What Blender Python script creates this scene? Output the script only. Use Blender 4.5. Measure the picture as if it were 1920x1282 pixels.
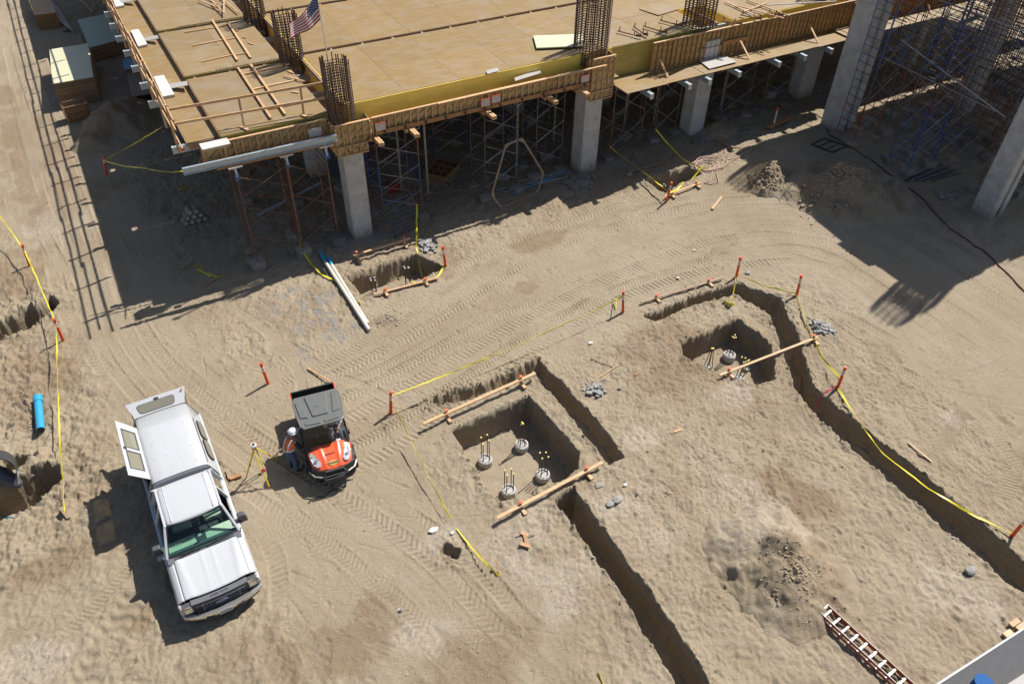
import bpy, bmesh, math, random
import numpy as np
from mathutils import Vector, Matrix
R_=math.radians
scene=bpy.context.scene
for o in list(bpy.data.objects): bpy.data.objects.remove(o)
random.seed(7)
# ------------------------------------------------------------------ camera, sky, sun, exposure
CAMH=21.0
_y,_p,_r=R_(30.37653996),R_(41.86747943),R_(1.2204676)
FPX=1453.67
F_=Vector((math.sin(_y)*math.cos(_p),math.cos(_y)*math.cos(_p),-math.sin(_p)))
_r0=Vector((math.cos(_y),-math.sin(_y),0)); _u0=_r0.cross(F_)
RR=math.cos(_r)*_r0+math.sin(_r)*_u0
UU=-math.sin(_r)*_r0+math.cos(_r)*_u0
cd=bpy.data.cameras.new('camera'); cam=bpy.data.objects.new('camera',cd); scene.collection.objects.link(cam)
cd.sensor_width=36; cd.lens=36*FPX/1920; cd.clip_start=0.1; cd.clip_end=3000
M=Matrix.Identity(4)
for i in range(3):
    M[i][0]=RR[i]; M[i][1]=UU[i]; M[i][2]=-F_[i]
M[0][3]=0; M[1][3]=0; M[2][3]=CAMH
cam.matrix_world=M; scene.camera=cam
SUN_AZ,SUN_EL=15.5,52.5      # direction towards the sun: azimuth from +X, elevation
w=bpy.data.worlds.new('World'); scene.world=w; w.use_nodes=True
nt=w.node_tree; nt.nodes.clear()
sk=nt.nodes.new('ShaderNodeTexSky'); sk.sky_type='NISHITA'; sk.sun_disc=False
sk.sun_elevation=R_(SUN_EL); sk.sun_rotation=R_(90-SUN_AZ); sk.air_density=1.0; sk.dust_density=1.5
bg=nt.nodes.new('ShaderNodeBackground'); bg.inputs[1].default_value=0.068
wo=nt.nodes.new('ShaderNodeOutputWorld'); nt.links.new(sk.outputs[0],bg.inputs[0]); nt.links.new(bg.outputs[0],wo.inputs[0])
sd=bpy.data.lights.new('sun','SUN'); sd.energy=4.9; sd.angle=R_(0.53); sd.color=(1,0.955,0.88)
sun=bpy.data.objects.new('sun',sd); scene.collection.objects.link(sun)
SDIR=Vector((math.cos(R_(SUN_AZ))*math.cos(R_(SUN_EL)),math.sin(R_(SUN_AZ))*math.cos(R_(SUN_EL)),math.sin(R_(SUN_EL))))
sun.rotation_euler=SDIR.to_track_quat('Z','Y').to_euler(); sun.location=(10,10,40)
scene.view_settings.view_transform='Standard'; scene.view_settings.look='None'
scene.view_settings.exposure=0.50; scene.view_settings.gamma=1
scene.render.engine='CYCLES'
scene.cycles.max_bounces=7; scene.cycles.diffuse_bounces=3; scene.cycles.transparent_max_bounces=10

# ------------------------------------------------------------------ photo pixel -> point on a real plane
def ray(x,y): return (x-960)/FPX*RR-(y-641)/FPX*UU+F_
def atz(x,y,z=0.0):
    d=ray(x,y); t=(z-CAMH)/d.z; return Vector((0,0,CAMH))+d*t
def atY(x,y,Y):
    d=ray(x,y); return Vector((0,0,CAMH))+d*(Y/d.y)
def atX(x,y,X):
    d=ray(x,y); return Vector((0,0,CAMH))+d*(X/d.x)
# ------------------------------------------------------------------ materials
def newmat(name):
    m=bpy.data.materials.new(name); m.use_nodes=True; nt=m.node_tree
    return m,nt,nt.nodes['Principled BSDF']
def N(nt,t,**k):
    n=nt.nodes.new(t)
    for a,b in k.items(): setattr(n,a,b)
    return n
def mat(name,col,rough=0.7,metal=0.0,var=0.0,nscale=4.0,namp=0.0,ncol=None,bump=0.0,bscale=40.0,stretch=None,coat=0.0,spec=None,detail=6,splash=None):
    """procedural material: base colour, mottling towards ncol, random per object value shift, fine relief"""
    m,nt,b=newmat(name); L=nt.links
    b.inputs['Roughness'].default_value=rough; b.inputs['Metallic'].default_value=metal
    if coat: b.inputs['Coat Weight'].default_value=coat; b.inputs['Coat Roughness'].default_value=0.05
    if spec is not None: b.inputs['Specular IOR Level'].default_value=spec
    tc=N(nt,'ShaderNodeTexCoord'); mp=N(nt,'ShaderNodeMapping'); L.new(tc.outputs['Object'],mp.inputs[0])
    if stretch: mp.inputs['Scale'].default_value=stretch
    src=None
    rgb=N(nt,'ShaderNodeRGB'); rgb.outputs[0].default_value=(*col,1); src=rgb.outputs[0]
    if namp>0:
        no=N(nt,'ShaderNodeTexNoise'); no.inputs['Scale'].default_value=nscale; no.inputs['Detail'].default_value=detail; no.inputs['Roughness'].default_value=0.65
        L.new(mp.outputs[0],no.inputs['Vector'])
        rp=N(nt,'ShaderNodeMapRange'); rp.inputs[1].default_value=0.35; rp.inputs[2].default_value=0.68; rp.inputs[4].default_value=namp
        L.new(no.outputs[0],rp.inputs[0])
        mx=N(nt,'ShaderNodeMix',data_type='RGBA'); L.new(rp.outputs[0],mx.inputs[0]); L.new(src,mx.inputs[6])
        mx.inputs[7].default_value=(*(ncol or tuple(c*0.5 for c in col)),1); src=mx.outputs[2]
    if splash:   # dried mud thrown up from the ground, ragged edge
        sx=N(nt,'ShaderNodeSeparateXYZ'); L.new(tc.outputs['Object'],sx.inputs[0]); ns=N(nt,'ShaderNodeTexNoise'); ns.inputs['Scale'].default_value=5; ns.inputs['Detail'].default_value=7; L.new(tc.outputs['Object'],ns.inputs['Vector'])
        a1=N(nt,'ShaderNodeMath',operation='MULTIPLY_ADD'); a1.inputs[1].default_value=-splash[0]*1.6; L.new(ns.outputs[0],a1.inputs[0]); L.new(sx.outputs[2],a1.inputs[2])
        m5=N(nt,'ShaderNodeMapRange'); m5.inputs[1].default_value=-splash[0]*.5; m5.inputs[2].default_value=splash[0]*.35; m5.inputs[3].default_value=splash[1]; m5.inputs[4].default_value=0; L.new(a1.outputs[0],m5.inputs[0])
        mx=N(nt,'ShaderNodeMix',data_type='RGBA'); L.new(m5.outputs[0],mx.inputs[0]); L.new(src,mx.inputs[6]); mx.inputs[7].default_value=(.30,.235,.16,1); src=mx.outputs[2]
    if var>0:
        oi=N(nt,'ShaderNodeObjectInfo'); mr=N(nt,'ShaderNodeMapRange'); mr.inputs[3].default_value=1-var; mr.inputs[4].default_value=1+var
        L.new(oi.outputs['Random'],mr.inputs[0]); hs=N(nt,'ShaderNodeHueSaturation'); L.new(mr.outputs[0],hs.inputs['Value']); L.new(src,hs.inputs['Color']); src=hs.outputs[0]
    L.new(src,b.inputs['Base Color'])
    if bump>0:
        nb=N(nt,'ShaderNodeTexNoise'); nb.inputs['Scale'].default_value=bscale; nb.inputs['Detail'].default_value=5; L.new(mp.outputs[0],nb.inputs['Vector'])
        bp=N(nt,'ShaderNodeBump'); bp.inputs['Strength'].default_value=bump; bp.inputs['Distance'].default_value=0.02
        L.new(nb.outputs[0],bp.inputs['Height']); L.new(bp.outputs[0],b.inputs['Normal'])
    return m
MT={}
def plywood(name,col,dark,grain=(1.2,9,9),var=0.07,rough=0.6,printed=False,scuff=0.5):
    m,nt,b=newmat(name); L=nt.links; b.inputs['Roughness'].default_value=rough
    tc=N(nt,'ShaderNodeTexCoord'); mp=N(nt,'ShaderNodeMapping'); mp.inputs['Scale'].default_value=grain
    oi=N(nt,'ShaderNodeObjectInfo'); sc=N(nt,'ShaderNodeVectorMath',operation='SCALE'); sc.inputs[3].default_value=37.0
    cmb=N(nt,'ShaderNodeCombineXYZ'); L.new(oi.outputs['Random'],cmb.inputs[0]); L.new(oi.outputs['Random'],cmb.inputs[1]); L.new(cmb.outputs[0],sc.inputs[0])
    ad=N(nt,'ShaderNodeVectorMath',operation='ADD'); L.new(tc.outputs['Object'],ad.inputs[0]); L.new(sc.outputs[0],ad.inputs[1]); L.new(ad.outputs[0],mp.inputs[0])
    n1=N(nt,'ShaderNodeTexNoise'); n1.inputs['Scale'].default_value=1.0; n1.inputs['Detail'].default_value=8; n1.inputs['Roughness'].default_value=0.7; L.new(mp.outputs[0],n1.inputs['Vector'])
    n2=N(nt,'ShaderNodeTexNoise'); n2.inputs['Scale'].default_value=0.9; n2.inputs['Detail'].default_value=5; L.new(ad.outputs[0],n2.inputs['Vector'])
    r1=N(nt,'ShaderNodeMapRange'); r1.inputs[1].default_value=0.40; r1.inputs[2].default_value=0.66; r1.inputs[4].default_value=0.95; L.new(n1.outputs[0],r1.inputs[0])
    r2=N(nt,'ShaderNodeMapRange'); r2.inputs[1].default_value=0.45; r2.inputs[2].default_value=0.7; r2.inputs[4].default_value=scuff; L.new(n2.outputs[0],r2.inputs[0])
    m1=N(nt,'ShaderNodeMix',data_type='RGBA'); L.new(r1.outputs[0],m1.inputs[0]); m1.inputs[6].default_value=(*col,1); m1.inputs[7].default_value=(*dark,1)
    m2=N(nt,'ShaderNodeMix',data_type='RGBA'); L.new(r2.outputs[0],m2.inputs[0]); L.new(m1.outputs[2],m2.inputs[6]); m2.inputs[7].default_value=(col[0]*.82+.05,col[1]*.86+.06,col[2]*.9+.10,1)
    src=m2.outputs[2]
    if printed:
        # rows of slanted dark green maker's print
        mp2=N(nt,'ShaderNodeMapping'); mp2.inputs['Rotation'].default_value=(0,R_(42),0); L.new(tc.outputs['Object'],mp2.inputs[0])
        br=N(nt,'ShaderNodeTexBrick'); br.inputs['Scale'].default_value=1.0; br.inputs['Brick Width'].default_value=0.62; br.inputs['Row Height'].default_value=0.26
        br.inputs['Mortar Size'].default_value=0.085; br.inputs['Mortar Smooth'].default_value=0.0
        cx=N(nt,'ShaderNodeSeparateXYZ'); L.new(mp2.outputs[0],cx.inputs[0]); c2=N(nt,'ShaderNodeCombineXYZ'); L.new(cx.outputs[0],c2.inputs[0]); L.new(cx.outputs[2],c2.inputs[1]); L.new(c2.outputs[0],br.inputs['Vector'])
        wv=N(nt,'ShaderNodeTexWave',wave_type='BANDS',bands_direction='X'); wv.inputs['Scale'].default_value=7.5; wv.inputs['Distortion'].default_value=3.0; wv.inputs['Detail'].default_value=1.0; L.new(c2.outputs[0],wv.inputs['Vector'])
        inv=N(nt,'ShaderNodeMath',operation='SUBTRACT'); inv.inputs[0].default_value=1.0; L.new(br.outputs['Fac'],inv.inputs[1])
        gt=N(nt,'ShaderNodeMath',operation='GREATER_THAN'); gt.inputs[1].default_value=0.35; L.new(wv.outputs[0],gt.inputs[0])
        mu=N(nt,'ShaderNodeMath',operation='MULTIPLY'); L.new(inv.outputs[0],mu.inputs[0]); L.new(gt.outputs[0],mu.inputs[1])
        m3=N(nt,'ShaderNodeMix',data_type='RGBA'); mu2=N(nt,'ShaderNodeMath',operation='MULTIPLY'); mu2.inputs[1].default_value=0.85; L.new(mu.outputs[0],mu2.inputs[0]); L.new(mu2.outputs[0],m3.inputs[0]); L.new(src,m3.inputs[6]); m3.inputs[7].default_value=(0.045,0.05,0.022,1); src=m3.outputs[2]
    mr=N(nt,'ShaderNodeMapRange'); mr.inputs[3].default_value=1-var; mr.inputs[4].default_value=1+var; L.new(oi.outputs['Random'],mr.inputs[0])
    hs=N(nt,'ShaderNodeHueSaturation'); L.new(mr.outputs[0],hs.inputs['Value']); L.new(src,hs.inputs['Color']); L.new(hs.outputs[0],b.inputs['Base Color'])
    return m
MT['deck']=plywood('deck_plywood_face',(0.268,0.180,0.066),(0.185,0.108,0.034))
MT['deck2']=plywood('pale_deck_plywood',(0.265,0.187,0.086),(0.19,0.12,0.048))
MT['yellow']=plywood('yellow_form_face',(0.95,0.70,0.15),(0.85,0.58,0.10),var=0.04,rough=0.35,scuff=0.25)
MT['print']=plywood('stamped_form_plywood',(0.52,0.36,0.15),(0.40,0.26,0.10),printed=True,var=0.05)
MT['lumber']=plywood('new_lumber',(0.56,0.36,0.19),(0.42,0.24,0.11),grain=(6,6,6),var=0.14,scuff=0.3)
MT['lumber_old']=plywood('weathered_lumber',(0.36,0.25,0.16),(0.22,0.14,0.08),grain=(6,6,6),var=0.15,scuff=0.5)
MT['formred']=plywood('reddish_form_lumber',(0.42,0.21,0.08),(0.28,0.13,0.05),grain=(5,5,5),var=0.15,scuff=0.2)
MT['edgew']=plywood('form_panel_edges',(0.36,0.215,0.11),(0.20,0.12,0.06),grain=(1,1,30),var=0.2,scuff=0.2)
MT['seagreen']=mat('grey_green_shaded_form_face',(0.36,0.42,0.32),0.5,var=0.05,nscale=1.5,namp=0.4,ncol=(0.28,0.34,0.28))  # same form face as the cream one, with shade put into its colour
MT['cream']=mat('cream_sunlit_form_face',(0.58,0.56,0.38),0.45,var=0.03,nscale=1.5,namp=0.35,ncol=(0.46,0.46,0.34))  # same form face again, with sunlight put into its colour
MT['whiteboard']=mat('worn_white_board',(0.66,0.63,0.58),0.6,var=0.06,nscale=5,namp=0.5,ncol=(0.42,0.39,0.34))
MT['greyply']=mat('grey_weathered_plywood',(0.40,0.38,0.36),0.7,var=0.05,nscale=6,namp=0.5,ncol=(0.26,0.25,0.24),stretch=(1,6,6))
MT['concrete']=mat('concrete',(0.54,0.53,0.515),0.85,var=0.03,nscale=1.6,namp=0.85,ncol=(0.33,0.32,0.305),bump=0.4,bscale=22,detail=12,splash=(.7,.8))
MT['block']=mat('concrete_block',(0.30,0.27,0.23),0.9,var=0.18,nscale=6,namp=0.7,ncol=(0.17,0.15,0.12),bump=0.4,bscale=30)
MT['grout']=mat('pale_pier_concrete',(0.48,0.475,0.46),0.9,nscale=14,namp=0.8,ncol=(0.25,0.24,0.22),bump=0.6,bscale=25)
MT['rubble']=mat('broken_concrete',(0.30,0.29,0.28),0.9,nscale=9,namp=0.7,ncol=(0.24,0.23,0.215),bump=0.4,bscale=30)
MT['rust']=mat('rusty_scaffold_steel',(0.23,0.105,0.055),0.75,var=0.25,nscale=9,namp=0.8,ncol=(0.10,0.06,0.045))
MT['rebar']=mat('rusty_rebar',(0.11,0.062,0.042),0.8,var=0.2,nscale=14,namp=0.6,ncol=(0.055,0.04,0.035))
MT['galv']=mat('galvanised_tube',(0.42,0.42,0.41),0.5,0.5,var=0.15,nscale=8,namp=0.6,ncol=(0.20,0.18,0.16))
MT['post']=mat('painted_shore_post',(0.40,0.37,0.31),0.6,0.0,var=0.1,nscale=8,namp=0.7,ncol=(0.22,0.17,0.12))
MT['blue']=mat('blue_scaffold_paint',(0.025,0.085,0.27),0.5,var=0.25,nscale=10,namp=0.6,ncol=(0.05,0.05,0.07))
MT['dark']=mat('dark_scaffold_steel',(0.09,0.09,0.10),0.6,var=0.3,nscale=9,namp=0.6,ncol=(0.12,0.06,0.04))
MT['redsteel']=mat('red_scaffold_paint',(0.34,0.035,0.02),0.5,nscale=10,namp=0.4,ncol=(0.2,0.04,0.03))
MT['alu']=mat('aluminium_beam',(0.42,0.50,0.56),0.4,0.45,nscale=5,namp=0.5,ncol=(0.30,0.36,0.40))
MT['tape']=mat('yellow_caution_tape',(0.72,0.62,0.02),0.4,nscale=18,namp=0.55,ncol=(0.38,0.33,0.02))
MT['pinktape']=mat('pink_flagging',(0.70,0.06,0.14),0.5)
MT['orange']=mat('orange_plastic',(0.78,0.075,0.018),0.5,var=0.08,nscale=6,namp=0.35,ncol=(0.5,0.06,0.02))
MT['refl']=mat('white_reflective_band',(0.75,0.75,0.75),0.35,nscale=12,namp=0.3)
MT['flagorange']=mat('orange_marking_paint',(0.80,0.13,0.06),0.7)
MT['pvc']=mat('white_pvc',(0.62,0.60,0.55),0.5,nscale=4,namp=0.6,ncol=(0.42,0.38,0.30))
MT['pvcblue']=mat('blue_pvc',(0.03,0.30,0.52),0.35,nscale=6,namp=0.3,ncol=(0.05,0.24,0.4))
MT['greytube']=mat('grey_pipe',(0.33,0.34,0.36),0.5,nscale=4,namp=0.4)
MT['blacksteel']=mat('dull_black_steel',(0.035,0.035,0.038),0.5,nscale=5,namp=0.4,ncol=(0.06,0.055,0.05))
MT['hose']=mat('dark_red_hose',(0.16,0.035,0.03),0.6,nscale=6,namp=0.4)
MT['pinkhose']=mat('faded_pink_hose',(0.52,0.34,0.28),0.6,nscale=6,namp=0.4)
MT['paper']=mat('printed_notice',(0.62,0.58,0.55),0.7,nscale=30,namp=0.9,ncol=(0.36,0.3,0.3))
MT['paint_w']=mat('white_truck_paint',(0.46,0.475,0.50),0.3,coat=0.5,nscale=2,namp=0.35,ncol=(0.44,0.44,0.435),splash=(.75,.6))
MT['black']=mat('black_plastic',(0.022,0.022,0.024),0.45,nscale=6,namp=0.3,ncol=(0.05,0.048,0.045))
MT['rubber']=mat('dusty_tyre_rubber',(0.05,0.047,0.043),0.85,nscale=8,namp=0.7,ncol=(0.12,0.10,0.08),bump=0.5,bscale=30)
MT['greyp']=mat('grey_moulded_roof',(0.115,0.12,0.118),0.42,nscale=3,namp=0.4,ncol=(0.15,0.15,0.14))
MT['dgrey']=mat('dark_grey_plastic',(0.075,0.075,0.085),0.55,nscale=5,namp=0.3)
MT['chrome']=mat('chrome',(0.75,0.75,0.76),0.22,0.85)
MT['grille']=mat('grey_grille_plastic',(0.12,0.125,0.14),0.5,nscale=8,namp=0.3)
MT['orangep']=mat('orange_body_plastic',(0.72,0.105,0.035),0.33,coat=0.35,nscale=3,namp=0.3,ncol=(0.56,0.10,0.045))
MT['tan']=mat('tan_interior',(0.68,0.66,0.56),0.7,nscale=5,namp=0.3)
MT['interior']=mat('dark_interior',(0.03,0.03,0.034),0.7,nscale=5,namp=0.3)
MT['vest']=mat('orange_safety_vest',(0.80,0.20,0.07),0.8,nscale=9,namp=0.4,ncol=(0.6,0.10,0.03))
MT['denim']=mat('blue_denim',(0.07,0.115,0.19),0.9,nscale=12,namp=0.6,ncol=(0.035,0.055,0.10))
MT['blackcloth']=mat('black_cloth',(0.018,0.018,0.022),0.9,nscale=12,namp=0.3)
MT['whitecloth']=mat('white_cloth',(0.62,0.60,0.58),0.9,nscale=12,namp=0.5,ncol=(0.4,0.38,0.37))
MT['skin']=mat('skin',(0.36,0.20,0.13),0.6,nscale=12,namp=0.2)
MT['hat']=mat('white_hard_hat',(0.75,0.76,0.78),0.3,coat=0.3,nscale=4,namp=0.2,ncol=(0.6,0.6,0.6))
MT['boot']=mat('brown_boot',(0.06,0.045,0.035),0.8,nscale=12,namp=0.4)
MT['yellowp']=mat('yellow_enamel',(0.75,0.60,0.01),0.4,nscale=9,namp=0.3)
MT['red']=mat('red_plastic',(0.55,0.03,0.03),0.4,nscale=9,namp=0.2)
MT['flagred']=mat('flag_red',(0.32,0.02,0.035),0.8); MT['flagwhite']=mat('flag_white',(0.62,0.60,0.60),0.8); MT['flagblue']=mat('flag_blue',(0.02,0.03,0.12),0.8)
MT['emblem']=mat('blue_emblem',(0.02,0.05,0.22),0.3)
MT['brass']=mat('yellow_rebar_cap',(0.75,0.58,0.16),0.5)
MT['osb']=mat('strand_board',(0.33,0.19,0.075),0.8,nscale=22,namp=0.9,ncol=(0.12,0.065,0.03))
MT['fibre']=mat('orange_fibreglass',(0.42,0.085,0.03),0.5,nscale=5,namp=0.4,ncol=(0.3,0.07,0.03))
MT['kerbgrey']=mat('smooth_grey_concrete',(0.085,0.085,0.09),0.85,nscale=5,namp=0.5,ncol=(0.06,0.06,0.064),bump=0.2)
MT['lens']=mat('headlight_lens',(0.62,0.64,0.66),0.12,0.3,nscale=20,namp=0.5,ncol=(0.3,0.31,0.33),coat=1.0)
MT['amber']=mat('dusty_headlight',(0.42,0.37,0.28),0.2,nscale=20,namp=0.5,ncol=(0.25,0.22,0.16),coat=1.0)
MT['hatchglass']=mat('dusty_rear_window',(0.20,0.195,0.155),0.25,nscale=14,namp=0.5,ncol=(0.13,0.12,0.09))
MT['clod']=mat('brown_dirt_clods',(0.29,0.215,0.145),0.95,nscale=6,namp=0.6,ncol=(0.34,0.27,0.19)); MT['clodl']=mat('sandy_clods',(0.38,0.31,0.215),0.95,nscale=6,namp=0.6,ncol=(0.28,0.22,0.15))
MT['stencil']=mat('faded_orange_stencil',(0.50,0.24,0.15),0.8,nscale=20,namp=0.6,ncol=(0.3,0.16,0.1)); MT['binblue']=mat('matt_blue_plastic',(0.02,0.10,0.30),0.75,spec=0.2,nscale=5,namp=0.4); MT['redbox']=mat('dull_red_box',(0.25,0.02,0.02),0.6)
def glass(name,tint,refl=0.12,dust=None):
    m,nt,b=newmat(name); L=nt.links; nt.nodes.remove(b)
    t=N(nt,'ShaderNodeBsdfTransparent'); t.inputs[0].default_value=(*tint,1)
    g=N(nt,'ShaderNodeBsdfGlossy'); g.inputs['Roughness'].default_value=0.03
    fr=N(nt,'ShaderNodeFresnel'); fr.inputs[0].default_value=1.5
    ad=N(nt,'ShaderNodeMath',operation='ADD'); ad.inputs[1].default_value=refl*0.3; L.new(fr.outputs[0],ad.inputs[0])
    mx=N(nt,'ShaderNodeMixShader'); L.new(ad.outputs[0],mx.inputs[0]); L.new(t.outputs[0],mx.inputs[1]); L.new(g.outputs[0],mx.inputs[2])
    out=mx.outputs[0]
    if dust:
        df=N(nt,'ShaderNodeBsdfDiffuse'); df.inputs[0].default_value=(*dust,1); m2=N(nt,'ShaderNodeMixShader'); m2.inputs[0].default_value=.5; L.new(out,m2.inputs[1]); L.new(df.outputs[0],m2.inputs[2]); out=m2.outputs[0]
    L.new(out,nt.nodes['Material Output'].inputs[0]); return m
MT['glass']=glass('green_tinted_glass',(0.50,0.74,0.66)); MT['glassd']=glass('dark_tinted_glass',(0.35,0.36,0.30)); MT['dusty']=glass('dusty_window_film',(0.62,0.60,0.48),0.35,(0.36,0.34,0.27)); MT['clear']=glass('clear_screen',(0.86,0.88,0.88),0.05)

# ------------------------------------------------------------------ object helpers
col=scene.collection
ORG={}
def thing(name,label,cat,loc=(0,0,0),rotz=0.0,group=None):
    o=bpy.data.objects.new(name,None); col.objects.link(o); o.empty_display_size=0.2
    o.location=loc; o.rotation_euler=(0,0,rotz); o['label']=label; o['category']=cat
    if group: o['group']=group
    ORG[o.name]=Vector(loc)
    return o
def tag(o,label,cat,group=None,kind=None):
    if label: o['label']=label
    if cat: o['category']=cat
    if group: o['group']=group
    if kind: o['kind']=kind
    return o
class MB:
    def __init__(s): s.v=[]; s.f=[]; s.mi=[]; s.mats=[]; s.cur=0; s.smooth=False
    def m(s,mt):
        mt=MT[mt] if isinstance(mt,str) else mt
        if mt not in s.mats: s.mats.append(mt)
        s.cur=s.mats.index(mt); return s
    def add(s,vs,fs):
        n=len(s.v); s.v+= [tuple(v) for v in vs]; s.f+=[tuple(i+n for i in f) for f in fs]; s.mi+=[s.cur]*len(fs); return s
    def hexa(s,p): # 8 points: bottom 4 ccw, top 4
        return s.add(p,[(3,2,1,0),(4,5,6,7),(0,1,5,4),(1,2,6,5),(2,3,7,6),(3,0,4,7)])
    def box(s,x0,x1,y0,y1,z0,z1):
        return s.hexa([(x0,y0,z0),(x1,y0,z0),(x1,y1,z0),(x0,y1,z0),(x0,y0,z1),(x1,y0,z1),(x1,y1,z1),(x0,y1,z1)])
    def beam(s,a,b,w=0.09,h=0.09,up=(0,0,1)):
        a=Vector(a); b=Vector(b); d=(b-a).normalized(); u=Vector(up)
        if abs(d.dot(u))>0.98: u=Vector((0,1,0))
        sx=d.cross(u).normalized()*w/2; sz=sx.cross(d).normalized()*h/2
        return s.hexa([a-sx-sz,a+sx-sz,b+sx-sz,b-sx-sz,a-sx+sz,a+sx+sz,b+sx+sz,b-sx+sz])
    def tube(s,pts,r,n=6,cap=True):
        pts=[Vector(p) for p in pts]; rings=[]; k=len(pts); rr=r if isinstance(r,(list,tuple)) else [r]*k
        prev=None; base=len(s.v); vs=[]
        for i,p in enumerate(pts):
            d=(pts[min(i+1,k-1)]-pts[max(i-1,0)]).normalized()
            if prev is None:
                u=Vector((0,0,1)) if abs(d.z)<0.9 else Vector((1,0,0)); a=d.cross(u).normalized()
            else: a=(prev-d*prev.dot(d)).normalized()
            prev=a; b=d.cross(a)
            for j in range(n):
                t=2*math.pi*j/n; vs.append(p+(a*math.cos(t)+b*math.sin(t))*rr[i])
        fs=[]
        for i in range(k-1):
            for j in range(n):
                j2=(j+1)%n; fs.append((i*n+j,i*n+j2,(i+1)*n+j2,(i+1)*n+j))
        if cap: fs.append(tuple(reversed(range(n)))); fs.append(tuple((k-1)*n+j for j in range(n)))
        return s.add(vs,fs)
    def prism(s,poly,z0,z1):
        n=len(poly); vs=[(p[0],p[1],z0) for p in poly]+[(p[0],p[1],z1) for p in poly]
        fs=[tuple(reversed(range(n))),tuple(range(n,2*n))]+[(i,(i+1)%n,n+(i+1)%n,n+i) for i in range(n)]
        return s.add(vs,fs)
    def extr(s,poly,off):
        off=Vector(off); n=len(poly); vs=[Vector(p) for p in poly]; vs+= [p+off for p in vs[:n]]
        fs=[tuple(reversed(range(n))),tuple(range(n,2*n))]+[(i,(i+1)%n,n+(i+1)%n,n+i) for i in range(n)]
        return s.add(vs,fs)
    def loft(s,rings,closed=True,cap=True):
        n=len(rings[0]); vs=[p for r in rings for p in r]; fs=[]
        for i in range(len(rings)-1):
            for j in range(n if closed else n-1):
                j2=(j+1)%n; fs.append((i*n+j,i*n+j2,(i+1)*n+j2,(i+1)*n+j))
        if cap and closed: fs.append(tuple(reversed(range(n)))); fs.append(tuple((len(rings)-1)*n+j for j in range(n)))
        return s.add(vs,fs)
    def disc(s,c,nrm,r,n=12,r2=None):
        nrm=Vector(nrm).normalized(); u=nrm.orthogonal().normalized(); v=nrm.cross(u); c=Vector(c)
        return s.add([c+u*math.cos(2*math.pi*i/n)*r+v*math.sin(2*math.pi*i/n)*(r2 or r) for i in range(n)],[tuple(range(n))])
    def mesh(s,name):
        me=bpy.data.meshes.new(name); me.from_pydata(s.v,[],s.f)
        for m_ in s.mats: me.materials.append(m_)
        if len(s.mats)>1: me.polygons.foreach_set('material_index',s.mi)
        if s.smooth: me.polygons.foreach_set('use_smooth',[True]*len(me.polygons))
        me.validate(); me.update(); return me
    def build(s,name,parent=None,loc=None,label=None,bevel=0.0,sub=0,fixn=True):
        if parent is not None and ORG.get(parent.name) is not None and loc is None:
            o_=ORG[parent.name]
            if o_.length>1e-9: s.v=[(v[0]-o_.x,v[1]-o_.y,v[2]-o_.z) for v in s.v]
        me=s.mesh(name)
        if fixn:
            bm=bmesh.new(); bm.from_mesh(me); bmesh.ops.recalc_face_normals(bm,faces=bm.faces); bm.to_mesh(me); bm.free()
        return link(name,me,parent,loc,label=label,bevel=bevel,sub=sub)
def link(name,me,parent=None,loc=None,rot=None,label=None,bevel=0.0,sub=0):
    o=bpy.data.objects.new(name,me); col.objects.link(o)
    if parent is not None: o.parent=parent
    if loc is not None: o.location=loc
    if rot is not None: o.rotation_euler=rot
    if label: o['label']=label
    if bevel:
        md=o.modifiers.new('bevel','BEVEL'); md.width=bevel; md.segments=2; md.limit_method='ANGLE'; md.angle_limit=R_(40)
    if sub: md=o.modifiers.new('sub','SUBSURF'); md.levels=sub; md.render_levels=sub
    return o
def B(mt): return MB().m(mt)
KIDS={}
def dup(root,loc,rotz=None,label=None,group=None,name=None):
    def cp(o,par):
        c=o.copy(); col.objects.link(c)
        if par is not None: c.parent=par
        for ch in kids.get(o,[]): cp(ch,c)
        return c
    kids={}
    if root.name not in KIDS: KIDS[root.name]={o:list(o.children) for o in [root]+list(root.children_recursive)}
    kids=KIDS[root.name]
    r=cp(root,None); r.location=loc
    if rotz is not None: r.rotation_euler=(0,0,rotz)
    if label: r['label']=label
    if group: r['group']=group
    return r
def textmesh(txt,size,mt,extrude=0.004,bold=False):
    c=bpy.data.curves.new('lettering','FONT'); c.body=txt; c.size=size; c.extrude=extrude; c.align_x='CENTER'; c.align_y='CENTER'; c.resolution_u=3
    if bold: c.offset=size*0.02
    o=bpy.data.objects.new('tmp',c); col.objects.link(o)
    me=bpy.data.meshes.new_from_object(o.evaluated_get(bpy.context.evaluated_depsgraph_get()))
    bpy.data.objects.remove(o); me.materials.clear(); me.materials.append(MT[mt]); return me
# ------------------------------------------------------------------ GROUND
rng=np.random.RandomState(11); _T=rng.rand(512,512).astype(np.float32)
def vn(x,y,s,seed=0):
    x=x/s+seed*17.31; y=y/s+seed*9.17
    xi=np.floor(x).astype(np.int64); yi=np.floor(y).astype(np.int64); fx=x-xi; fy=y-yi
    fx=fx*fx*(3-2*fx); fy=fy*fy*(3-2*fy)
    a=_T[xi&511,yi&511]; b=_T[(xi+1)&511,yi&511]; c=_T[xi&511,(yi+1)&511]; d=_T[(xi+1)&511,(yi+1)&511]
    return (a*(1-fx)+b*fx)*(1-fy)+(c*(1-fx)+d*fx)*fy-0.5
def fbm(x,y,s,o=4,seed=0,g=0.5):
    r=0; a=1
    for i in range(o): r=r+a*vn(x,y,s,seed+i*3.7); s*=0.5; a*=g
    return r
def sst(a,b,x):
    t=np.clip((x-a)/(b-a),0,1); return t*t*(3-2*t)
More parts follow.
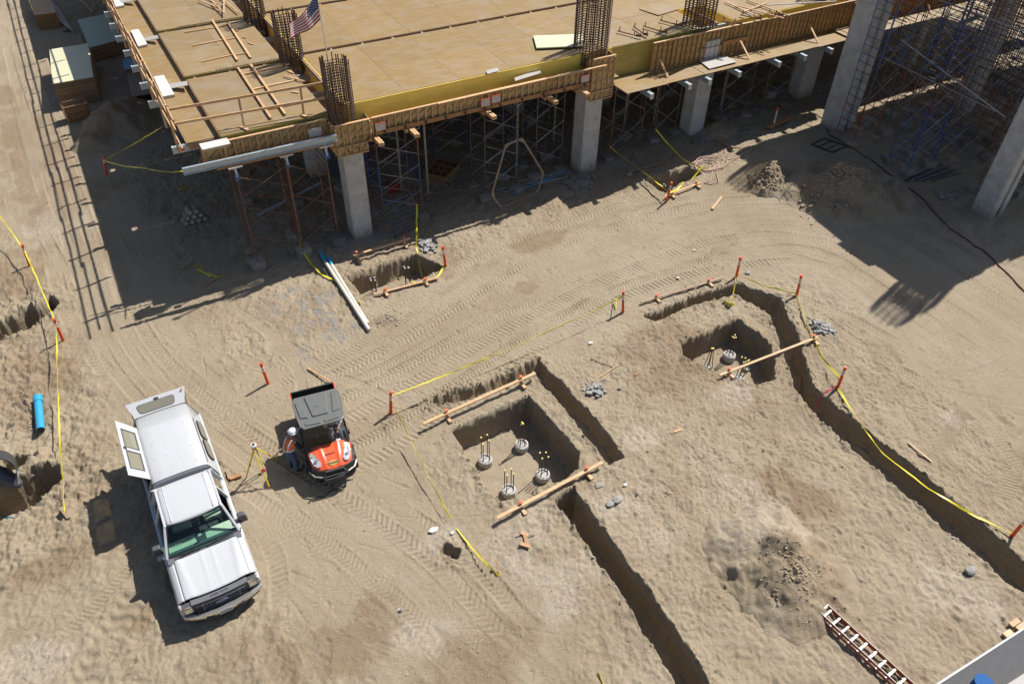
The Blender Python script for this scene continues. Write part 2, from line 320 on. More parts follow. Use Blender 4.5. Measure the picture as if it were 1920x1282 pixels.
def G(x,y):   # the broad lie of the land: rises gently towards the right of the building
    return 0.8*sst(19,34,x)*sst(17,27,y)+0.0*x
def gz(x,y): return float(G(np.float64(x),np.float64(y)))
def gp(px,py,dz=0.0):
    z=0.0
    for _ in range(12):
        p=atz(px,py,z+dz); z=gz(p.x,p.y)
    return Vector((p.x,p.y,z+dz))
def sdf(poly,x,y):
    d=np.full(x.shape,1e9); ins=np.zeros(x.shape,bool); n=len(poly)
    for i in range(n):
        ax,ay=poly[i]; bx,by=poly[(i+1)%n]; ex,ey=bx-ax,by-ay; wx,wy=x-ax,y-ay
        t=np.clip((wx*ex+wy*ey)/(ex*ex+ey*ey),0,1); d=np.minimum(d,(wx-ex*t)**2+(wy-ey*t)**2)
        c=((ay<=y)&(by>y))|((by<=y)&(ay>y)); xx=ax+(y-ay)/(ey if abs(ey)>1e-9 else 1e-9)*ex
        ins^=c&(x<xx)
    d=np.sqrt(d); return np.where(ins,-d,d)
HOLES=[ # polygon, depth, edge roughness, wall slope width
 ([(7.5,13.45),(9.7,13.25),(10.6,13.45),(10.98,14.0),(10.9,17.25),(7.55,17.15)],1.15,.07,.10),
 ([(11.6,13.05),(12.33,13.05),(12.42,15.5),(12.25,18.62),(11.55,18.75),(11.72,16)],0.6,.09,.10),
 ([(7.25,18.35),(9.2,18.1),(11.9,18.2),(12.2,18.75),(9.5,18.75),(7.6,18.85)],0.42,.16,.22),
 ([(9.2,12.62),(9.98,12.75),(9.98,9.6),(9.72,5.6),(9.5,1.5),(8.55,1.5),(8.85,5.9),(9.12,9)],1.1,.10,.12),
 ([(17.4,16.1),(17.9,16.85),(20.95,16.95),(21.05,15.3),(20.5,14.2),(19.75,13.4),(18.8,13.65),(17.9,14.9)],1.15,.09,.11),
 ([(17.6,18.95),(20,19.0),(22.6,18.8),(23.55,17.1),(22.5,15.0),(20.75,12.35),(20.75,11.2),(20.95,8),(20.85,3.5),(20.6,-2),(19.5,-2),(19.8,3),(19.65,7.1),(19.65,11),(19.95,12.3),(21.2,14.7),(22.45,16.5),(21.9,18.2),(19.5,18.5),(17.7,18.45)],.85,.10,.13),
 ([(7.55,27.45),(10.9,27.7),(11.6,26.1),(10.5,25.7),(9.6,25.8),(7.65,25.75)],1.0,.10,.12),
 ([(23.9,27.9),(26.75,27.35),(26.9,26.6),(24.3,26.2)],1.0,.10,.15),
 ([(-7.5,31.3),(-6.0,31.5),(-4.6,31.75),(-4.0,32.4),(-3.75,31.4),(-4.7,30.3),(-6.1,29.9),(-7.5,29.7)],1.1,.22,.25),
 ([(-7.5,22.1),(-6.2,22.0),(-5.2,22.3),(-4.75,22.0),(-4.9,21.1),(-6.0,20.6),(-7.5,20.4)],1.25,.15,.2),
 ([(-6.3,23.3),(-5.5,23.0),(-5.3,22.75),(-6.4,22.6),(-6.6,23.4)],0.7,.12,.2),
 ([(5.05,12.9),(5.35,12.95),(5.6,12.5),(5.4,12.3),(5.0,12.5)],0.3,.12,.15),
]
MOUNDS=[ # cx,cy,rx,ry,rot,height,name,label
 (14.05,7.15,2.1,2.5,0.5,1.1,'loose heap of brown dirt with a pale dusty flank between the two long trenches'),
 (1.1,47.2,3.3,2.2,0.9,1.5,'tall shaded dirt pile beside the crate of rebar caps'),
 (29.5,24.3,1.5,1.2,0.5,0.95,'clumpy dirt heap half in sun below the red hose coil'),
 (32.2,21.6,3.9,2.7,-0.6,1.45,'broad low dirt heap lying in the big shadow on the right'),
 (30.6,29.6,1.7,0.9,0.2,0.5,'low mound of dirt in front of the third concrete column'),
]
def mound(x,y,m,seed):
    cx,cy,rx,ry,a,h=m[:6]; dx=x-cx; dy=y-cy; u=(dx*math.cos(a)+dy*math.sin(a))/rx; v=(-dx*math.sin(a)+dy*math.cos(a))/ry
    r=np.sqrt(u*u+v*v)+0.35*fbm(x,y,1.1,3,seed)
    t=np.clip(1-r,0,1); return h*(t**1.15)*1.15+np.where(t>0,np.minimum(t*5,1),0)*(0.11*fbm(x,y,.5,4,seed+5,.65)+0.13*np.clip(vn(x,y,.17,seed+8)+vn(x,y,.3,seed+9)-.2,0,1))
# ---- wheel tracks: (photo points on the flat ground), width, lug spacing, lug depth, kind
def pts(*a): return [(atz(x,y,0).x,atz(x,y,0).y) for x,y in a]
TR=[]
def smoothline(p,step=0.35):
    p=np.array(p); out=[]
    P_=np.vstack([2*p[0]-p[1],p,2*p[-1]-p[-2]])
    for i in range(1,len(P_)-2):
        a,b,c,d=P_[i-1],P_[i],P_[i+1],P_[i+2]; n=max(2,int(np.linalg.norm(c-b)/step))
        for t in np.linspace(0,1,n,endpoint=False): out.append(0.5*((2*b)+(-a+c)*t+(2*a-5*b+4*c-d)*t*t+(-a+3*b-3*c+d)*t**3))
    out.append(p[-1]); return np.array(out)
def offset(line,d):
    t=np.gradient(line,axis=0); t/=np.linalg.norm(t,axis=1)[:,None]+1e-9; n=np.stack([-t[:,1],t[:,0]],1); return line+n*d
road=smoothline(pts((560,800),(680,745),(830,660),(980,565),(1130,490),(1290,440),(1460,425),(1600,455),(1740,530),(1920,640)))
r2=random.Random(5)
for d,wd,sp,dp,k in [(-1.9,.42,.16,.030,1),(-.9,.5,.20,.022,0),(.2,.34,.13,.014,0),(.9,.4,.15,.020,1),(1.9,.5,.19,.030,1),(2.7,.42,.17,.026,0),(3.5,.46,.2,.024,1),(-2.7,.46,.22,.026,0)]:
    ln=offset(road,d+0.0); ln=ln+np.stack([0.25*np.sin(np.arange(len(ln))*.11+d*3),0.25*np.cos(np.arange(len(ln))*.09+d)],1); TR.append((ln,wd,sp,dp,k))
rd2=smoothline(pts((20,40),(60,160),(120,330),(180,500),(230,640),(330,760),(480,880),(600,960),(760,1080),(900,1230)))
for d,wd,sp,dp,k in [(-.8,.45,.2,.018,0),(.1,.4,.16,.014,1),(.9,.5,.22,.030,1),(1.7,.45,.2,.016,0)]:
    TR.append((offset(rd2,d),wd,sp,dp,k))
def tr(p,w=.45,sp=.2,dp=.028,k=1): TR.append((smoothline(pts(*p)),w,sp,dp*.8,k))
tr([(95,470),(110,540),(140,620),(200,700)],.6,.24,.035,1); tr([(60,400),(100,470),(150,560)],.45,.2,.03,1)
tr([(155,1290),(185,1230),(225,1165),(262,1110)],.85,.36,.045,2)
tr([(120,1190),(175,1140),(230,1080),(255,1050)],.35,.14,.04,0)
tr([(545,960),(640,1040),(740,1120),(800,1180)],.5,.17,.03,1); tr([(610,960),(700,1050),(790,1130),(860,1200)],.4,.09,.014,0)
tr([(760,960),(860,1030),(930,1100),(960,1140)],.55,.19,.032,1); tr([(560,1180),(585,1230),(600,1290)],.5,.24,.036,0)
tr([(500,1010),(520,1060),(525,1130),(560,1200)],.5,.2,.03,0); tr([(480,1200),(500,1240),(540,1290)],.4,.2,.03,0)
tr([(660,870),(700,900),(760,960),(860,1120)],.42,.1,.014,0)
tr([(1820,740),(1795,790),(1765,840),(1745,870)],.5,.13,.035,0); tr([(1935,800),(1905,860),(1885,935)],.55,.15,.036,0)
tr([(1860,800),(1890,850),(1930,900)],.5,.14,.028,0)
tr([(1500,560),(1600,600),(1720,660),(1860,700),(1940,700)],.5,.16,.03,1); tr([(1560,610),(1680,690),(1800,740),(1930,760)],.45,.15,.028,1)
tr([(1430,470),(1540,500),(1660,590),(1740,700),(1930,850)],.4,.13,.016,0); tr([(1760,600),(1790,640),(1800,700)],.5,.13,.032,0)
tr([(1800,600),(1750,650),(1780,700),(1860,690),(1930,640)],.45,.14,.03,1)
tr([(1250,455),(1320,480),(1380,450),(1420,420)],.45,.14,.035,0); tr([(1570,430),(1580,480),(1560,520)],.35,.14,.02,0)
tr([(230,430),(280,480),(340,420),(360,380)],.45,.18,.03,1); tr([(290,380),(300,460),(380,540),(470,600),(600,690)],.45,.16,.02,0)
tr([(700,720),(860,640),(1000,560)],.3,.11,.02,0); tr([(620,760),(760,690),(900,610),(1010,560)],.46,.17,.03,1)
tr([(660,1000),(560,985),(480,1010)],.5,.12,.014,0); tr([(620,960),(700,1010),(720,1060),(640,1100)],.5,.12,.014,0)
tr([(60,0),(110,150),(165,330)],.5,.25,.02,0); tr([(10,60),(40,220),(80,360)],.5,.25,.02,0)
tr([(400,640),(520,700),(640,710),(760,760)],.4,.13,.012,0); tr([(480,600),(560,700),(560,800)],.4,.13,.012,0)
def tracks(x,y,h,flat):
    for ti,(ln,wd,sp,dp,k) in enumerate(TR):
        bx=(x>ln[:,0].min()-1)&(x<ln[:,0].max()+1)&(y>ln[:,1].min()-1)&(y<ln[:,1].max()+1)
        if not bx.any(): continue
        X=x[bx]; Y=y[bx]; bd=np.full(X.shape,9.0); S=np.zeros(X.shape); T=np.zeros(X.shape); s0=0
        for i in range(len(ln)-1):
            ax,ay=ln[i]; ex,ey=ln[i+1]-ln[i]; L2=ex*ex+ey*ey; L=math.sqrt(L2)
            if L<1e-6: continue
            near=(np.abs(X-ax-ex/2)<1.1)&(np.abs(Y-ay-ey/2)<1.1)
            if near.any():
                wx=X[near]-ax; wy=Y[near]-ay; t=np.clip((wx*ex+wy*ey)/L2,0,1); cr=(ex*wy-ey*wx)/L; dd=np.hypot(wx-ex*t,wy-ey*t)
                b=bd[near]; up=dd<b; b[up]=dd[up]; bd[near]=b
                q=S[near]; q[up]=(s0+t*L)[up]; S[near]=q; q=T[near]; q[up]=cr[up]; T[near]=q
            s0+=L
        m=bd<wd/2+.14
        if not m.any(): continue
        tt=T[m]/(wd/2); ss=S[m]; xm=X[m]; ym=Y[m]
        inside=sst(1.12,.9,np.abs(tt)); rim=np.exp(-((np.abs(tt)-1.2)/.16)**2)
        if k==1: ph=ss/sp+0.55*np.abs(tt)+np.where(tt>0,.5,0)
        elif k==2: ph=ss/sp+0.25*np.sin(tt*3.2)
        else: ph=ss/sp+0.35*tt
        ph=ph+.16*vn(xm,ym,.5,ti+40); am=.55+.9*(vn(xm,ym,.45,ti+60)+.5); dp_=dp*am
        q=np.cos(2*np.pi*ph); lug=np.clip(q*1.6,-1,1)
        fade=sst(-.3,.12,vn(xm,ym,1.3,ti+3)+.12)*sst(0,.5,np.minimum(ss,s0-ss)+.2)
        keep=1-0.75*inside*fade
        idx=np.where(bx)[0][m]
        h[idx]=h[idx]*keep+fade*(inside*(lug*dp_*.8-dp_*.6)+rim*dp_*(.6+.8*vn(xm,ym,.3,ti+80)))
        flat[idx]=np.maximum(flat[idx],inside*fade)
def surface(x,y,micro=True):
    """height of the dirt and its colour weights (moist, pale dust, gravel)"""
    g=G(x,y)
    rough=np.ones(x.shape)*0.75
    # traffic smooths the road and the yard
    dr=np.full(x.shape,99.0); lat=np.zeros(x.shape); lon=np.zeros(x.shape)
    for ln,wd in ((road,4.2),(rd2,3.0)):
        tg=np.gradient(ln,axis=0); tg/=np.linalg.norm(tg,axis=1)[:,None]
        for ii in range(0,len(ln),2):
            p=ln[ii]; dx=x-p[0]; dy=y-p[1]; dd=np.hypot(dx,dy)/wd; up=dd<dr; dr=np.where(up,dd,dr); lat=np.where(up,-dx*tg[ii,1]+dy*tg[ii,0],lat); lon=np.where(up,ii*.35+dx*tg[ii,0]+dy*tg[ii,1],lon)
    rough=0.22+0.78*sst(.75,1.25,dr+0.35*fbm(x,y,2.5,2,21))
    left=sst(-2.6,-4.0,x+0.7*fbm(x,y,2,2,31))*sst(17,20,y)*sst(36,33,y)
    rough=rough+left*1.3
    u=x*0.80-y*0.6; v=x*0.6+y*0.80   # raked, trampled texture runs down to the right in the photo
    h=0.10*fbm(x,y,5.5,2,1)+0.035*fbm(x,y,1.6,3,2)
    n1=fbm(u,v*0.55,0.42,4,5,.6); n2=fbm(x,y,0.33,4,9,.62)
    rd=1-np.abs(fbm(u,v*.5,.7,3,14,.55))*2.4
    clods=np.clip(vn(x,y,.13,40)+vn(x,y,.21,41)-.36,0,1)
    h=h+rough*(0.055*n1+0.035*n2+0.035*rd+0.14*clods*(0.35+sst(-.1,.25,fbm(x,y,2.2,2,44))))
    cz=.26-np.abs(fbm(x,y,.26,3,211,.6)); cz2=.2-np.abs(fbm(u*1.0,v*.6,.16,2,221,.6))
    h=h+rough*(0.055*cz+0.055*cz2)+0.012*vn(x,y,.10,233)
    h=h+left*(0.16*fbm(x,y,1.1,4,51,.6))
    # clawed cut marks: thin dark cracks where crusts broke
    cr=np.abs(fbm(x,y,1.9,4,61,.6)); crm=sst(.02,.0,cr)*sst(.05,.25,fbm(x,y,4,2,66)+.06)*sst(.3,.9,rough)
    h=h-0.06*crm
    lt=lat+.25*vn(lon,lat,5,401); st=.020*vn(lt,lon*.06,.17,402)+.028*vn(lt,lon*.05,.5,403)-.02*np.clip(.12-np.abs(vn(lt,lon*.04,.8,404)),0,1)*8*.3
    h=h+st*sst(1.15,.7,dr)
    flat=np.zeros(x.shape)
    tracks(x,y,h,flat)
    wall=np.zeros(x.shape); hole=np.zeros(x.shape)
    for i,(poly,dep,ro,sl) in enumerate(HOLES):
        xs=[p[0] for p in poly]; ys=[p[1] for p in poly]
        b=(x>min(xs)-1.2)&(x<max(xs)+1.2)&(y>min(ys)-1.2)&(y<max(ys)+1.2)
        if not b.any(): continue
        X=x[b]; Y=y[b]; d=sdf(poly,X,Y)+ro*(1.5*fbm(X,Y,.9,2,70+i)+.45*fbm(X,Y,.2,3,75+i,.65))
        lip=np.exp(-np.clip(d,0,9)/.28)*(d>0)
        hb=h[b]; t=sst(.02,-sl,d)
        fl=-dep+0.035*fbm(X,Y,.8,3,80+i)+0.02*n2[b]-0.02*sst(-.5,-1,d)
        hb=hb+lip*(0.05+0.18*np.clip(fbm(X,Y,.22,3,90+i,.65),-.1,1))*np.clip(ro/.1,0,1.6)
        # rough ledges and clods on the cut face
        fl=fl+np.clip(0.25*sst(-sl-.25,-sl,d)*fbm(X,Y,.35,3,95+i),0,1)
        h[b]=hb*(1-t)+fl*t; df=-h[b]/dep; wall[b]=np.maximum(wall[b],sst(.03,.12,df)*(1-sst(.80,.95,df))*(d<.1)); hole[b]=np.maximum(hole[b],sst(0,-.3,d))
    def blob(px,py,r,seed,ry=None,z=0):
        p=atz(px,py,0); return sst(1.15,.45,np.hypot((x-p.x)/r,(y-p.y)/(ry or r))+.9*fbm(x,y,r*.7,4,seed,.6))
    moist=0.30*sst(.0,.35,fbm(x,y,3.2,4,101,.6))+0.25*sst(.05,.4,fbm(x,y,.9,4,105,.6))*sst(.4,1,rough)
    for i,(a,b_,r,ry) in enumerate([(110,330,2.6,6.5),(40,250,1.4,9),(60,720,1.6,2.2),(30,520,1.8,2),(640,1230,1.6,1.0),(540,1250,.8,.8),(900,1240,2.2,1.3),(260,1160,.7,.6),(720,610,.8,.6),(1010,455,1.5,.8),(985,540,.6,.5),(1260,700,2.2,1.4),(1240,640,2,1),(1530,1120,1.3,1),(1480,940,1.5,1.2),(720,1130,.8,.6),(1420,360,1.6,1.2),(840,490,1.2,1.2),(1340,700,1,1),(100,1060,1.8,.8)]):
        moist=np.maximum(moist,.85*blob(a,b_,r,110+i,ry))
    pale=0.30*sst(.08,.35,fbm(x,y,2.6,4,131,.62))
    for i,(a,b_,r,ry) in enumerate([(1420,980,1.6,1.9),(1385,740,.9,.9),(1195,825,.9,.7),(1180,940,1.3,.9),(990,985,1.4,.8),(960,1050,1.0,.9),(1820,1130,1.2,1.2),(1750,1080,1.0,.8),(40,1250,1.6,.8),(1060,1120,.8,.8),(1780,780,.6,.6),(800,1190,1.2,.6),(90,430,1.2,2.2),(820,1010,.7,.5),(1060,1080,1.3,.7),(1250,1010,1,.6)]):
        pale=np.maximum(pale,.95*blob(a,b_,r,140+i,ry))
    grav=np.zeros(x.shape)
    for i,(a,b_,r) in enumerate([(590,600,.9),(645,625,.75),(555,555,.7),(610,560,.6),(575,668,.5),(520,580,.5)]): grav=np.maximum(grav,blob(a,b_,r,160+i))
    grav=grav*sst(-.25,.2,fbm(x,y,.35,4,171,.7))
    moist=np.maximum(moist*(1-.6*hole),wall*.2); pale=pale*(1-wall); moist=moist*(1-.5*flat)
    if micro: h=h+0.010*vn(x,y,.09,180)*np.clip(rough,0,1.2)
    surface.wall=wall
    return g+h,moist,pale,grav,flat
def axis(segs):
    out=[segs[0][0]]
    for a,b,st in segs:
        n=max(1,int(round((b-a)/st))); out+=list(np.linspace(a,b,n+1)[1:])
    return np.array(out)
gx=axis([(-900,-200,175),(-200,-60,35),(-60,-14,5.8),(-14,-7,.5),(-7,25,.039),(25,38,.075),(38,62,.35),(62,110,4),(110,250,28),(250,900,160)])
gy=axis([(-900,-200,175),(-200,-40,32),(-40,-4,4),(-4,1.5,.3),(1.5,22.5,.039),(22.5,33,.058),(33,50,.12),(50,76,.3),(76,120,4),(120,300,30),(300,900,150)])
XX,YY=np.meshgrid(gx,gy); xf=XX.ravel(); yf=YY.ravel()
near=(xf>-15)&(xf<63)&(yf>-5)&(yf<80)
hz=G(xf,yf); mo=np.zeros(xf.shape); pa=np.zeros(xf.shape); gr=np.zeros(xf.shape); fl=np.zeros(xf.shape)
a,b_,c_,d_,e_=surface(xf[near],yf[near]); wl=np.zeros(xf.shape); wl[near]=surface.wall; hz[near]=a; mo[near]=b_; pa[near]=c_; gr[near]=d_; fl[near]=e_
nx,ny=len(gx),len(gy)
def gridmesh(name,xf,yf,hz,nx,ny,attrs,keep=None):
    me=bpy.data.meshes.new(name); co=np.stack([xf,yf,hz],1).astype(np.float32)
    i=np.arange(nx-1)[None,:]+np.arange(ny-1)[:,None]*nx; q=np.stack([i,i+1,i+1+nx,i+nx],-1).reshape(-1,4)
    if keep is not None:
        k=keep[q].any(1); q=q[k]; used=np.unique(q); mp=np.full(len(co),-1); mp[used]=np.arange(len(used)); q=mp[q]; co=co[used]; attrs=[a_[used] for a_ in attrs]
    me.vertices.add(len(co)); me.vertices.foreach_set('co',co.ravel())
    me.loops.add(q.size); me.loops.foreach_set('vertex_index',q.ravel().astype(np.int32))
    me.polygons.add(len(q)); me.polygons.foreach_set('loop_start',np.arange(0,q.size,4,dtype=np.int32)); me.polygons.foreach_set('loop_total',np.full(len(q),4,np.int32))
    me.polygons.foreach_set('use_smooth',np.ones(len(q),bool))
    ca=me.color_attributes.new('soil','FLOAT_COLOR','POINT'); c4=np.ones((len(co),4),np.float32)
    for j in range(min(4,len(attrs))): c4[:,j]=attrs[j]
    if len(attrs)<4: c4[:,3]=0
    ca.data.foreach_set('color',c4.ravel()); me.update(calc_edges=True); return me
HZ=hz.reshape(ny,nx); FLT=fl.reshape(ny,nx)
fr=np.random.RandomState(5)
def dent(cx,cy,L,W,a,dep,rim):
    i0=np.searchsorted(gx,cx-L*1.3); i1=np.searchsorted(gx,cx+L*1.3); j0=np.searchsorted(gy,cy-L*1.3); j1=np.searchsorted(gy,cy+L*1.3)
    if i1-i0<3 or j1-j0<3: return
    X,Y=np.meshgrid(gx[i0:i1]-cx,gy[j0:j1]-cy); u=(X*math.cos(a)+Y*math.sin(a))/L; v=(-X*math.sin(a)+Y*math.cos(a))/W; r=np.sqrt(u*u+v*v)
    HZ[j0:j1,i0:i1]+=-dep*sst(1,.72,r)*(1-.4*u)+rim*np.exp(-((r-1.18)/.2)**2)
# footprints, heel marks and bucket scrapes away from the driven tracks
for k in range(2600):
    px_=fr.uniform(-6.5,24.5); py_=fr.uniform(2,28)
    i=min(nx-1,np.searchsorted(gx,px_)); j=min(ny-1,np.searchsorted(gy,py_))
    if FLT[j,i]>.2 or HZ[j,i]<-.25: continue
    a=fr.normal(-.9,.8); dent(px_,py_,fr.uniform(.10,.17),fr.uniform(.05,.075),a,fr.uniform(.012,.03),fr.uniform(.006,.016))
for k in range(420):
    px_=fr.uniform(-6.5,24.5); py_=fr.uniform(2,27); i=min(nx-1,np.searchsorted(gx,px_)); j=min(ny-1,np.searchsorted(gy,py_))
    if HZ[j,i]<-.25: continue
    dent(px_,py_,fr.uniform(.35,.9),fr.uniform(.025,.05),fr.normal(-.95,.35),fr.uniform(.010,.022),fr.uniform(.006,.014))
hz=HZ.ravel()
gme=gridmesh('ground',xf,yf,hz,nx,ny,[mo,pa,gr,wl])
m,nt,b=newmat('sandy_dirt'); L=nt.links; b.inputs['Roughness'].default_value=0.95; b.inputs['Specular IOR Level'].default_value=0.12
at=N(nt,'ShaderNodeAttribute',attribute_name='soil'); sp=N(nt,'ShaderNodeSeparateColor'); L.new(at.outputs['Color'],sp.inputs[0])
tc=N(nt,'ShaderNodeTexCoord')
def noise(s,d=6,r=.65):
    n=N(nt,'ShaderNodeTexNoise'); n.inputs['Scale'].default_value=s; n.inputs['Detail'].default_value=d; n.inputs['Roughness'].default_value=r; L.new(tc.outputs['Object'],n.inputs['Vector']); return n.outputs[0]
def rng_(s,a0,a1,b0,b1):
    r=N(nt,'ShaderNodeMapRange'); r.inputs[1].default_value=a0; r.inputs[2].default_value=a1; r.inputs[3].default_value=b0; r.inputs[4].default_value=b1; L.new(s,r.inputs[0]); return r.outputs[0]
def mixc(f,a_,c2):
    n=N(nt,'ShaderNodeMix',data_type='RGBA'); L.new(f,n.inputs[0])
    if isinstance(a_,tuple): n.inputs[6].default_value=(*a_,1)
    else: L.new(a_,n.inputs[6])
    n.inputs[7].default_value=(*c2,1); return n.outputs[2]
SOIL=(0.378,0.314,0.222)
c0=mixc(rng_(noise(.55),.38,.66,0,.55),SOIL,(0.335,0.272,0.196))
c1=mixc(rng_(noise(9,8,.7),.42,.72,0,.5),c0,(0.295,0.232,0.162))
c1=mixc(rng_(noise(30,4,.7),.62,.75,0,.45),c1,(0.44,0.37,0.28))
c1=mixc(rng_(noise(42,3,.75),.60,.70,0,.55),c1,(0.20,0.155,0.11))
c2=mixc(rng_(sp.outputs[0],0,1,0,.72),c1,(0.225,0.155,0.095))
pf=N(nt,'ShaderNodeMath',operation='MULTIPLY'); L.new(sp.outputs[1],pf.inputs[0]); L.new(rng_(noise(7,9,.75),.40,.60,.15,1.0),pf.inputs[1])
c3=mixc(rng_(pf.outputs[0],0,1,0,.8),c2,(0.47,0.405,0.335))
c4=mixc(rng_(sp.outputs[2],0,1,0,.8),c3,(0.25,0.25,0.245))
mpl=N(nt,'ShaderNodeMapping'); mpl.inputs['Scale'].default_value=(1.1,1.1,11); L.new(tc.outputs['Object'],mpl.inputs[0])
nl=N(nt,'ShaderNodeTexNoise'); nl.inputs['Scale'].default_value=1.6; nl.inputs['Detail'].default_value=5; nl.inputs['Roughness'].default_value=.6; L.new(mpl.outputs[0],nl.inputs['Vector'])
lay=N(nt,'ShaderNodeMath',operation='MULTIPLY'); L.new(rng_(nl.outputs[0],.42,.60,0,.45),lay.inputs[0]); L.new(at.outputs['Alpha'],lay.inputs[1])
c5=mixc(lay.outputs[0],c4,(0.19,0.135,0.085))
L.new(c5,b.inputs['Base Color'])
bp=N(nt,'ShaderNodeBump'); bp.inputs['Strength'].default_value=0.8; bp.inputs['Distance'].default_value=0.085
ad=N(nt,'ShaderNodeMath',operation='ADD'); L.new(noise(16,6,.7),ad.inputs[0]); L.new(rng_(noise(48,3,.6),.5,.9,0,.5),ad.inputs[1])
l2=N(nt,'ShaderNodeMath',operation='MULTIPLY_ADD'); L.new(nl.outputs[0],l2.inputs[0]); L.new(at.outputs['Alpha'],l2.inputs[1]); L.new(ad.outputs[0],l2.inputs[2]); L.new(l2.outputs[0],bp.inputs['Height']); L.new(bp.outputs[0],b.inputs['Normal'])
MT['soil']=m; gme.materials.append(m)
ground=link('ground',gme); tag(ground,'sandy construction yard with pits, trenches and wheel tracks',None,kind='structure')
MO2=mo.reshape(ny,nx); PA2=pa.reshape(ny,nx)
def HP(X,Y):
    i=np.clip(np.searchsorted(gx,X),0,nx-1); j=np.clip(np.searchsorted(gy,Y),0,ny-1); return MO2[j,i],PA2[j,i]
for i,mm in enumerate(MOUNDS):
    cx,cy=mm[0],mm[1]; r=max(mm[2],mm[3])*1.5; st=.05 if cy<30 else .1; n=int(2*r/st)
    ax=np.linspace(cx-r,cx+r,n); ay=np.linspace(cy-r,cy+r,n); X,Y=np.meshgrid(ax,ay); X=X.ravel(); Y=Y.ravel()
    h0,a1,a2,a3,a4=surface(X,Y,False); hm=mound(X,Y,mm,200+i*10); keep=hm>0.004
    a1=np.maximum(a1*.5,.35+.8*sst(-.1,.3,fbm(X,Y,1.2,3,300+i))); 
    if i==0: u=(Y-cy)*.9-(X-cx)*.25; a2=np.maximum(a2,.9*sst(.25,.9,u+.5*fbm(X,Y,.8,3,303))); a1=np.maximum(a1*.7,.32)*(1-a2)
    bl=sst(0,.5,hm-.004); q0,q1=HP(X,Y); a1=q0*(1-bl)+a1*bl; a2=q1*(1-bl)+a2*bl*.8
    me=gridmesh('dirt_pile',X,Y,np.where(keep,np.maximum(h0,G(X,Y)-.03)+hm,h0-.06),n,n,[a1,a2,a3],keep)
    me.materials.append(MT['soil']); o=link('dirt_pile',me); tag(o,mm[6],'dirt pile')
HZ=hz.reshape(ny,nx)
def gh(x,y):
    i=int(np.clip(np.searchsorted(gx,x),1,nx-1)); j=int(np.clip(np.searchsorted(gy,y),1,ny-1))
    return float(HZ[j-1:j+1,i-1:i+1].mean())
def gph(px,py,dz=0.0):
    p=gp(px,py); return Vector((p.x,p.y,gh(p.x,p.y)+dz))

def gpm(x,y): 
    h=gh(x,y)
    for i,mm in enumerate(MOUNDS):
        if (x-mm[0])**2+(y-mm[1])**2<16: h=max(h,gz(x,y)-.03)+max(0.0,float(mound(np.array([float(x)]),np.array([float(y)]),mm,200+i*10)[0])) if float(mound(np.array([float(x)]),np.array([float(y)]),mm,200+i*10)[0])>.004 else h
    return h
# ------------------------------------------------------------------ BUILDING UNDER CONSTRUCTION
ZD=6.45
# --- deck of plywood sheets
deck=thing('formwork_deck','wide tan plywood slab formwork deck raised on shoring, with dark slots between its bays','formwork deck',(2.4,30,0))
def sheet(parent,x0,x1,y0,y1,z,mt,th=.02,name='plywood_sheet',jit=.004):
    r=random
    o=B(mt).box(-(x1-x0)/2+.004,(x1-x0)/2-.004,-(y1-y0)/2+.003,(y1-y0)/2-.003,-th,0).build(name,fixn=False)
    p=ORG[parent.name]; o.parent=parent; o.location=((x0+x1)/2-p.x,(y0+y1)/2-p.y,z-p.z+r.uniform(-jit,jit)); return o
def field(x0,x1,y0,y1,nx_,ny_,mt='deck',z=ZD):
    B('lumber_old').box(x0+.01,x1-.004,y0+.01,y1-.01,z-.07,z-.028).build('added_leak_sheet',deck)  # added sheet below the joints, blocks sun leaking through the gaps
    for i in range(nx_):
        for j in range(ny_):
            a=x0+(x1-x0)*i/nx_; b_=x0+(x1-x0)*(i+1)/nx_; c=y0+(y1-y0)*j/ny_; d=y0+(y1-y0)*(j+1)/ny_
            sheet(deck,a,b_,c,d,z,mt if random.random()<.9 else 'deck2')
bands=[(30.52,36.42),(36.74,42.6),(42.92,48.8),(49.1,55)]
for k,(a,b_) in enumerate(bands): field(9.5,28.4 if k<1 else 41.0,a,b_,7 if k<1 else 11,2)
field(28.4,29.25,31.6,36.42,1,3); 
field(31.2,41.0,30.62,36.42,4,3)
field(29.25,31.2,33.2,36.42,1,2)
field(41.0,62,31.0,55,5,4)
ZL=6.15
lb=[(30.72,36.84),(37.25,43.17),(43.58,49.5),(49.9,55.8),(56.2,62.2)]
for a,b_ in lb: field(4.2,8.68,a,b_,2,2,'deck2',ZL)
B('lumber_old').box(2.96,4.14,31.22,80,5.81,5.865).build('added_leak_sheet',deck)  # added blocker under the left strip, keeps sun out of its joints
for k in range(20): sheet(deck,2.95,4.16,31.2+k*2.44,31.2+(k+1)*2.44,5.9,'deck')
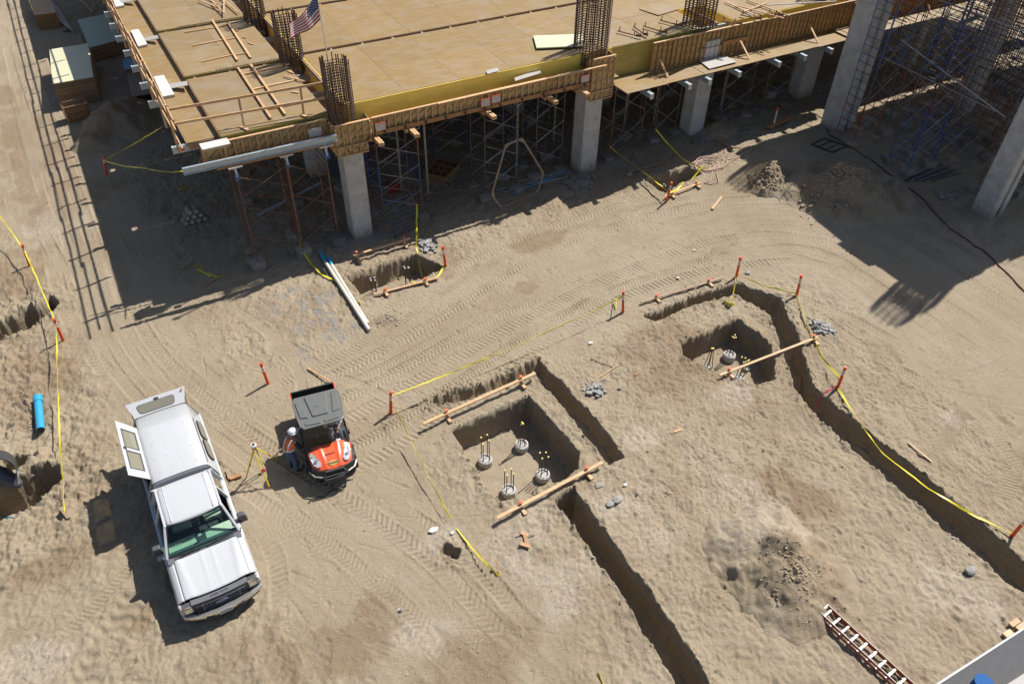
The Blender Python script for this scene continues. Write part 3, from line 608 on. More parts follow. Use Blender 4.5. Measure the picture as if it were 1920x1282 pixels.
# deck sides (yellow coated), each bay front and the trough sides
def side(x0,x1,y0,y1,z0,z1,mt='yellow',n=1,name='side_form_panel'):
    for i in range(n):
        if abs(x1-x0)>abs(y1-y0): B(mt).box(x0+(x1-x0)*i/n+.004,x0+(x1-x0)*(i+1)/n-.004,y0,y1,z0,z1).build(name,deck)
        else: B(mt).box(x0,x1,y0+(y1-y0)*i/n+.004,y0+(y1-y0)*(i+1)/n-.004,z0,z1).build(name,deck)
MT['olive']=plywood('olive_form_face',(0.42,0.34,0.09),(0.32,0.25,0.06),var=0.04,rough=0.4,scuff=0.3)
side(9.5,20.6,30.47,30.51,5.25,ZD-.021,'yellow',4); side(20.6,23.2,30.47,30.51,5.25,ZD-.021,'yellow',1)
side(23.2,29.25,30.47,30.51,4.9,ZD-.021,'olive',5); side(31.2,41,30.57,30.61,4.9,ZD-.021,'yellow',4); side(41,62,30.95,30.99,4.9,ZD-.021,'yellow',8)
side(9.45,9.49,30.51,36.42,5.6,ZD-.021,'yellow',2)
for a,b_ in bands[1:]: side(9.45,9.49,a,b_,5.6,ZD-.021,'yellow',2)
for a,b_ in bands: side(9.5,41,b_+.0,b_+.02,5.95,ZD-.021,'edgew',5)
for a,b_ in bands[1:]: side(9.5,41,a-.03,a-.01,5.95,ZD-.021,'edgew',5)
for a,b_ in lb: side(4.2,8.68,a-.04,a-.005,5.45,ZL-.021,'olive',2); side(8.68,8.72,a,b_,5.4,ZL-.021,'edgew',2); side(4.165,4.195,a,b_,5.45,ZL-.021,'edgew',2); side(4.2,8.68,b_+.005,b_+.03,5.45,ZL-.021,'edgew',2)
side(2.91,2.945,31.2,62,5.75,5.89,'edgew',12); side(2.95,4.16,31.16,31.195,5.6,5.87,'lumber_old',1)
side(29.25,29.29,31.6,33.2,5.6,ZD-.021,'yellow',1); side(31.15,31.19,30.62,33.2,5.6,ZD-.021,'yellow',1); side(29.25,31.2,33.16,33.2,5.6,ZD-.021,'yellow',1); side(28.4,29.25,31.56,31.6,5.6,ZD-.021,'yellow',1)
def flo(x0,x1,y0,y1,z,mt='deck',name='trough_bottom'): B(mt).box(x0,x1,y0,y1,z-.02,z).build(name,deck)
flo(8.6,9.6,29.9,62,5.39,'lumber_old'); side(9.45,9.49,30.51,62,5.37,5.59,'yellow',3); flo(9.5,41,36.3,36.85,5.93,'edgew'); flo(9.5,41,42.5,43.0,5.93,'edgew'); flo(9.5,41,48.7,49.2,5.93,'edgew')
for a,b_ in zip(lb[:-1],lb[1:]): flo(4.1,8.74,a[1]-.1,b_[0]+.1,5.43,'lumber_old')
flo(4.0,8.7,30.2,30.95,5.25,'lumber_old'); flo(9.4,23.3,29.8,30.6,5.22,'deck'); flo(28.4,31.2,29.9,33.3,5.58,'lumber_old')
flo(23.2,62,29.9,31.2,4.86,'lumber_old'); side(4.2,8.68,30.6,30.67,5.26,5.44,'edgew',1)
flo(9.5,62,55.1,80,6.2,'deck','plywood_field'); flo(2.5,9.44,61,80,6.2,'deck2','plywood_field')
# joists and soffit stringers under the deck
jm=B('lumber_old').box(-.05,.05,-3,3,-.1,.1).mesh('joist'); sm=B('alu').box(-6,6,-.06,.06,-.13,.13).mesh('stringer')
for y in (33.8,39.9,46.0,52.4): 
    for k in range(23): link('joist',jm,deck,(4.6+k*1.6-2.4,y-30,6.3 if k>2 else 5.95))
for x in (10.3,21.3,33):
    for y in (31,33.5,35.5,38,41,44,47): link('stringer',sm,deck,(x-2.4,y-30,6.06 if x>11 else 5.7))
# end beams poking out on the left
tm=B('alu').box(0,1.6,-.08,.08,-.14,.14).m('whiteboard').box(-.03,0,-.09,.09,-.15,.15).mesh('beam_end')
for a,b_ in ((325,282),(281,197),(265,162),(249,130),(234,101),(219,74),(208,50),(198,28)):
    p=atz(a,b_,5.65); link('beam_end',tm,deck,(p.x-2.4,p.y-30,5.65))
# ties and dowels sticking up out of the beam troughs
def mat_of_bars(x0,x1,y,z,label):
    t=thing('rebar_mat',label,'rebar',(x0,y,z)); n=int((x1-x0)/.16)
    for k in range(n): 
        x=x0+k*.16; B('rebar').tube([(x,y-.16,z+random.uniform(-.02,.02)),(x+.05,y+.2,z+random.uniform(-.02,.03))],.013,4).build('tie_bar',t)
    for d in (-.1,.1): B('rebar').tube([(x0,y+d,z),(x1,y+d,z)],.013,4).build('long_bar',t)
    return t
mat_of_bars(5.6,8.9,37.04,6.2,'grey rebar ends laid in the slot behind the front left deck bay'); mat_of_bars(5.2,8.9,43.37,6.2,'grey rebar ends laid in the slot by the second cage from the front corner')
# --- outer beam forms with studs
def edge_form(label,x0,x1,Y,z0,z1,sp,face='print',studmat='lumber',ledger=True,bolts=0,top='lumber',sw=.055):
    t=thing('edge_form',label,'formwork',(x0,Y,z0))
    n=max(1,round((x1-x0)/2.4))
    for i in range(n):
        a=x0+(x1-x0)*i/n+.003; c=x0+(x1-x0)*(i+1)/n-.003
        B(face).box(a,c,Y+.09,Y+.11,z0,z1-.04).build('plywood_panel',t)
    k=int((x1-x0)/sp); st=B(studmat).box(-sw/2,sw/2,-.09,0,0,z1-z0-.09-.04).mesh('stud')
    for i in range(k+1):
        x=x0+.03+(x1-x0-.06)*i/k; link('stud',st,t,(x-x0+random.uniform(-.03,.03),.088,.045))
    B(top).beam((x0,Y+.05,z1-.02),(x1,Y+.05,z1-.02),.11,.045).build('top_plate',t)
    B(studmat).beam((x0,Y+.045,z0+.02),(x1,Y+.045,z0+.02),.09,.045).build('bottom_plate',t)
    if ledger:
        B('formred').box(x0+.1,x1,Y-.06,Y-.004,z0-.02,z0+.17).build('ledger',t)
        for i in range(bolts):
            x=x0+.5+(x1-x0-.8)*i/max(1,bolts-1)
            B('black').tube([(x,Y-.062,z0+.08),(x,Y-.12,z0+.08)],.06,8).build('bolt_washer',t)
    return t
edge_form('stamped plywood edge form with studs between the first two columns, its left half',10.28,16.0,29.8,5.15,5.93,.34,bolts=6)
edge_form('stamped plywood edge form with studs between the first two columns, its right half',16.02,21.5,29.8,5.15,5.95,.34,bolts=5)
edge_form('stamped plywood edge form over the steel beam at the front left corner',4.2,8.5,30.38,5.3,6.05,.33,ledger=False)
edge_form('tall reddish stud wall form on the platform, its left length',25.4,33.0,29.95,4.93,6.44,.31,studmat='formred',ledger=False,face='print')
edge_form('tall reddish stud wall form on the platform, its right length',33.02,41.2,29.93,4.93,6.4,.31,studmat='formred',ledger=False)
edge_form('tall reddish stud wall form behind the blue scaffold',41.25,58,29.9,4.93,6.4,.31,studmat='formred',ledger=False)
for x,z,l in ((10.62,5.5,'left end'),(15.75,5.5,'middle, left of the seam'),(16.3,5.55,'middle, right of the seam'),(21.2,5.55,'right end')):
    tag(B('flagorange').box(x-.235,x+.235,29.72,29.735,z-.18,z+.19).m('paper').box(x-.22,x+.22,29.71,29.719,z-.17,z+.15).build('notice'),'grey printed notice on the long edge form at its '+l,'notice')
tag(B('paper').box(7.57,8.13,30.07,30.085,5.55,5.9).m('paper').box(7.58,8.12,30.06,30.069,5.56,5.88).build('notice'),'grey printed notice above the steel beam beside the first column','notice')
tag(B('flagorange').box(3.45,4.05,30.0,30.015,5.25,5.52).m('paper').box(3.5,4.0,29.985,29.999,5.23,5.48).build('notice'),'grey and orange notice under the box at the front left corner','notice')
t=thing('form_box','small timber box end with a whitish lid at the front left corner of the deck','formwork',(3.3,30.1,5.2))
B('whiteboard').box(3.3,4.4,30.05,30.6,6.03,6.07).build('lid',t); B('lumber').box(3.3,4.3,30.08,30.12,5.93,6.02).build('front_rail',t)
for x in (3.32,3.95,4.12): B('lumber').box(x,x+.06,30.1,30.16,5.2,5.92).build('stud',t)
B('print').box(3.34,4.19,30.2,30.22,5.15,5.92).build('plywood_panel',t); B('formred').box(3.28,3.315,30.1,30.6,5.1,6.0).build('side_board',t)
# steel walers, timber stringers
def ibeam(name,a,b,h,w,mt,label,cat,topm=None):
    t=thing(name,label,cat,a); a=Vector(a); b=Vector(b)
    B(mt).beam(a,b,.03,h-.04).build('web',t); u=Vector((0,0,h/2-.01))
    B(topm or mt).beam(a+u,b+u,w,.03).build('top_flange',t); B(mt).beam(a-u,b-u,w,.03).build('bottom_flange',t); return t
ibeam('steel_beam',(2.35,29.75,5.5),(8.62,29.65,5.5),.28,.11,'alu','long pale blue metal beam along the front left corner of the deck','beam','alu')
tag(B('formred').beam((3.6,29.75,5.31),(8.0,29.7,5.31),.22,.06).build('timber_plate'),'reddish timber lying under the long metal beam','timber')
for i,(x,l) in enumerate(((10.35,'next to the first column'),(12.02,'second from the first column'),(15.83,'in the middle of the bay'),(19.15,'second from the second column'),(20.95,'beside the second column'))):
    t=thing('timber_stringer','sawn timber pair poking out under the long edge form, '+l,'timber',(x,29,5))
    for d in (-.06,.06): B('lumber').box(x+d-.05,x+d+.05,29.02+random.uniform(-.03,.03),33,4.96,5.12).build('timber',t)
    B('formred').box(x-.3,x-.2,29.6,32,4.98,5.11).build('side_timber',t)
# --- platform along the right
pf=thing('work_platform','narrow plywood work platform running outside the tall stud form','platform',(23,28.55,4.9))
xs=[22.95,25.4,27.85,28.6,31.0,33.4,35.9,38.6]
for i in range(len(xs)-1):
    if i==2: sheet(pf,xs[i],28.7,28.56,29.9,4.91,'deck')
    else: sheet(pf,xs[i],xs[i+1],28.56+random.uniform(-.05,.05),30.0 if i else 30.4,4.9,'deck')
for i in range(5): sheet(pf,41.0+i*2.44,41+(i+1)*2.44,28.62,29.95,4.9,'deck2')
sheet(pf,23.0,25.4,29.9,30.45,4.9,'deck2')
jp=B('lumber_old').box(-.05,.05,28.6-28.55,1.9,-.13,-.02).mesh('joist')
for k in range(24): link('joist',jp,pf,(.1+k*1.2,0,0.0))
for i,(x) in enumerate((24.2,26.6,27.9,29.9,32.7,34.6,36.6)):
    t=thing('aluminium_stringer','white ended stringer under the work platform, number %s from its left'%('one','two','three','four','five','six','seven')[i],'beam',(x,28.2,4.7))
    B('alu').box(x-.04,x+.04,28.25,31,4.5,4.74).build('web',t); B('alu').box(x-.09,x+.09,28.22,31,4.745,4.77).build('top_flange',t); B('whiteboard').box(x-.1,x+.1,28.17,28.215,4.49,4.77).build('end_cap',t)
def brd(name,px4,z,th,mt,label,cat='board'):
    p=[atz(x,y,z) for x,y in px4]; tag(B(mt).extr(p,(0,0,-th)).build(name),label,cat)
brd('plywood_offcut',[(1310,113),(1358,104),(1382,116),(1330,129)],4.99,.03,'greyply','pale grey board lying on the work platform above the third column','plywood')
brd('plywood_offcut',[(1565,58),(1612,50),(1625,62),(1587,68)],4.99,.03,'deck2','loose tan plywood lying on the work platform beside the tall column','plywood')
brd('plywood_offcut',[(1000,67),(1092,64),(1096,86),(1006,90)],6.58,.05,'cream','thick pale green panel lying on the deck beside the second rebar cage','plywood')
brd('plywood_offcut',[(1198,17),(1240,7),(1275,17),(1235,29)],6.5,.02,'deck2','loose plywood sheet bridging the slot near the third rebar cage','plywood')
def boards(): pass
# kickers propping the wall form
for i,(a,b_,l) in enumerate((((1237,111,5.6),(1252,144,4.93),'leftmost'),((1386,73,5.6),(1405,110,4.93),'second from the left'),((1517,45,5.6),(1534,80,4.93),'third from the left, near the tall column'),((1738,2,5.6),(1745,24,4.93),'behind the blue scaffold'))):
    p=atY(a[0],a[1],29.9); q=atz(b_[0],b_[1],4.95); tag(B('lumber').beam(p,q,.1,.05).build('timber_kicker'),'short timber kicker propping the tall stud form, '+l,'timber')
tag(B('formred').box(30.0,31.6,29.87,29.94,5.55,5.75).build('timber_cleat'),'reddish board nailed across the studs of the tall form','board')
tag(B('greyply').beam(atY(1440+515/4,12/4*1,29.95),atY(1440-20/4,40/4,29.95),.08,.04).build('timber_batten'),'grey batten resting on top of the tall stud form','timber')
# --- concrete columns
def ccol(label,cx,cy,wx,wy,z0,z1,groove=False):
    c=.05; hx,hy=wx/2,wy/2
    poly=[(-hx+c,-hy),(hx-c,-hy),(hx,-hy+c),(hx,hy-c),(hx-c,hy),(-hx+c,hy),(-hx,hy-c),(-hx,-hy+c)]
    if groove: poly=[(-hx+c,-hy),(-.14,-hy),(-.14,-hy+.22),(.14,-hy+.22),(.14,-hy),(hx-c,-hy),(hx,-hy+c),(hx,hy-c),(hx-c,hy),(-hx+c,hy),(-hx,hy-c),(-hx,-hy+c)]
    t=thing('concrete_column',label,'column',(cx,cy,z0)); zs=[z0,z0+2.4,z0+4.8,z0+7.2,z1]; zs=[z for z in zs if z<z1-.3]+[z1]
    for i in range(len(zs)-1):
        B('concrete').prism(poly,zs[i]-z0+(0.012 if i else 0),zs[i+1]-z0).build('pour_lift',t,loc=(0,0,0))
        for zz in (zs[i]-z0+.6,zs[i]-z0+1.8):
            if zz<z1-z0-.2:
                for xx in (-.26,.26): B('dark').disc((xx*wx,-hy-.003,zz),(0,-1,0),.022,8).disc((-hx-.003,xx*wy,zz),(-1,0,0),.022,8).build('tie_hole',t,loc=(0,0,0))
    return t
ccol('light grey concrete column under the front rebar cage, nearest the truck',9.33,30.42,.92,.92,-.1,5.0)
ccol('grey concrete column with a stamped plywood collar in the middle of the front row',22.05,30.45,1.02,1.02,.1,4.9)
ccol('third grey concrete column from the left, below the work platform',29.35,30.45,1.0,1.0,.2,5.9)
ccol('shaded concrete column left of the tall raking one, next to the blue ladder frame',38.2,30.9,1.2,1.0,.6,5.9)
ccol('tall concrete column running out of the top of the frame',37.0,26.75,1.3,1.3,.5,10.4,True)
ccol('concrete column at the right edge of the frame above the pipe bundle',37.9,17.3,1.1,1.1,.0,10.4,True)
k=0
for x,y,l in ((9.3,36.6,'behind the front left rebar cage'),(9.3,42.8,'two bays behind the front left cage'),(22.2,38.2,'deep in the shade between the middle columns'),(22.2,44,'far back in the shade behind the middle column'),(33,38,'far back in the shade right of the third column'),(47.5,30.7,'far right behind the blue and rust scaffold'),(45.2,24.6,'inside the tall scaffold on the right')):
    ccol('dim concrete column '+l,x,y,.9,.9,0.2 if x<30 else .6,10.4 if x==45.2 else 5.55)
# column head forms
def cform(label,x0,x1,Y,z0,z1,depth=1.1,rails=True,sp=.3):
    t=thing('column_form',label,'formwork',(x0,Y,z0))
    B('print').box(x0,x1,Y+.09,Y+.11,z0,z1).build('plywood_panel',t)
    B('print').box(x0+.0,x0+.02,Y+.112,Y+depth,z0,z1).build('plywood_panel',t); B('print').box(x1-.02,x1,Y+.112,Y+depth,z0,z1).build('plywood_panel',t)
    k=int((x1-x0)/sp)
    for i in range(k+1):
        x=x0+.03+(x1-x0-.06)*i/k; B('lumber').box(x-.025,x+.025,Y+.0,Y+.088,z0+.05,z1-.05).build('stud',t)
    B('lumber').box(x0,x1,Y-.01,Y+.11,z1,z1+.045).build('top_plate',t); B('lumber').box(x0-.0,x1,Y-.005,Y+.085,z0-.05,z0-.004).build('bottom_plate',t)
    for i in range(3): B('lumber').box(x0-.09,x0-.002,Y+.2+i*.32,Y+.25+i*.32,z0,z1).build('stud',t)
    return t
cform('stamped plywood collar form on the first column below the rebar cage',8.6,10.2,29.75,4.98,5.9)
t=cform('small stamped plywood skirt form at the head of the first column',8.62,9.98,29.70,4.55,4.93,depth=.9)
for x in (9.05,9.5): B('black').tube([(x,29.72,4.75),(x,29.55,4.75)],.03,6).build('tie_rod',t)
cform('tall stamped plywood collar form on the second column',21.6,22.95,29.72,4.75,6.35)
cform('lower stamped plywood skirt form on the second column',21.62,22.93,29.74,4.3,4.68,depth=.9)
B_=thing('side_board_stack','plain boards closing the beam end beside the second column','board',(21.35,29.8,5)); 
for i in range(2): B('formred').box(21.52+i*.03,21.545+i*.03,29.85,30.4,5.0,6.2).build('board',B_)
# --- rebar cages
def cage_proto(r,hgt,n=22):
    t=thing('rebar_cage','proto','rebar cage',(0,0,0)); bar=B('rebar').tube([(0,0,0),(0,0,hgt)],.026,5).mesh('vertical_bar')
    pth=[]; hw=r; c=r*.45
    pc=[(-hw+c,-hw),(hw-c,-hw),(hw,-hw+c),(hw,hw-c),(hw-c,hw),(-hw+c,hw),(-hw,hw-c),(-hw,-hw+c)]
    per=[]; 
    for i in range(8):
        a=Vector((*pc[i],0)); b_=Vector((*pc[(i+1)%8],0)); m_=3 if i%2==0 else 3
        for j in range(m_): per.append(a.lerp(b_,j/m_))
    for p in per: link('vertical_bar',bar,t,(p.x+random.uniform(-.015,.015),p.y,random.uniform(-.08,.08)),(random.uniform(-.012,.012),random.uniform(-.012,.012),0))
    hoop=B('rebar').tube([Vector((*q,0))*1.03 for q in pc+[pc[0]]],.019,4,cap=False).mesh('hoop')
    z=.05
    while z<hgt-.25: link('hoop',hoop,t,(0,0,z),(random.uniform(-.01,.01),random.uniform(-.01,.01),0)); z+=.115
    return t
cg=cage_proto(.50,2.75); cg['label']='round column rebar cage at the front left corner with the flagpole tied to it'; cg.location=(9.2,30.45,5.75)
dup(cg,(9.0,36.5,5.75),label='round column rebar cage just left of the flag, one bay back')
dup(cg,(9.0,42.7,5.3),label='round column rebar cage cut by the top edge, two bays behind the flag')
cg2=cage_proto(.72,3.6); cg2['label']='tall dense rebar cage above the second column beside the pale green panel'; cg2.location=(22.1,30.75,5.9)
dup(cg2,(28.95,30.9,5.9),label='tall dense rebar cage above the third column, cut by the top edge')
dup(cg,(38.0,31.2,5.6),label='short stub of rebar cage left of the tall column at the top edge')
# --- flag
fx,fy=9.12,30.55
t=thing('flag','United States flag on a thin pole tied to the front left rebar cage','flag',(9.05,30.6,5.9))
B('whitecloth').tube([(9.05,30.55,6.5),(8.93,30.6,11.1)],.022,6).build('pole',t)
nu,nv=30,26; mb=MB(); HT=Vector((8.92,30.6,10.95)); HB=Vector((8.925,30.6,10.0)); FB=Vector((7.5,30.15,9.62)); FT=Vector((7.62,30.25,10.12))
def fpt(u,v):
    a=HT.lerp(HB,v); b_=FT.lerp(FB,v); p=a.lerp(b_,u); p.y+=.07*math.sin(u*9+v*2)*u**.5; p.z+=.05*math.sin(u*7.0+v*1.5)*u-.10*math.sin(math.pi*u)*(1-u)*1.2+.0; return p
vs=[fpt(i/nu,j/nv) for j in range(nv+1) for i in range(nu+1)]
for mk in ('flagred','flagwhite','flagblue'):
    fs=[]
    for j in range(nv):
        for i in range(nu):
            st=j*13//nv; can=(j<14 and i<nu*.4)
            kk='flagblue' if can else ('flagred' if st%2==0 else 'flagwhite')
            if kk==mk: q=j*(nu+1)+i; fs.append((q,q+1,q+nu+2,q+nu+1))
    mb.m(mk); mb.add(vs,fs)
mb.smooth=True; cl=mb.build('cloth',t,fixn=False); sm_=cl.modifiers.new('thick','SOLIDIFY'); sm_.thickness=.006; sm_.offset=0
mb=B('flagwhite')
for r in range(9):
    for c in range(6 if r%2==0 else 5):
        u=(.035+c*.066+(0.033 if r%2 else 0)); v=(.03+r*.057); p=fpt(u,v); e1=(fpt(u+.01,v)-p).normalized(); e2=(fpt(u,v+.02)-p).normalized(); nn=e1.cross(e2).normalized()
        for sg in (1,-1):
            ps=[]
            for q in range(10):
                a=math.pi*q/5; rr=.024 if q%2==0 else .011; ps.append(p+nn*.008*sg+e1*math.sin(a)*rr-e2*math.cos(a)*rr)
            mb.add(ps,[tuple(range(10))])
mb.build('star_field',t,fixn=False)
# --- guard rails
def rail_left():
    t=thing('guard_rail','long doubled timber guard rail along the left edge of the deck','guard rail',(2.45,30,6))
    for z,y0,e in ((7.5,30.0,0),(6.95,30.35,.0),(6.36,29.85,0)):
        y=y0
        while y<84: 
            y2=y+4.85; x=2.58
            B('lumber').beam((x+random.uniform(-.02,.04),y,z+random.uniform(-.04,.04)),(x+random.uniform(-.02,.04),y2+.4,z+random.uniform(-.04,.04)),.045,.09).build('rail',t); y=y2
    B('red').box(2.53,2.65,29.82,29.845,6.31,6.41).build('red_tip',t)
    for k in range(22): 
        y=31.2+k*2.44; B('lumber').beam((2.54,y,5.6),(2.56,y+random.uniform(-.05,.05),7.6),.09,.09).build('rail_post',t)
rail_left()
t=thing('guard_rail','timber guard rail crossing the front left bay, ending at the rebar cage','guard rail',(2.6,30.6,6.4))
B('lumber').beam((2.62,31.56,7.25),(8.9,31.1,7.28),.045,.1).build('rail',t); B('lumber').beam((2.65,31.2,6.8),(8.9,30.72,6.8),.045,.1).build('rail',t)
B('lumber').beam((5.22,30.95,6.1),(5.35,31.45,7.3),.09,.045).build('rail_post',t); B('lumber').beam((7.71,30.9,6.1),(7.86,31.24,7.3),.09,.045).build('rail_post',t)
B('lumber').beam((5.12,31.0,6.2),(5.3,30.62,6.18),.12,.05).build('foot_block',t); B('lumber').beam((7.6,30.95,6.2),(7.85,30.55,6.18),.12,.05).build('foot_block',t)
# --- loose lumber on the left bays
def lum(a,b_,z,label,w=.09,h=.045,mt='lumber',name='loose_lumber'):
    p=atz(*a,z); q=atz(*b_,z); tag(B(mt).beam(p,q,w,h).build(name),label,'timber'); 
z=ZL+.03
for a,b_,zz,l in (((398,38),(445,113),z+.05,'left long stud of the ladder pattern on the second bay'),((427,42),(470,108),z+.05,'right long stud of the ladder pattern on the second bay'),
  ((346,61),(403,52),z,'top short crosspiece left of the ladder pattern on the second bay'),((361,86),(418,75),z,'middle short crosspiece on the second bay'),((378,116),(437,103),z,'bottom short crosspiece on the second bay'),
  ((408,51),(426,47),z,'small top crosspiece inside the ladder pattern'),((425,75),(441,71),z,'small middle crosspiece inside the ladder pattern'),((443,103),(462,100),z,'small bottom crosspiece inside the ladder pattern'),
  ((446,127),(508,221),z+.06,'left long stud laid over the front left bay'),((470,121),(535,214),z+.06,'right long stud laid over the front left bay'),
  ((452,140),(542,121),z,'rear crosspiece under the two long studs on the front left bay'),((473,168),(556,150),z,'middle crosspiece under the two long studs on the front left bay'),((497,206),(594,187),z,'front crosspiece under the two long studs on the front left bay'),
  ((532,142),(571,153),z+.05,'short stick near the edge of the front left bay'),((538,133),(551,138),z,'tiny offcut at the back of the front left bay'),((547,172),(560,174),z,'tiny offcut right of the two long studs'),
  ((372,0),(415,18),z+.1,'crossed stick at the top left of the third bay'),((395,0),(420,25),z+.15,'crossed stick in the middle of the third bay pile'),((410,-8),(447,24),z+.1,'crossed stick at the right of the third bay pile'),((385,-2),(408,8),z,'short stick under the third bay pile'),((420,0),(420,25),z+.2,'stub on top of the third bay pile'),
  ((440,55),(446,59),z,'L shaped scrap beside the ladder pattern'),((455,70),(462,72),z,'scrap piece in the middle of the second bay'),((465,80),(475,84),z,'V shaped scrap on the second bay')):
    lum(a,b_,zz,l,w=.1 if 'long' in l else .06)
brd('white_board',[(245,57),(260,55),(276,83),(259,87)],6.02,.10,'whiteboard','clean white board beside the left rail, upper of the two near the slot','board')
brd('white_board',[(288,144),(307,141),(327,177),(305,181)],6.02,.10,'whiteboard','mottled white board beside the left rail, nearest the front corner','board')
brd('white_board',[(211,-3),(224,-6),(233,10),(217,13)],6.02,.10,'whiteboard','white board beside the left rail at the top edge of the frame','board')
for q,l in (([(270,71),(295,66),(297,72),(273,77)],'behind the ladder pattern bay'),([(317,157),(350,152),(352,160),(320,166)],'beside the mottled white board'),([(222,0),(250,-5),(255,0),(228,6)],'at the top edge of the frame')):
    p=[atz(*q[0],6.02),atz(*q[1],6.19),atz(*q[2],6.19),atz(*q[3],6.02)]; tag(B('greyply').extr(p,(0,0,-.02)).build('white_strip'),'pale strip laid across the dark step '+l,'board')
# long lumber lying along the front form and offcuts
tag(B('lumber').beam((13.3,29.6,6.02),(22.3,29.62,6.05),.16,.04).build('plank'),'long pale plank lying on top of the edge form between the columns','timber')
brd('plywood_offcut',[(912,132),(933,127),(936,133),(914,139)],6.55,.02,'greyply','small grey offcut leaning at the deck edge','plywood')
brd('plywood_offcut',[(965,146),(1012,130),(1015,137),(966,152)],6.1,.03,'greyply','grey plank offcut resting on the edge form left of the second column','plywood')
for i,(a,b_,l) in enumerate((((1158,58),(1204,70),'leftmost'),((1188,50),(1214,68),'second from the left'),((1206,49),(1252,63),'third from the left'),((1237,38),(1282,50),'fourth from the left, rearmost'),((1353,39),(1393,46),'right of the third rebar cage'),((1388,28),(1428,37),'near the tall form at the right'),((1438,25),(1470,30),'rightmost, by the loose battens'))):
    p=atz(*a,6.56); q=atz(*b_,6.56); t=thing('steel_shore','rusty steel shore lying on the deck, '+l,'steel prop',(p.x,p.y,6.5)); d=(q-p).normalized()
    B('rust').beam(p,q,.06,.05).build('bar',t)
    for s in (p+d*.1,q-d*.1,q-d*.45): B('rust').tube([s,s+Vector((.02,0,.22))],.025,5).build('upright',t); 
    B('rust').beam(q-d*.2+Vector((-.1,.1,.03)),q-d*.2+Vector((.1,-.1,.03)),.05,.12).build('bracket',t)
for a,b_,l in (((1360,3),(1418,30),'dark pole lying behind the third rebar cage'),((1380,10),(1470,35),'long batten running towards the tall form'),((1395,22),(1440,5),'crossed batten at the top edge'),((1400,0),(1480,30),'second long batten beside it')):
    lum(a,b_,6.55,l,w=.08)
# --- scaffold shoring
def frame_mesh(w,h,mt,rungs=4):
    m_=B(mt)
    for y in (0,w): m_.tube([(0,y,0),(0,y,h)],.027,6)
    for k in range(rungs): m_.tube([(0,0,h*(k+.5)/rungs),(0,w,h*(k+.5)/rungs)],.019,5)
    return m_.mesh('ladder_frame')
def brace_mesh(L,h,mt): return B(mt).tube([(0,0,.25),(L,0,h-.25)],.014,5).mesh('cross_brace'),B(mt).tube([(0,0,h-.25),(L,0,.25)],.014,5).mesh('cross_brace')
FM={};LEG=B('dark').tube([(0,0,0),(0,0,.55)],.02,5).mesh('screw_jack'); HEADM=B('galv').box(-.1,.1,-.1,.1,0,.03).box(-.1,-.085,-.1,.1,.03,.16).box(.085,.1,-.1,.1,.03,.16).tube([(0,0,-.4),(0,0,0)],.022,5).mesh('u_head')
PADM=[]
for i in range(5):
    m_=B('block' if i<4 else 'lumber_old'); z=0
    for k in range(1 if i%2==0 else 2):
        s=.26+.02*((i+k)%3); m_.box(-s,s,-s*.95,s*.95,z,z+.2 if i<3 else z+.11); z+=.205 if i<3 else .115
    PADM.append((m_.mesh('footing_block'),z))
def tower(label,x,y,L,w,z0,z1,mt='rust',bm='galv',sh=None,pads=True,lift=1.6,rungs=4,descr='',head=True,padkind=None,rot=0.0):
    t=thing('shoring_tower',label,'scaffold tower',(x,y,z0),rot)
    j0=.45; j1=.35 if head else 0.05; n=max(1,round((z1-z0-j0-j1)/lift)); h=(z1-z0-j0-j1)/n
    for k in range(n):
        mk=mt if isinstance(mt,str) else mt[k%len(mt)]
        key=(w,round(h,2),mk,rungs)
        if key not in FM: FM[key]=frame_mesh(w,h-.03,mk,rungs)
        bk=('b',L,round(h,2),bm)
        if bk not in FM: FM[bk]=brace_mesh(L,h,bm)
        for dx in (0,L): link('ladder_frame',FM[key],t,(dx,0,j0+k*h))
        for dy in (0,w):
            for q in (0,1): link('cross_brace',FM[bk][q],t,(0,dy+(.03 if q else -.03),j0+k*h))
    i=0
    for dx in (0,L):
        for dy in (0,w):
            link('screw_jack',LEG,t,(dx,dy,-.05 if not pads else .2))
            if head: link('u_head',HEADM,t,(dx,dy,z1-z0-.2))
            if pads:
                P0=Vector((x+dx*math.cos(rot)-dy*math.sin(rot),y+dx*math.sin(rot)+dy*math.cos(rot)))
                pm,ph=random.choice(PADM) if padkind is None else PADM[padkind]
                o=link('footing_block',pm,None,(P0.x,P0.y,gh(P0.x,P0.y)-.04),(0,0,random.uniform(-.5,.5)))
                tag(o,'pad under '+('left ' if dx==0 else 'right ')+('front' if dy==0 else 'rear')+' leg of '+descr,'footing block')
                i+=1
    return t
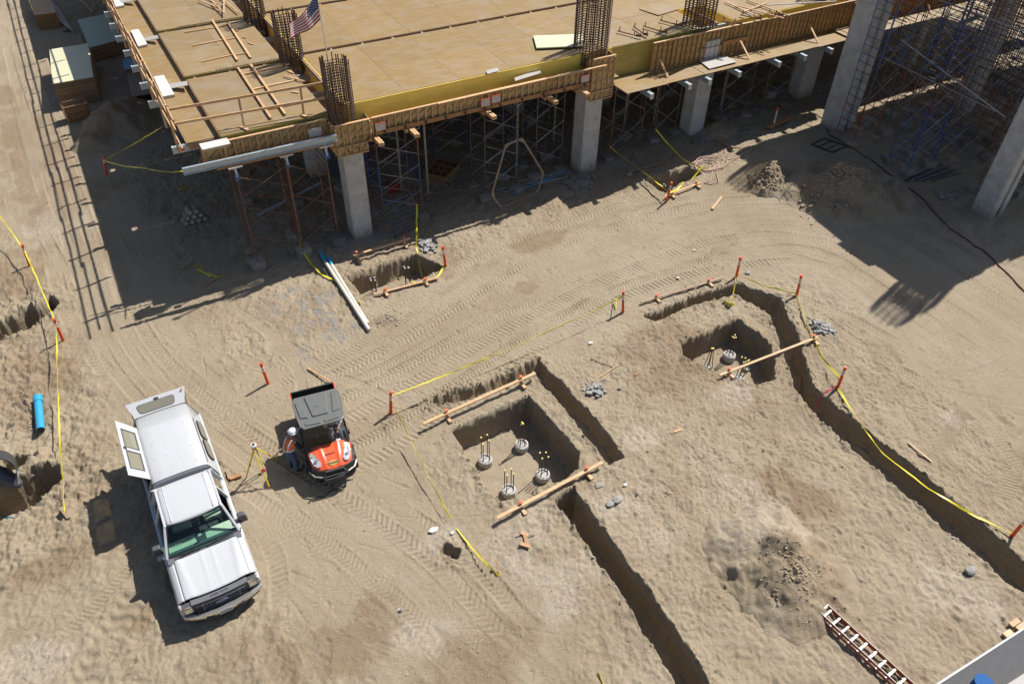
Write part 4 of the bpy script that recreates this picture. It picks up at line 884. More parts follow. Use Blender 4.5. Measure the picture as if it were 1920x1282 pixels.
towers=[('rust brown shoring tower at the front left corner under the metal beam',4.3,30.0,2.08,1.5,5.2,'rust','rust','corner tower under the metal beam'),
('rust brown shoring tower between the corner tower and the first column',6.42,30.0,1.7,1.5,5.2,'rust','rust','tower left of the first column'),
('shoring tower with silver braces just right of the first column',10.5,30.25,2.0,1.5,4.95,['rust','blue','rust'],'galv','tower right of the first column'),
('shoring tower with silver braces behind the pentagonal timber frame',16.0,30.3,1.85,1.5,4.95,['dark','dark','dark'],'galv','tower behind the pentagonal frame'),
('dark shoring tower just left of the second column',19.3,30.9,1.6,1.4,4.95,'dark','galv','tower left of the second column'),
('rust brown shoring tower right of the second column with tape tied to it',23.75,30.5,2.05,1.4,4.5,'rust','galv','tower right of the second column'),
('rust brown shoring tower just left of the third column',26.9,30.7,1.5,1.4,4.5,'rust','galv','tower left of the third column'),
('dim shoring tower just right of the third column',31.2,30.2,2.0,1.3,4.5,'dark','galv','tower right of the third column'),
('dim shoring tower midway between the third column and the tall one',34.4,30.2,1.9,1.3,4.5,'rust','galv','tower midway to the tall column'),
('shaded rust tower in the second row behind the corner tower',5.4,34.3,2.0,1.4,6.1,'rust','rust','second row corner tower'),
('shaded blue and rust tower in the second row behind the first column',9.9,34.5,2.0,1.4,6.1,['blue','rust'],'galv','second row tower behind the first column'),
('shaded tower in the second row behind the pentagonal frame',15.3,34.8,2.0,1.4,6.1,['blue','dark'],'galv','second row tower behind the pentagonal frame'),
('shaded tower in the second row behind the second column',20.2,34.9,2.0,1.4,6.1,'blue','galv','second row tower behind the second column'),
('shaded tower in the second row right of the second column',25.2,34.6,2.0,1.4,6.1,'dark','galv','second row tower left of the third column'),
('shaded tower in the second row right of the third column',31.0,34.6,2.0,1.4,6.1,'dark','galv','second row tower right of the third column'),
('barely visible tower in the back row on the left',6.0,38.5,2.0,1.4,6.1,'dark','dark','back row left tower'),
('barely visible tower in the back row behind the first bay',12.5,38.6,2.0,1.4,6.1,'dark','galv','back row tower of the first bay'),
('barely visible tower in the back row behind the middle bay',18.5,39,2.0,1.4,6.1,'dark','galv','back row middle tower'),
]
for l,x,y,Lx,w_,zt,mt,bm,ds in towers: tower(l,x,y,Lx,w_,gh(x,y)-.02,zt,mt,bm,descr=ds,lift=1.5)
# jack heads under the metal beam catch the sun
hm=B('whiteboard').box(-.28,.28,-.14,.14,0,.05).m('alu').tube([(0,0,0),(0,0,-.45)],.05,6).m('blue').box(-.1,.1,-.03,.03,-.6,-.3).mesh('jack_head')
for x,l in ((4.3,'left'),(6.4,'middle'),(8.1,'right')): o=link('jack_head',hm,None,(x,29.7,5.22)); tag(o,'white topped blue jack head under the metal beam, the '+l+' one','jack head')
# tubular single posts
for px_,py_,zt,l in ((803,362,5.1,'standing alone in the first bay'),(753,352,5.1,'beside the tower right of the first column'),(968,330,5.1,'behind the pentagonal frame'),(1038,265,5.1,'left of the second column'),(1170,235,4.8,'right of the second column behind the tape'),(1225,232,4.8,'left of the third column'),(1350,205,4.8,'right of the third column')):
    p=gph(px_,py_); t=thing('shore_post','pale tubular shore post '+l,'steel post',(p.x,p.y,p.z)); B('post').tube([(0,0,0),(0,0,zt-p.z-.8)],.055,8).tube([(0,0,zt-p.z-.8),(0,0,zt-p.z)],.042,8).build('tube',t,loc=(0,0,0)); B('post').box(-.12,.12,-.12,.12,0,.02).build('base_plate',t,loc=(0,0,0)); B('lumber_old').box(-.3,.3,-.14,.14,-.12,-.003).build('timber_pad',t,loc=(0,0,0))
# --- tall scaffold on the right and the high deck it carries (outside the frame, but it throws the big shadow)
hd=thing('high_deck','high concrete deck on the right, above the frame, carried by the tall columns and scaffold','deck',(37.5,16.4,10.4))
B('deck').box(37.5,72,16.35,29.3,10.4,10.75).build('slab',hd); B('lumber_old').box(37.42,37.498,16.35,29.3,10.3,11.1).build('edge_board',hd); B('lumber_old').box(37.5,41.2,16.27,16.345,10.3,11.0).build('edge_board',hd)
B('lumber_old').box(43.2,64,16.27,16.345,10.3,11.2).build('edge_board',hd)
B('deck').box(36.6,37.41,19.0,21.0,10.45,10.5).build('ledge_sheet',hd)
for x,y,l in ((37.3,16.9,'at the near corner'),(38.3,27.6,'at the far corner'),(38.9,17.0,'behind the near corner')):
    for dx in ((0,) if 'behind' in l else (0,)):
        dup(cg2,(x+dx,y,10.6),label='rebar cage standing on the high deck '+l)
# rows of towers
row=[]; nm=0
xpos=[(36.15,'first'),(38.7,'second'),(42.2,'third'),(46.0,'fourth'),(50,'fifth'),(54,'sixth')]
cols_=[['red1','dark','blue','blue','blue','blue'],['dark','rust','dark','rust','rust','dark'],['rust','dark','blue','rust','rust','dark'],['blue','dark','rust','rust','rust','dark'],['rust','rust','dark','blue','dark','rust'],['dark','rust','rust','dark','rust','rust']]
MT['red1']=MT['redsteel']
ys=[(24.75,'back'),(21.4,'middle'),(17.5,'front'),(23.1,'inner'),(19.4,'second'),(27.0,'rearmost'),(26.0,'extra rear'),(20.4,'extra front')]
for j,(y,ry) in enumerate(ys):
    for i,(x,nx_) in enumerate(xpos):
        if j==2 and i in (0,): x=38.9
        if j==2 and i==1: continue
        if j>2 and i<2: continue
        if j==5 and i<3: continue
        if j==6 and i<2: continue
        if i==0 and j==1: x=36.6
        zb=gh(x,y)
        cc=cols_[(i+j*2)%6]
        if i==0 and j==0: cc=cols_[0]
        elif i==0 and j==1: cc=['blue','blue','rust','blue','blue','blue']
        tower('tall scaffold tower in the %s row under the high deck, %s from left'%(ry,nx_),x,y,1.75,1.25,zb,10.25,cc,'galv',descr='%s row tall tower, %s from left'%(ry,nx_),lift=1.7,head=False,padkind=random.choice([1,4,4,3]))
# long horizontal tubes
for i,(a,b_,X,l) in enumerate((((1760,0),(1945,68),38.2,'uppermost, running off the right edge'),((1690,75),(1885,220),37.2,'middle one'),((1655,108),(1880,215),38.0,'the one crossing the blue frames'),((1560,-10),(1700,42),39.5,'behind the blue frame at the top'))):
    p=atX(a[0],a[1],X); q=atX(b_[0],b_[1],X+.3); tag(B('galv').tube([p,q],.035,7).build('scaffold_tube'),'long horizontal silver scaffold tube, '+l,'scaffold tube')
for i,(a,b_,X,Y2,l) in enumerate((((1700,300),(1920,110),37,0,'low'),((1560,240),(1760,60),38,0,'near the red frame'),((1740,330),(1920,190),38,0,'near the right column'),((1640,110),(1850,-10),40,0,'upper'),((1700,190),(1930,20),41,0,'central'),((1660,330),(1790,220),37,0,'lowest'))):
    p=atX(a[0],a[1],X); q=atX(b_[0],b_[1],X+9); tag(B('galv').tube([p,q],.022,6).build('scaffold_tube'),'long slanting silver brace through the tall scaffold, the '+l+' one','scaffold tube')
brd('scaffold_plank',[(1788,45),(1835,27),(1840,33),(1795,50)],7.5,.05,'greyply','grey plank lying high in the tall scaffold','board')
# ------------------------------------------------------------------ SITE OBJECTS
def delineator(px_,py_,tx,ty,label,h=1.07):
    p=gph(px_,py_); d=ray(tx,ty); hh=(d.x*p.x+d.y*p.y); t=hh/(d.x**2+d.y**2); q=Vector((0,0,CAMH))+d*t
    ax=(q-p); ax.x*=.9; ax.y*=.9; ax=ax.normalized(); t=thing('delineator_post',label,'traffic post',p)
    def seg(a,b_,r,mt,nm,r2=None): B(mt).tube([ax*a,ax*b_],[r,r2 or r],10).build(nm,t,loc=(0,0,0))
    seg(-.05,.70,.062,'orange','tube',.054); seg(.70,.78,.055,'refl','reflective_band'); seg(.78,.83,.053,'orange','tube_segment'); seg(.83,.91,.055,'refl','reflective_band'); seg(.91,1.0,.052,'orange','tube_segment'); seg(1.0,1.10,.062,'orange','grip_top',.058)
    return p+ax*.95
D={}
for k,a in dict(a=((57,500,43,462),'orange post on the far left beside the upper dirt hollow'),b=((119,639,102,600),'orange post on the left with the long yellow tape going down'),
 c=((503,720,489,683),'lone orange post behind the orange utility vehicle, without tape'),d=((733,775,733,745),'orange post right of the orange utility vehicle with tape leaving both ways'),
 e=((1168,585,1168,547),'orange post in the middle where the long yellow tape ends'),f=((1380,520,1388,486),'orange post at the far corner of the right hand trench'),
 g=((1493,556,1502,518),'orange post at the bend of tape left of the rubble heap'),h=((1570,727,1586,687),'orange post with pink flagging beside the long right trench'),
 i=((1898,1003,1937,960),'orange post cut by the right edge near the trench end'),j=((1250,377,1261,338),'orange post in front of the small square pit by the hose coil'),
 k=((836,501,830,465),'orange post at the corner of the pit below the first column'),l=((200,329,195,298),'orange post in the shade left of the deck corner')).items():
    D[k]=delineator(*a[0],a[1])
def tape(points,label,w=.05,sag=0.0,mt='tape',name='caution_tape',wob=.012,seed=1,cat='tape'):
    rr=random.Random(seed); P_=[Vector(p) for p in points]; out=[]
    for i in range(len(P_)-1):
        a,b_=P_[i],P_[i+1]; n=max(3,int((b_-a).length/.25)); s=sag if not isinstance(sag,(list,tuple)) else sag[i]
        for k in range(n+(1 if i==len(P_)-2 else 0)):
            t=k/n; q=a.lerp(b_,t); q.z-=4*s*t*(1-t); q+=Vector((rr.uniform(-wob,wob),rr.uniform(-wob,wob),rr.uniform(-wob,wob))); q.z=max(q.z,gh(q.x,q.y)+.04); out.append(q)
    vs=[];tw=rr.uniform(0,3)
    for i,q in enumerate(out):
        d=(out[min(i+1,len(out)-1)]-out[max(i-1,0)]).normalized(); sd_=d.cross(Vector((0,0,1))).normalized(); up=sd_.cross(d); tw+=rr.uniform(-.5,.5)
        e=(sd_*math.cos(tw)+up*math.sin(tw))*w/2; e=e if e.length>0 else sd_*w/2; vs+=[q-e,q+e]
    fs=[(2*i,2*i+1,2*i+3,2*i+2) for i in range(len(out)-1)]
    o=MB().m(mt).add(vs,fs).build(name,fixn=False); md=o.modifiers.new('thick','SOLIDIFY'); md.thickness=.008; md.offset=0
    tag(o,label,cat); return o
UP=lambda a,b_,dz: gph(a,b_,dz)
tape([atz(-30,365,1.0),atz(0,405,.95),D['a']-Vector((0,0,.15)),D['b']-Vector((0,0,.12))],'yellow tape from the left edge past the far left post to the second post',sag=[0,0,.12])
tape([D['b']-Vector((0,0,.12)),atz(107,690,.75),atz(112,820,.5),atz(121,960,.25)],'yellow tape hanging down the left side to a short timber stake')
tape([D['d']-Vector((0,0,.06)),D['e']-Vector((0,0,.1))],'long straight yellow tape from the vehicle post to the middle post',sag=.18)
tape([D['d']-Vector((0,0,.2)),atz(800,885,.42),atz(845,972,.28)],'yellow tape from the vehicle post down to the white scraps',sag=.04)
tape([gph(857,993,.03),atz(900,1045,.2),atz(936,1079,.3)],'yellow tape end tied to the broken stake near the small hollow')
tape([D['e']-Vector((0,0,.1)),gph(1155,565,.3),gph(1154,580,.05)],'short loose tape tail hanging from the middle post')
tape([D['f']-Vector((0,0,.8)),gph(1378,545,.4),gph(1366,572,.05)],'yellow tape hanging into the corner of the right hand trench')
tape([gph(1358,567,.05),gph(1366,573,.12),gph(1376,570,.05),gph(1370,576,.1),gph(1362,575,.05)],'crumpled knot of yellow tape on the ridge by the small pit',w=.16,wob=.05)
tape([D['f']-Vector((0,0,.75)),gp(1430,535,.35),D['g']-Vector((0,0,.8))],'wide yellow tape between the two posts at the trench corner',w=.075)
tape([D['g']-Vector((0,0,.85)),gp(1512,605,.12),gp(1540,668,.12),D['h']-Vector((0,0,.5))],'yellow tape curving past the rubble heap to the pink flagged post',w=.075)
tape([D['h']-Vector((0,0,.9)),gp(1600,775,.12),gp(1655,850,.10),gp(1740,915,.08),gp(1830,968,.1),D['i']-Vector((0,0,.8))],'long yellow tape following the right hand trench to the frame edge',w=.075)
tape([D['l']-Vector((0,0,.1)),atz(265,262,2.2),atz(306,237,3.8)],'thin yellow tape rising from the shaded post towards the deck edge',w=.06)
tape([D['l']-Vector((0,0,.12)),atz(270,315,2.2),atz(343,321,5.3)],'thin yellow tape from the shaded post to the metal beam',w=.06,sag=.1)
tape([atz(562,447,.9),gph(566,478,.35),gph(583,498,.1),gph(606,520,.06),gph(632,529,.05)],'yellow tape looping from the scaffold leg to the white pipes',w=.08)
tape([atz(782,384,1.2),gph(781,468,.15)],'yellow tape strung upright right of the blue ladder frame',w=.075)
tape([gph(781,468,.1),gph(790,495,.05),gph(812,500,.1)],'yellow tape lying over the rubble at the pit corner')
tape([D['k']-Vector((0,0,.95)),gph(820,523,.06),gph(795,533,.04),gph(772,532,.03)],'yellow tape curling along the edge of the pit below the first column',w=.09)
tape([gph(797,500,.08),gph(815,500,.2),gph(832,503,.15)],'short yellow tape across the corner of the pit below the first column')
tape([atz(1143,275,1.4),gph(1175,318,.5),gph(1205,338,.5),D['j']-Vector((0,0,.45))],'yellow tape from the rust tower down to the post by the square pit',w=.08)
tape([D['j']-Vector((0,0,.45)),gph(1288,336,.5),gph(1318,318,.2)],'yellow tape from the square pit post to the hose coil',w=.08)
tape([atz(1230,243,1.6),gph(1250,285,.45),gph(1280,306,.15),gph(1312,317,.05),gph(1328,318,.05)],'yellow tape falling from the scaffold onto the hose coil',w=.08)
for i,(a,l) in enumerate(((((360,500),(375,497),(381,505),(372,506),(395,520)),'left'),(((376,512),(395,515),(405,520),(420,519)),'right'),(((335,360),(345,355),(352,352)),'upper'))):
    tape([gph(*q,.03) for q in a],'yellow tape scraps on the shaded ground left of the corner tower, %s one'%l,w=.07)
tape([D['h']-Vector((0,0,.55)),gph(1565,716,.3)],'pink flagging tied round the post by the long trench',mt='pinktape',name='pink_flagging',w=.06)
tape([gph(1567,727,.1),gph(1545,738,.06),gph(1530,750,-.1),gph(1513,757,.03)],'pink flagging strung across the right hand trench',mt='pinktape',name='pink_flagging',w=.06)
tape([gph(1122,1262,.05),gph(1128,1275,.04),gph(1134,1290,.03)],'bit of yellow tape at the bottom edge left of the trench',w=.09)
tape([gph(670,568,.03),gph(677,573,.03)],'scrap of yellow tape beside the white pipes',w=.09)
# --- batter boards and loose timber
def batter(a,b_,label,stakes,zz=.35,w=.1,th=.045,mt='lumber'):
    p=gph(*a,zz); q=gph(*b_,zz); z=max(p.z,q.z); t=thing('batter_board',label,'timber',((p.x+q.x)/2,(p.y+q.y)/2,min(p.z,q.z)-zz)); B(mt).beam(p,q,w,th).build('board',t)
    d=(q-p).normalized(); n=Vector((-d.y,d.x,0))
    for s in stakes:
        c=p.lerp(q,s); g=c.z-zz
        B('lumber').beam((c.x,c.y,g-.15)+0*n if False else Vector((c.x,c.y,g-.2))+n*.05,Vector((c.x,c.y,c.z+.10))+n*.05,.08,.08).build('stake',t)
        B('lumber').beam(Vector((c.x,c.y,g+.06))+n*.05,Vector((c.x,c.y,g+.06))-n*.28,.12,.08).build('foot_block',t)
        B('flagorange').box(c.x+n.x*.05-.055,c.x+n.x*.05+.055,c.y+n.y*.05-.055,c.y+n.y*.05+.055,c.z+.105,c.z+.13).build('painted_stake_top',t)
    return t
batter((795,805),(1003,714),'long batter board behind the four pier pit',(.2,.87),.3,.12)
batter((932,981),(1128,878),'long batter board in front of the four pier pit',(.22,.85),.25,.12)
batter((665,490),(770,459),'batter board behind the pit below the first column',(.06,.9),.35,.11)
batter((703,556),(822,525),'batter board in front of the pit below the first column',(.17,.8),.12,.11)
batter((1245,374),(1313,347),'pale batter board beside the small square pit',(.2,.9),.15,.1)
batter((1201,571),(1354,525),'grey batter board lying beyond the right hand trench arm',(.19,.83),.12,.1,mt='lumber_old')
batter((1348,709),(1530,640),'pale batter board spanning the pit and trench on the right',(.1,.97),.2,.1)
def stick(a,b_,z1,z2,label,w=.09,h=.05,mt='lumber',cat='timber',name='timber_offcut'):
    p=gph(*a,z1); q=gph(*b_,z2); tag(B(mt).beam(p,q,w,h).build(name),label,cat)
stick((1335,394),(1353,371),.06,.06,'short pale board lying alone on the road below the hose coil',.12,.06)
stick((1502,730),(1509,690),-.3,.1,'orange stake leaning in the right hand trench',.06,.06,'formred')
stick((1702,831),(1746,866),.04,.04,'thin pale lath lying on the dirt right of the long trench',.05,.03)
stick((577,692),(622,720),.05,.10,'thin red tipped stick on the ground behind the utility vehicle',.05,.04)
stick((968,1008),(1003,1006),.05,.05,'thin grey stick near the front board',.03,.02,'lumber_old')
for i,(a,b_,l) in enumerate((((976,1004),(990,1007),'cross arm'),((984,1008),(988,1026),'long arm'),((975,1025),(993,1029),'foot'))):
    stick(a,b_,.08,.08,'wooden scrap forming a small bracket below the front batter board, '+l,.12,.05,'formred')
stick((1126,708),(1158,686),.04,.04,'thin lath near the grey rubble, upper of two',.03,.02); stick((1128,714),(1142,701),.04,.04,'thin lath near the grey rubble, lower of two',.03,.02)
stick((1108,672),(1150,690),.04,.04,'long thin stick lying above the grey rubble',.03,.02,'lumber_old')
stick((340,505),(363,488),.08,.08,'weathered board in the shade left of the corner tower',.12,.05,'lumber_old'); stick((377,540),(424,513),.05,.05,'thin reddish batten in the shade near the deck shadow edge',.06,.03,'formred')
stick((388,355),(420,330),1.4,2.2,'short round log wedged against the corner tower',.13,.13,'lumber')
stick((1178,326),(1246,308),.08,.08,'brown board lying in the shade behind the small square pit',.2,.06,'lumber_old')
stick((484,503),(478,500),.1,.1,'small offcut beside the corner tower pad',.1,.05,'lumber_old')
stick((460,492),(478,500),.05,.05,'short offcut left of the corner tower front pad',.15,.06,'lumber_old')
stick((119,961),(132,977),.15,.02,'short timber stake at the end of the left tape',.10,.10,'lumber_old')
stick((930,1060),(938,1080),.3,.0,'broken stake at the small hollow below the vehicle tape',.05,.05)
stick((1190,705),(1197,702),.05,.05,'orange chip of wood right of the grey rubble',.08,.03,'formred'); stick((1263,810),(1277,806),.03,.03,'pale flat chip on the dirt in the middle right',.1,.02)
stick((1440,245),(1478,228),.2,.2,'long plank on blocks in the shade right of the third column',.25,.08,'formred')
stick((1345,262),(1372,280),.1,.1,'dark plank on the shaded ground right of the third column',.3,.06,'lumber_old'); 
p=gph(427,881,.05); q=gph(432,899,.05); r_=gph(453,893,.05)
t=thing('wood_corner','L shaped brown timber corner on the sand beside the truck','timber',p); B('lumber_old').beam(p,q,.12,.08).build('short_arm',t); B('formred').beam(q,r_,.12,.085).build('long_arm',t)
# --- piers with dowels
def pier(a,b_,zf,label,r=.27,h=.2,n=4,hh=1.15,spread=.12,lean=0,cap='brass',off=(0,0)):
    p=atz(a,b_,zf+h); p.z=zf; t=thing('pier_cap',label,'concrete pier',p); rr=random.Random(a)
    m_=MB().m('grout'); rings=[]
    for z,k in ((-.1,.95),(h*.6,1.0),(h,.93),(h+.02,.7),(h-.03,.6)): rings.append([(math.cos(2*math.pi*i/18)*r*k*(1+.05*rr.uniform(-1,1)),math.sin(2*math.pi*i/18)*r*k*(1+.05*rr.uniform(-1,1)),z+rr.uniform(-.01,.01)) for i in range(18)])
    m_.loft(rings); m_.build('concrete_cap',t,loc=(0,0,0))
    for i in range(n):
        an=2*math.pi*i/n+.6; x,y=math.cos(an)*spread,math.sin(an)*spread; x2,y2=x*(1-lean)*1.0,y*(1-lean)
        H_=hh*rr.uniform(.88,1.05); o=B('rebar').tube([(x,y,h-.05),(x2,y2,h+H_)],.017,6).build('dowel',t,loc=(0,0,0))
        B(cap).tube([(x2,y2,h+H_-.05),(x2,y2,h+H_+.02)],[.018,.03],8).build('rebar_cap',t,loc=(0,0,0))
    return t
zf=-1.12
pier(910,860,zf,'pier cap at the left of the four pier pit, with upright capped dowels',n=4,hh=1.1,spread=.16)
pier(978,832,zf,'pier cap at the back of the four pier pit, half shaded, dowels leaning together',n=4,hh=1.15,spread=.13,lean=.75)
pier(1018,888,zf,'pier cap at the right of the four pier pit beside the deep shade',n=4,hh=1.1,spread=.16)
pier(954,917,zf,'pier cap at the front of the four pier pit with an open ring top',n=4,hh=1.0,spread=.17)
pier(1368,664,-1.1,'round pier cap in the middle of the right hand small pit',n=4,hh=1.0,spread=.13,lean=.5)
pier(1328,686,-1.1,'pier cap at the left of the right hand small pit with tied dowels',n=4,hh=1.0,spread=.17,lean=.8,r=.16,h=.06)
pier(1387,706,-1.1,'pier cap below the board in the right hand small pit',n=4,hh=1.0,spread=.13,r=.2,h=.08)
pier(1400,690,-1.1,'capped dowels in the shade of the right hand small pit',n=3,hh=.4,spread=.12,r=.14,h=.04)
pier(702,548,-1.0,'left group of dowels in the pit below the first column',n=4,hh=.75,spread=.13,r=.15,h=.04,cap='refl')
pier(765,532,-1.0,'right group of dowels in the pit below the first column',n=4,hh=.95,spread=.13,r=.15,h=.04,cap='refl')
pier(1240,368,-.8,'group of dowels in the small square pit by the hose coil',n=4,hh=.65,spread=.13,r=.14,h=.04,cap='refl')
# --- pipes
def pipe(points,r,mt,label,name='pipe',cat='pipe',caps=None,n=12):
    t=None; o=B(mt).tube(points,r,n); o.smooth=False; o=o.build(name); tag(o,label,cat); return o
def pvc(a,b_,c,label):
    p,q,r3=gph(*a,.12),gph(*b_,.12),gph(*c,.10); t=thing('plastic_pipe',label,'pipe',p)
    B('pvcblue').tube([p,q],.085,12).build('blue_end',t); B('pvc').tube([q,r3],.08,12).build('white_length',t)
pvc((601,477),(612,498),(693,624),'longer white plastic pipe with a blue end lying beside the first pit')
pvc((616,487),(623,502),(690,612),'second white plastic pipe with a blue end, right of the longer one')
t=thing('blue_pipe','short bright blue pipe with a collar lying on the rough dirt at the left',"pipe",gph(77,780))
p=gph(75,752,.15); q=gph(80,812,.15); B('pvcblue').tube([p,q],.14,16).build('barrel',t); d=(q-p).normalized(); B('pvcblue').tube([p-d*.01,p+d*.3],.165,16).build('collar',t); B('interior').disc(q+d*.004,d,.12,16).build('dark_bore',t)
t=thing('drain_pipe','grey steel pipe end entering the dark trench at the left edge','pipe',gph(30,930))
p=gph(20,912,.0); q=gph(50,952,.05); B('greytube').tube([p+Vector((0,0,-.1)),q],.09,12).build('tube',t)
t=thing('machine_boot','black curved machine hood poking in at the left edge over the trench','machine',gph(0,900))
c=gph(-14,905,.3); rings=[]
for i in range(9):
    a=-.5+i*.22; rings.append([(c.x+math.cos(a)*(1.0-.02*j)+.0,c.y-.1+math.sin(a)*.8+j*.16-.6,c.z+.5+.25*math.sin(a*1.4)-.05*j*j*.3) for j in range(6)])
B('blacksteel').loft(rings,closed=False).build('curved_hood',t,sub=1).modifiers.new('th','SOLIDIFY').thickness=.04
B('dgrey').tube([(c.x+.1,c.y+.3,c.z+.1),(c.x+.55,c.y-.25,c.z-.1),(c.x+.85,c.y-.6,c.z-.3)],[.34,.26,.14],10).build('rubber_boot',t,sub=1)
pipe([gph(-5,978,.05),gph(20,972,.05),gph(40,958,.06)],.03,'pvcblue','thin blue line curling at the left edge below the trench','hose','hose')
p=gph(485,408,.1); q=gph(603,356,.4); pipe([p,q],.075,'greytube','long grey pipe lying slanted under the corner of the deck')
p=gph(1449,240); t=thing('marker_pipe','white upright pipe with a pink top right of the third column','pipe',p); B('pvc').tube([(0,0,-.1),(.05,.05,.95)],.05,10).build('tube',t,loc=(0,0,0)); B('pinktape').tube([(.05,.05,.952),(.06,.06,1.15)],.052,10).build('painted_top',t,loc=(0,0,0))
for i in range(6): pipe([gph(1000-i*14,352+i*5-(i%3)*9,.06),gph(1062+i*2,318+i*4-(i%2)*5,.06)],.022,'pvcblue' if i==3 else 'galv','thin conduit length %s in the loose bundle left of the second column'%('one','two','three','four','five','six')[i],'conduit','pipe',n=6)
t=thing('steel_bundle','dark bundle of steel tubes on the shaded ground near the right column','steel bundle',gph(1745,328))
for i in range(11): 
    a=gph(1690+i*5+random.uniform(-4,4),342-i*1.0+i*1.2,.05+.03*(i%3)); b_=gph(1758+i*4.3,310+i*1.7,.05+.03*(i%3)); B('blacksteel' if i%3 else 'galv').tube([a,b_],.03,6).build('tube',t)
t=thing('flat_steel_grid','rusty black steel frame lying flat in front of the tall column','steel frame',gph(1553,272))
c4=[gph(1521,271,.05),gph(1545,262,.05),gph(1588,275,.05),gph(1560,287,.05)]
for i in range(4): B('blacksteel').beam(c4[i],c4[(i+1)%4],.06,.05).build('side_bar',t)
for s in (.33,.66): B('blacksteel').beam(c4[0].lerp(c4[3],s),c4[1].lerp(c4[2],s),.05,.04).build('cross_bar',t)
# hoses
def wig(a,n,seed,amp=.05):
    r=random.Random(seed); out=[]
    for i in range(len(a)-1):
        for k in range(n): 
            t=k/n; out.append((a[i][0]*(1-t)+a[i+1][0]*t,a[i][1]*(1-t)+a[i+1][1]*t))
    out.append(a[-1]); return [gph(x,y,.035)+Vector((r.uniform(-amp,amp),r.uniform(-amp,amp),.01*r.random())) for x,y in out]
pipe(wig([(1640,308),(1660,325),(1735,382),(1780,430),(1850,476),(1880,505),(1935,560)],6,3,.03),.032,'hose','dark red hose running across the big shadow to the right edge','hose','hose',n=6)
pipe(wig([(1550,242),(1556,256),(1590,275),(1640,308)],5,4,.02),.028,'blacksteel','black hose curving from the tall column base','hose','hose',n=6)
t=thing('hose_coil','untidy coil of faded pink air hose on the sunlit edge by the square pit','hose',gph(1320,312)); c=gph(1320,313); r=random.Random(2)
for k in range(5):
    R1=.45+.12*k; R2=R1*.7; pa_=[]
    for i in range(20): 
        an=2*math.pi*i/19+k; pa_.append(Vector((c.x+math.cos(an)*R1*1.1+r.uniform(-.05,.05)+.1*k,c.y+math.sin(an)*R2+r.uniform(-.05,.05),gh(c.x+math.cos(an)*R1,c.y+math.sin(an)*R2)+.04+.02*k)))
    B('pinkhose').tube(pa_,.024,6).build('loop',t)
pipe(wig([(1340,312),(1330,340),(1322,344),(1332,347),(1346,343),(1343,322),(1360,312),(1390,292),(1404,287)],4,6,.03),.022,'pinkhose','pink hose loop trailing below the coil','hose','hose',n=6)
pipe(wig([(1352,300),(1362,280),(1380,276),(1402,284),(1392,292),(1365,300)],4,8,.05),.022,'pinkhose','pink hose loop lying in the shade above the coil','hose','hose',n=6)
pipe(wig([(578,942),(588,933),(610,930),(620,918),(650,909)],4,9,.02),.02,'blacksteel','black cable lying in the sand in front of the utility vehicle','cable','cable',n=6)
# --- timber pentagon, blue ladder frames, crates
t=thing('batten_pentagon','tall pentagonal frame of battens leaning in front of the scaffold','timber frame',(17.5,29.5,0))
pg=[(948,272),(979,260),(1019,325),(1008,361),(939,390),(922,365)]; pb=[gph(939,390,.05),gph(1008,361,.05)]
def onplane(x,y):   # plane through the foot, leaning back
    a,b_=pb; e=(b_-a).normalized(); n=Vector((-e.y,e.x,0)); n=(n*-1 if n.y>0 else n); nn=(Vector((0,0,1))*.30+n).normalized(); d=ray(x,y); o_=Vector((0,0,CAMH)); tt=(a-o_).dot(nn)/d.dot(nn); return o_+d*tt
pv=[onplane(*q) for q in pg]
for i in range(6): B('lumber_old').beam(pv[i],pv[(i+1)%6],.09,.05,up=(0,-1,.3)).build('batten',t)
for i in range(6):
    a=pv[i]; e1=(pv[(i+1)%6]-a).normalized()*.3; e2=(pv[i-1]-a).normalized()*.3; B('lumber_old').extr([a,a+e1,a+e2],Vector((0,-.035,.01))).build('gusset',t)
def ladderframe(a,b_,c,d,zs,mt,label,n=6):
    P4=[gph(*a,zs[0]),gph(*b_,zs[1]),gph(*c,zs[2]),gph(*d,zs[3])]; t=thing('ladder_scaffold',label,'scaffold frame',P4[0])
    B(mt).tube([P4[0],P4[3]],.025,6).build('leg',t); B(mt).tube([P4[1],P4[2]],.025,6).build('leg',t)
    for i in range(n+1): 
        s=i/n; B(mt).tube([P4[0].lerp(P4[3],s),P4[1].lerp(P4[2],s)],.018,5).build('rung',t)
def pz(x,y,z): return atz(x,y,z)
t=thing('ladder_scaffold','grey blue ladder frame leaning beside the upright yellow tape','scaffold frame',gph(742,448))
q=[gph(742,448,.03),gph(786,428,.03),atz(770,360,1.75),atz(720,382,1.75)]
B('blacksteel').tube([q[0],q[3]],.03,6).build('leg',t); B('dgrey').tube([q[1],q[2]],.03,6).build('leg',t)
for i in range(8): B('blue' if i%2 else 'dgrey').tube([q[0].lerp(q[3],(i+.3)/7.6),q[1].lerp(q[2],(i+.3)/7.6)],.02,5).build('rung',t)
B('dgrey').tube([q[0].lerp(q[1],.6),q[3].lerp(q[2],.2)],.02,5).build('diagonal',t)
t=thing('ladder_scaffold','blue ladder frame leaning on the shaded column left of the tall column','scaffold frame',gph(1540,195))
q=[gph(1533,198,.03),gph(1560,180,.03),atz(1568,140,2.2),atz(1541,150,2.2)]
for a,b_ in ((0,3),(1,2)): B('blue').tube([q[a],q[b_]],.03,6).build('leg',t)
for i in range(5): B('blue').tube([q[0].lerp(q[3],(i+.3)/4.6),q[1].lerp(q[2],(i+.3)/4.6)],.022,5).build('rung',t)
t=thing('crate','low divided timber crate on a pallet in the shade of the first bay','crate',gph(829,328)); c=gph(829,330); 
c.z+=.02; an=R_(38)
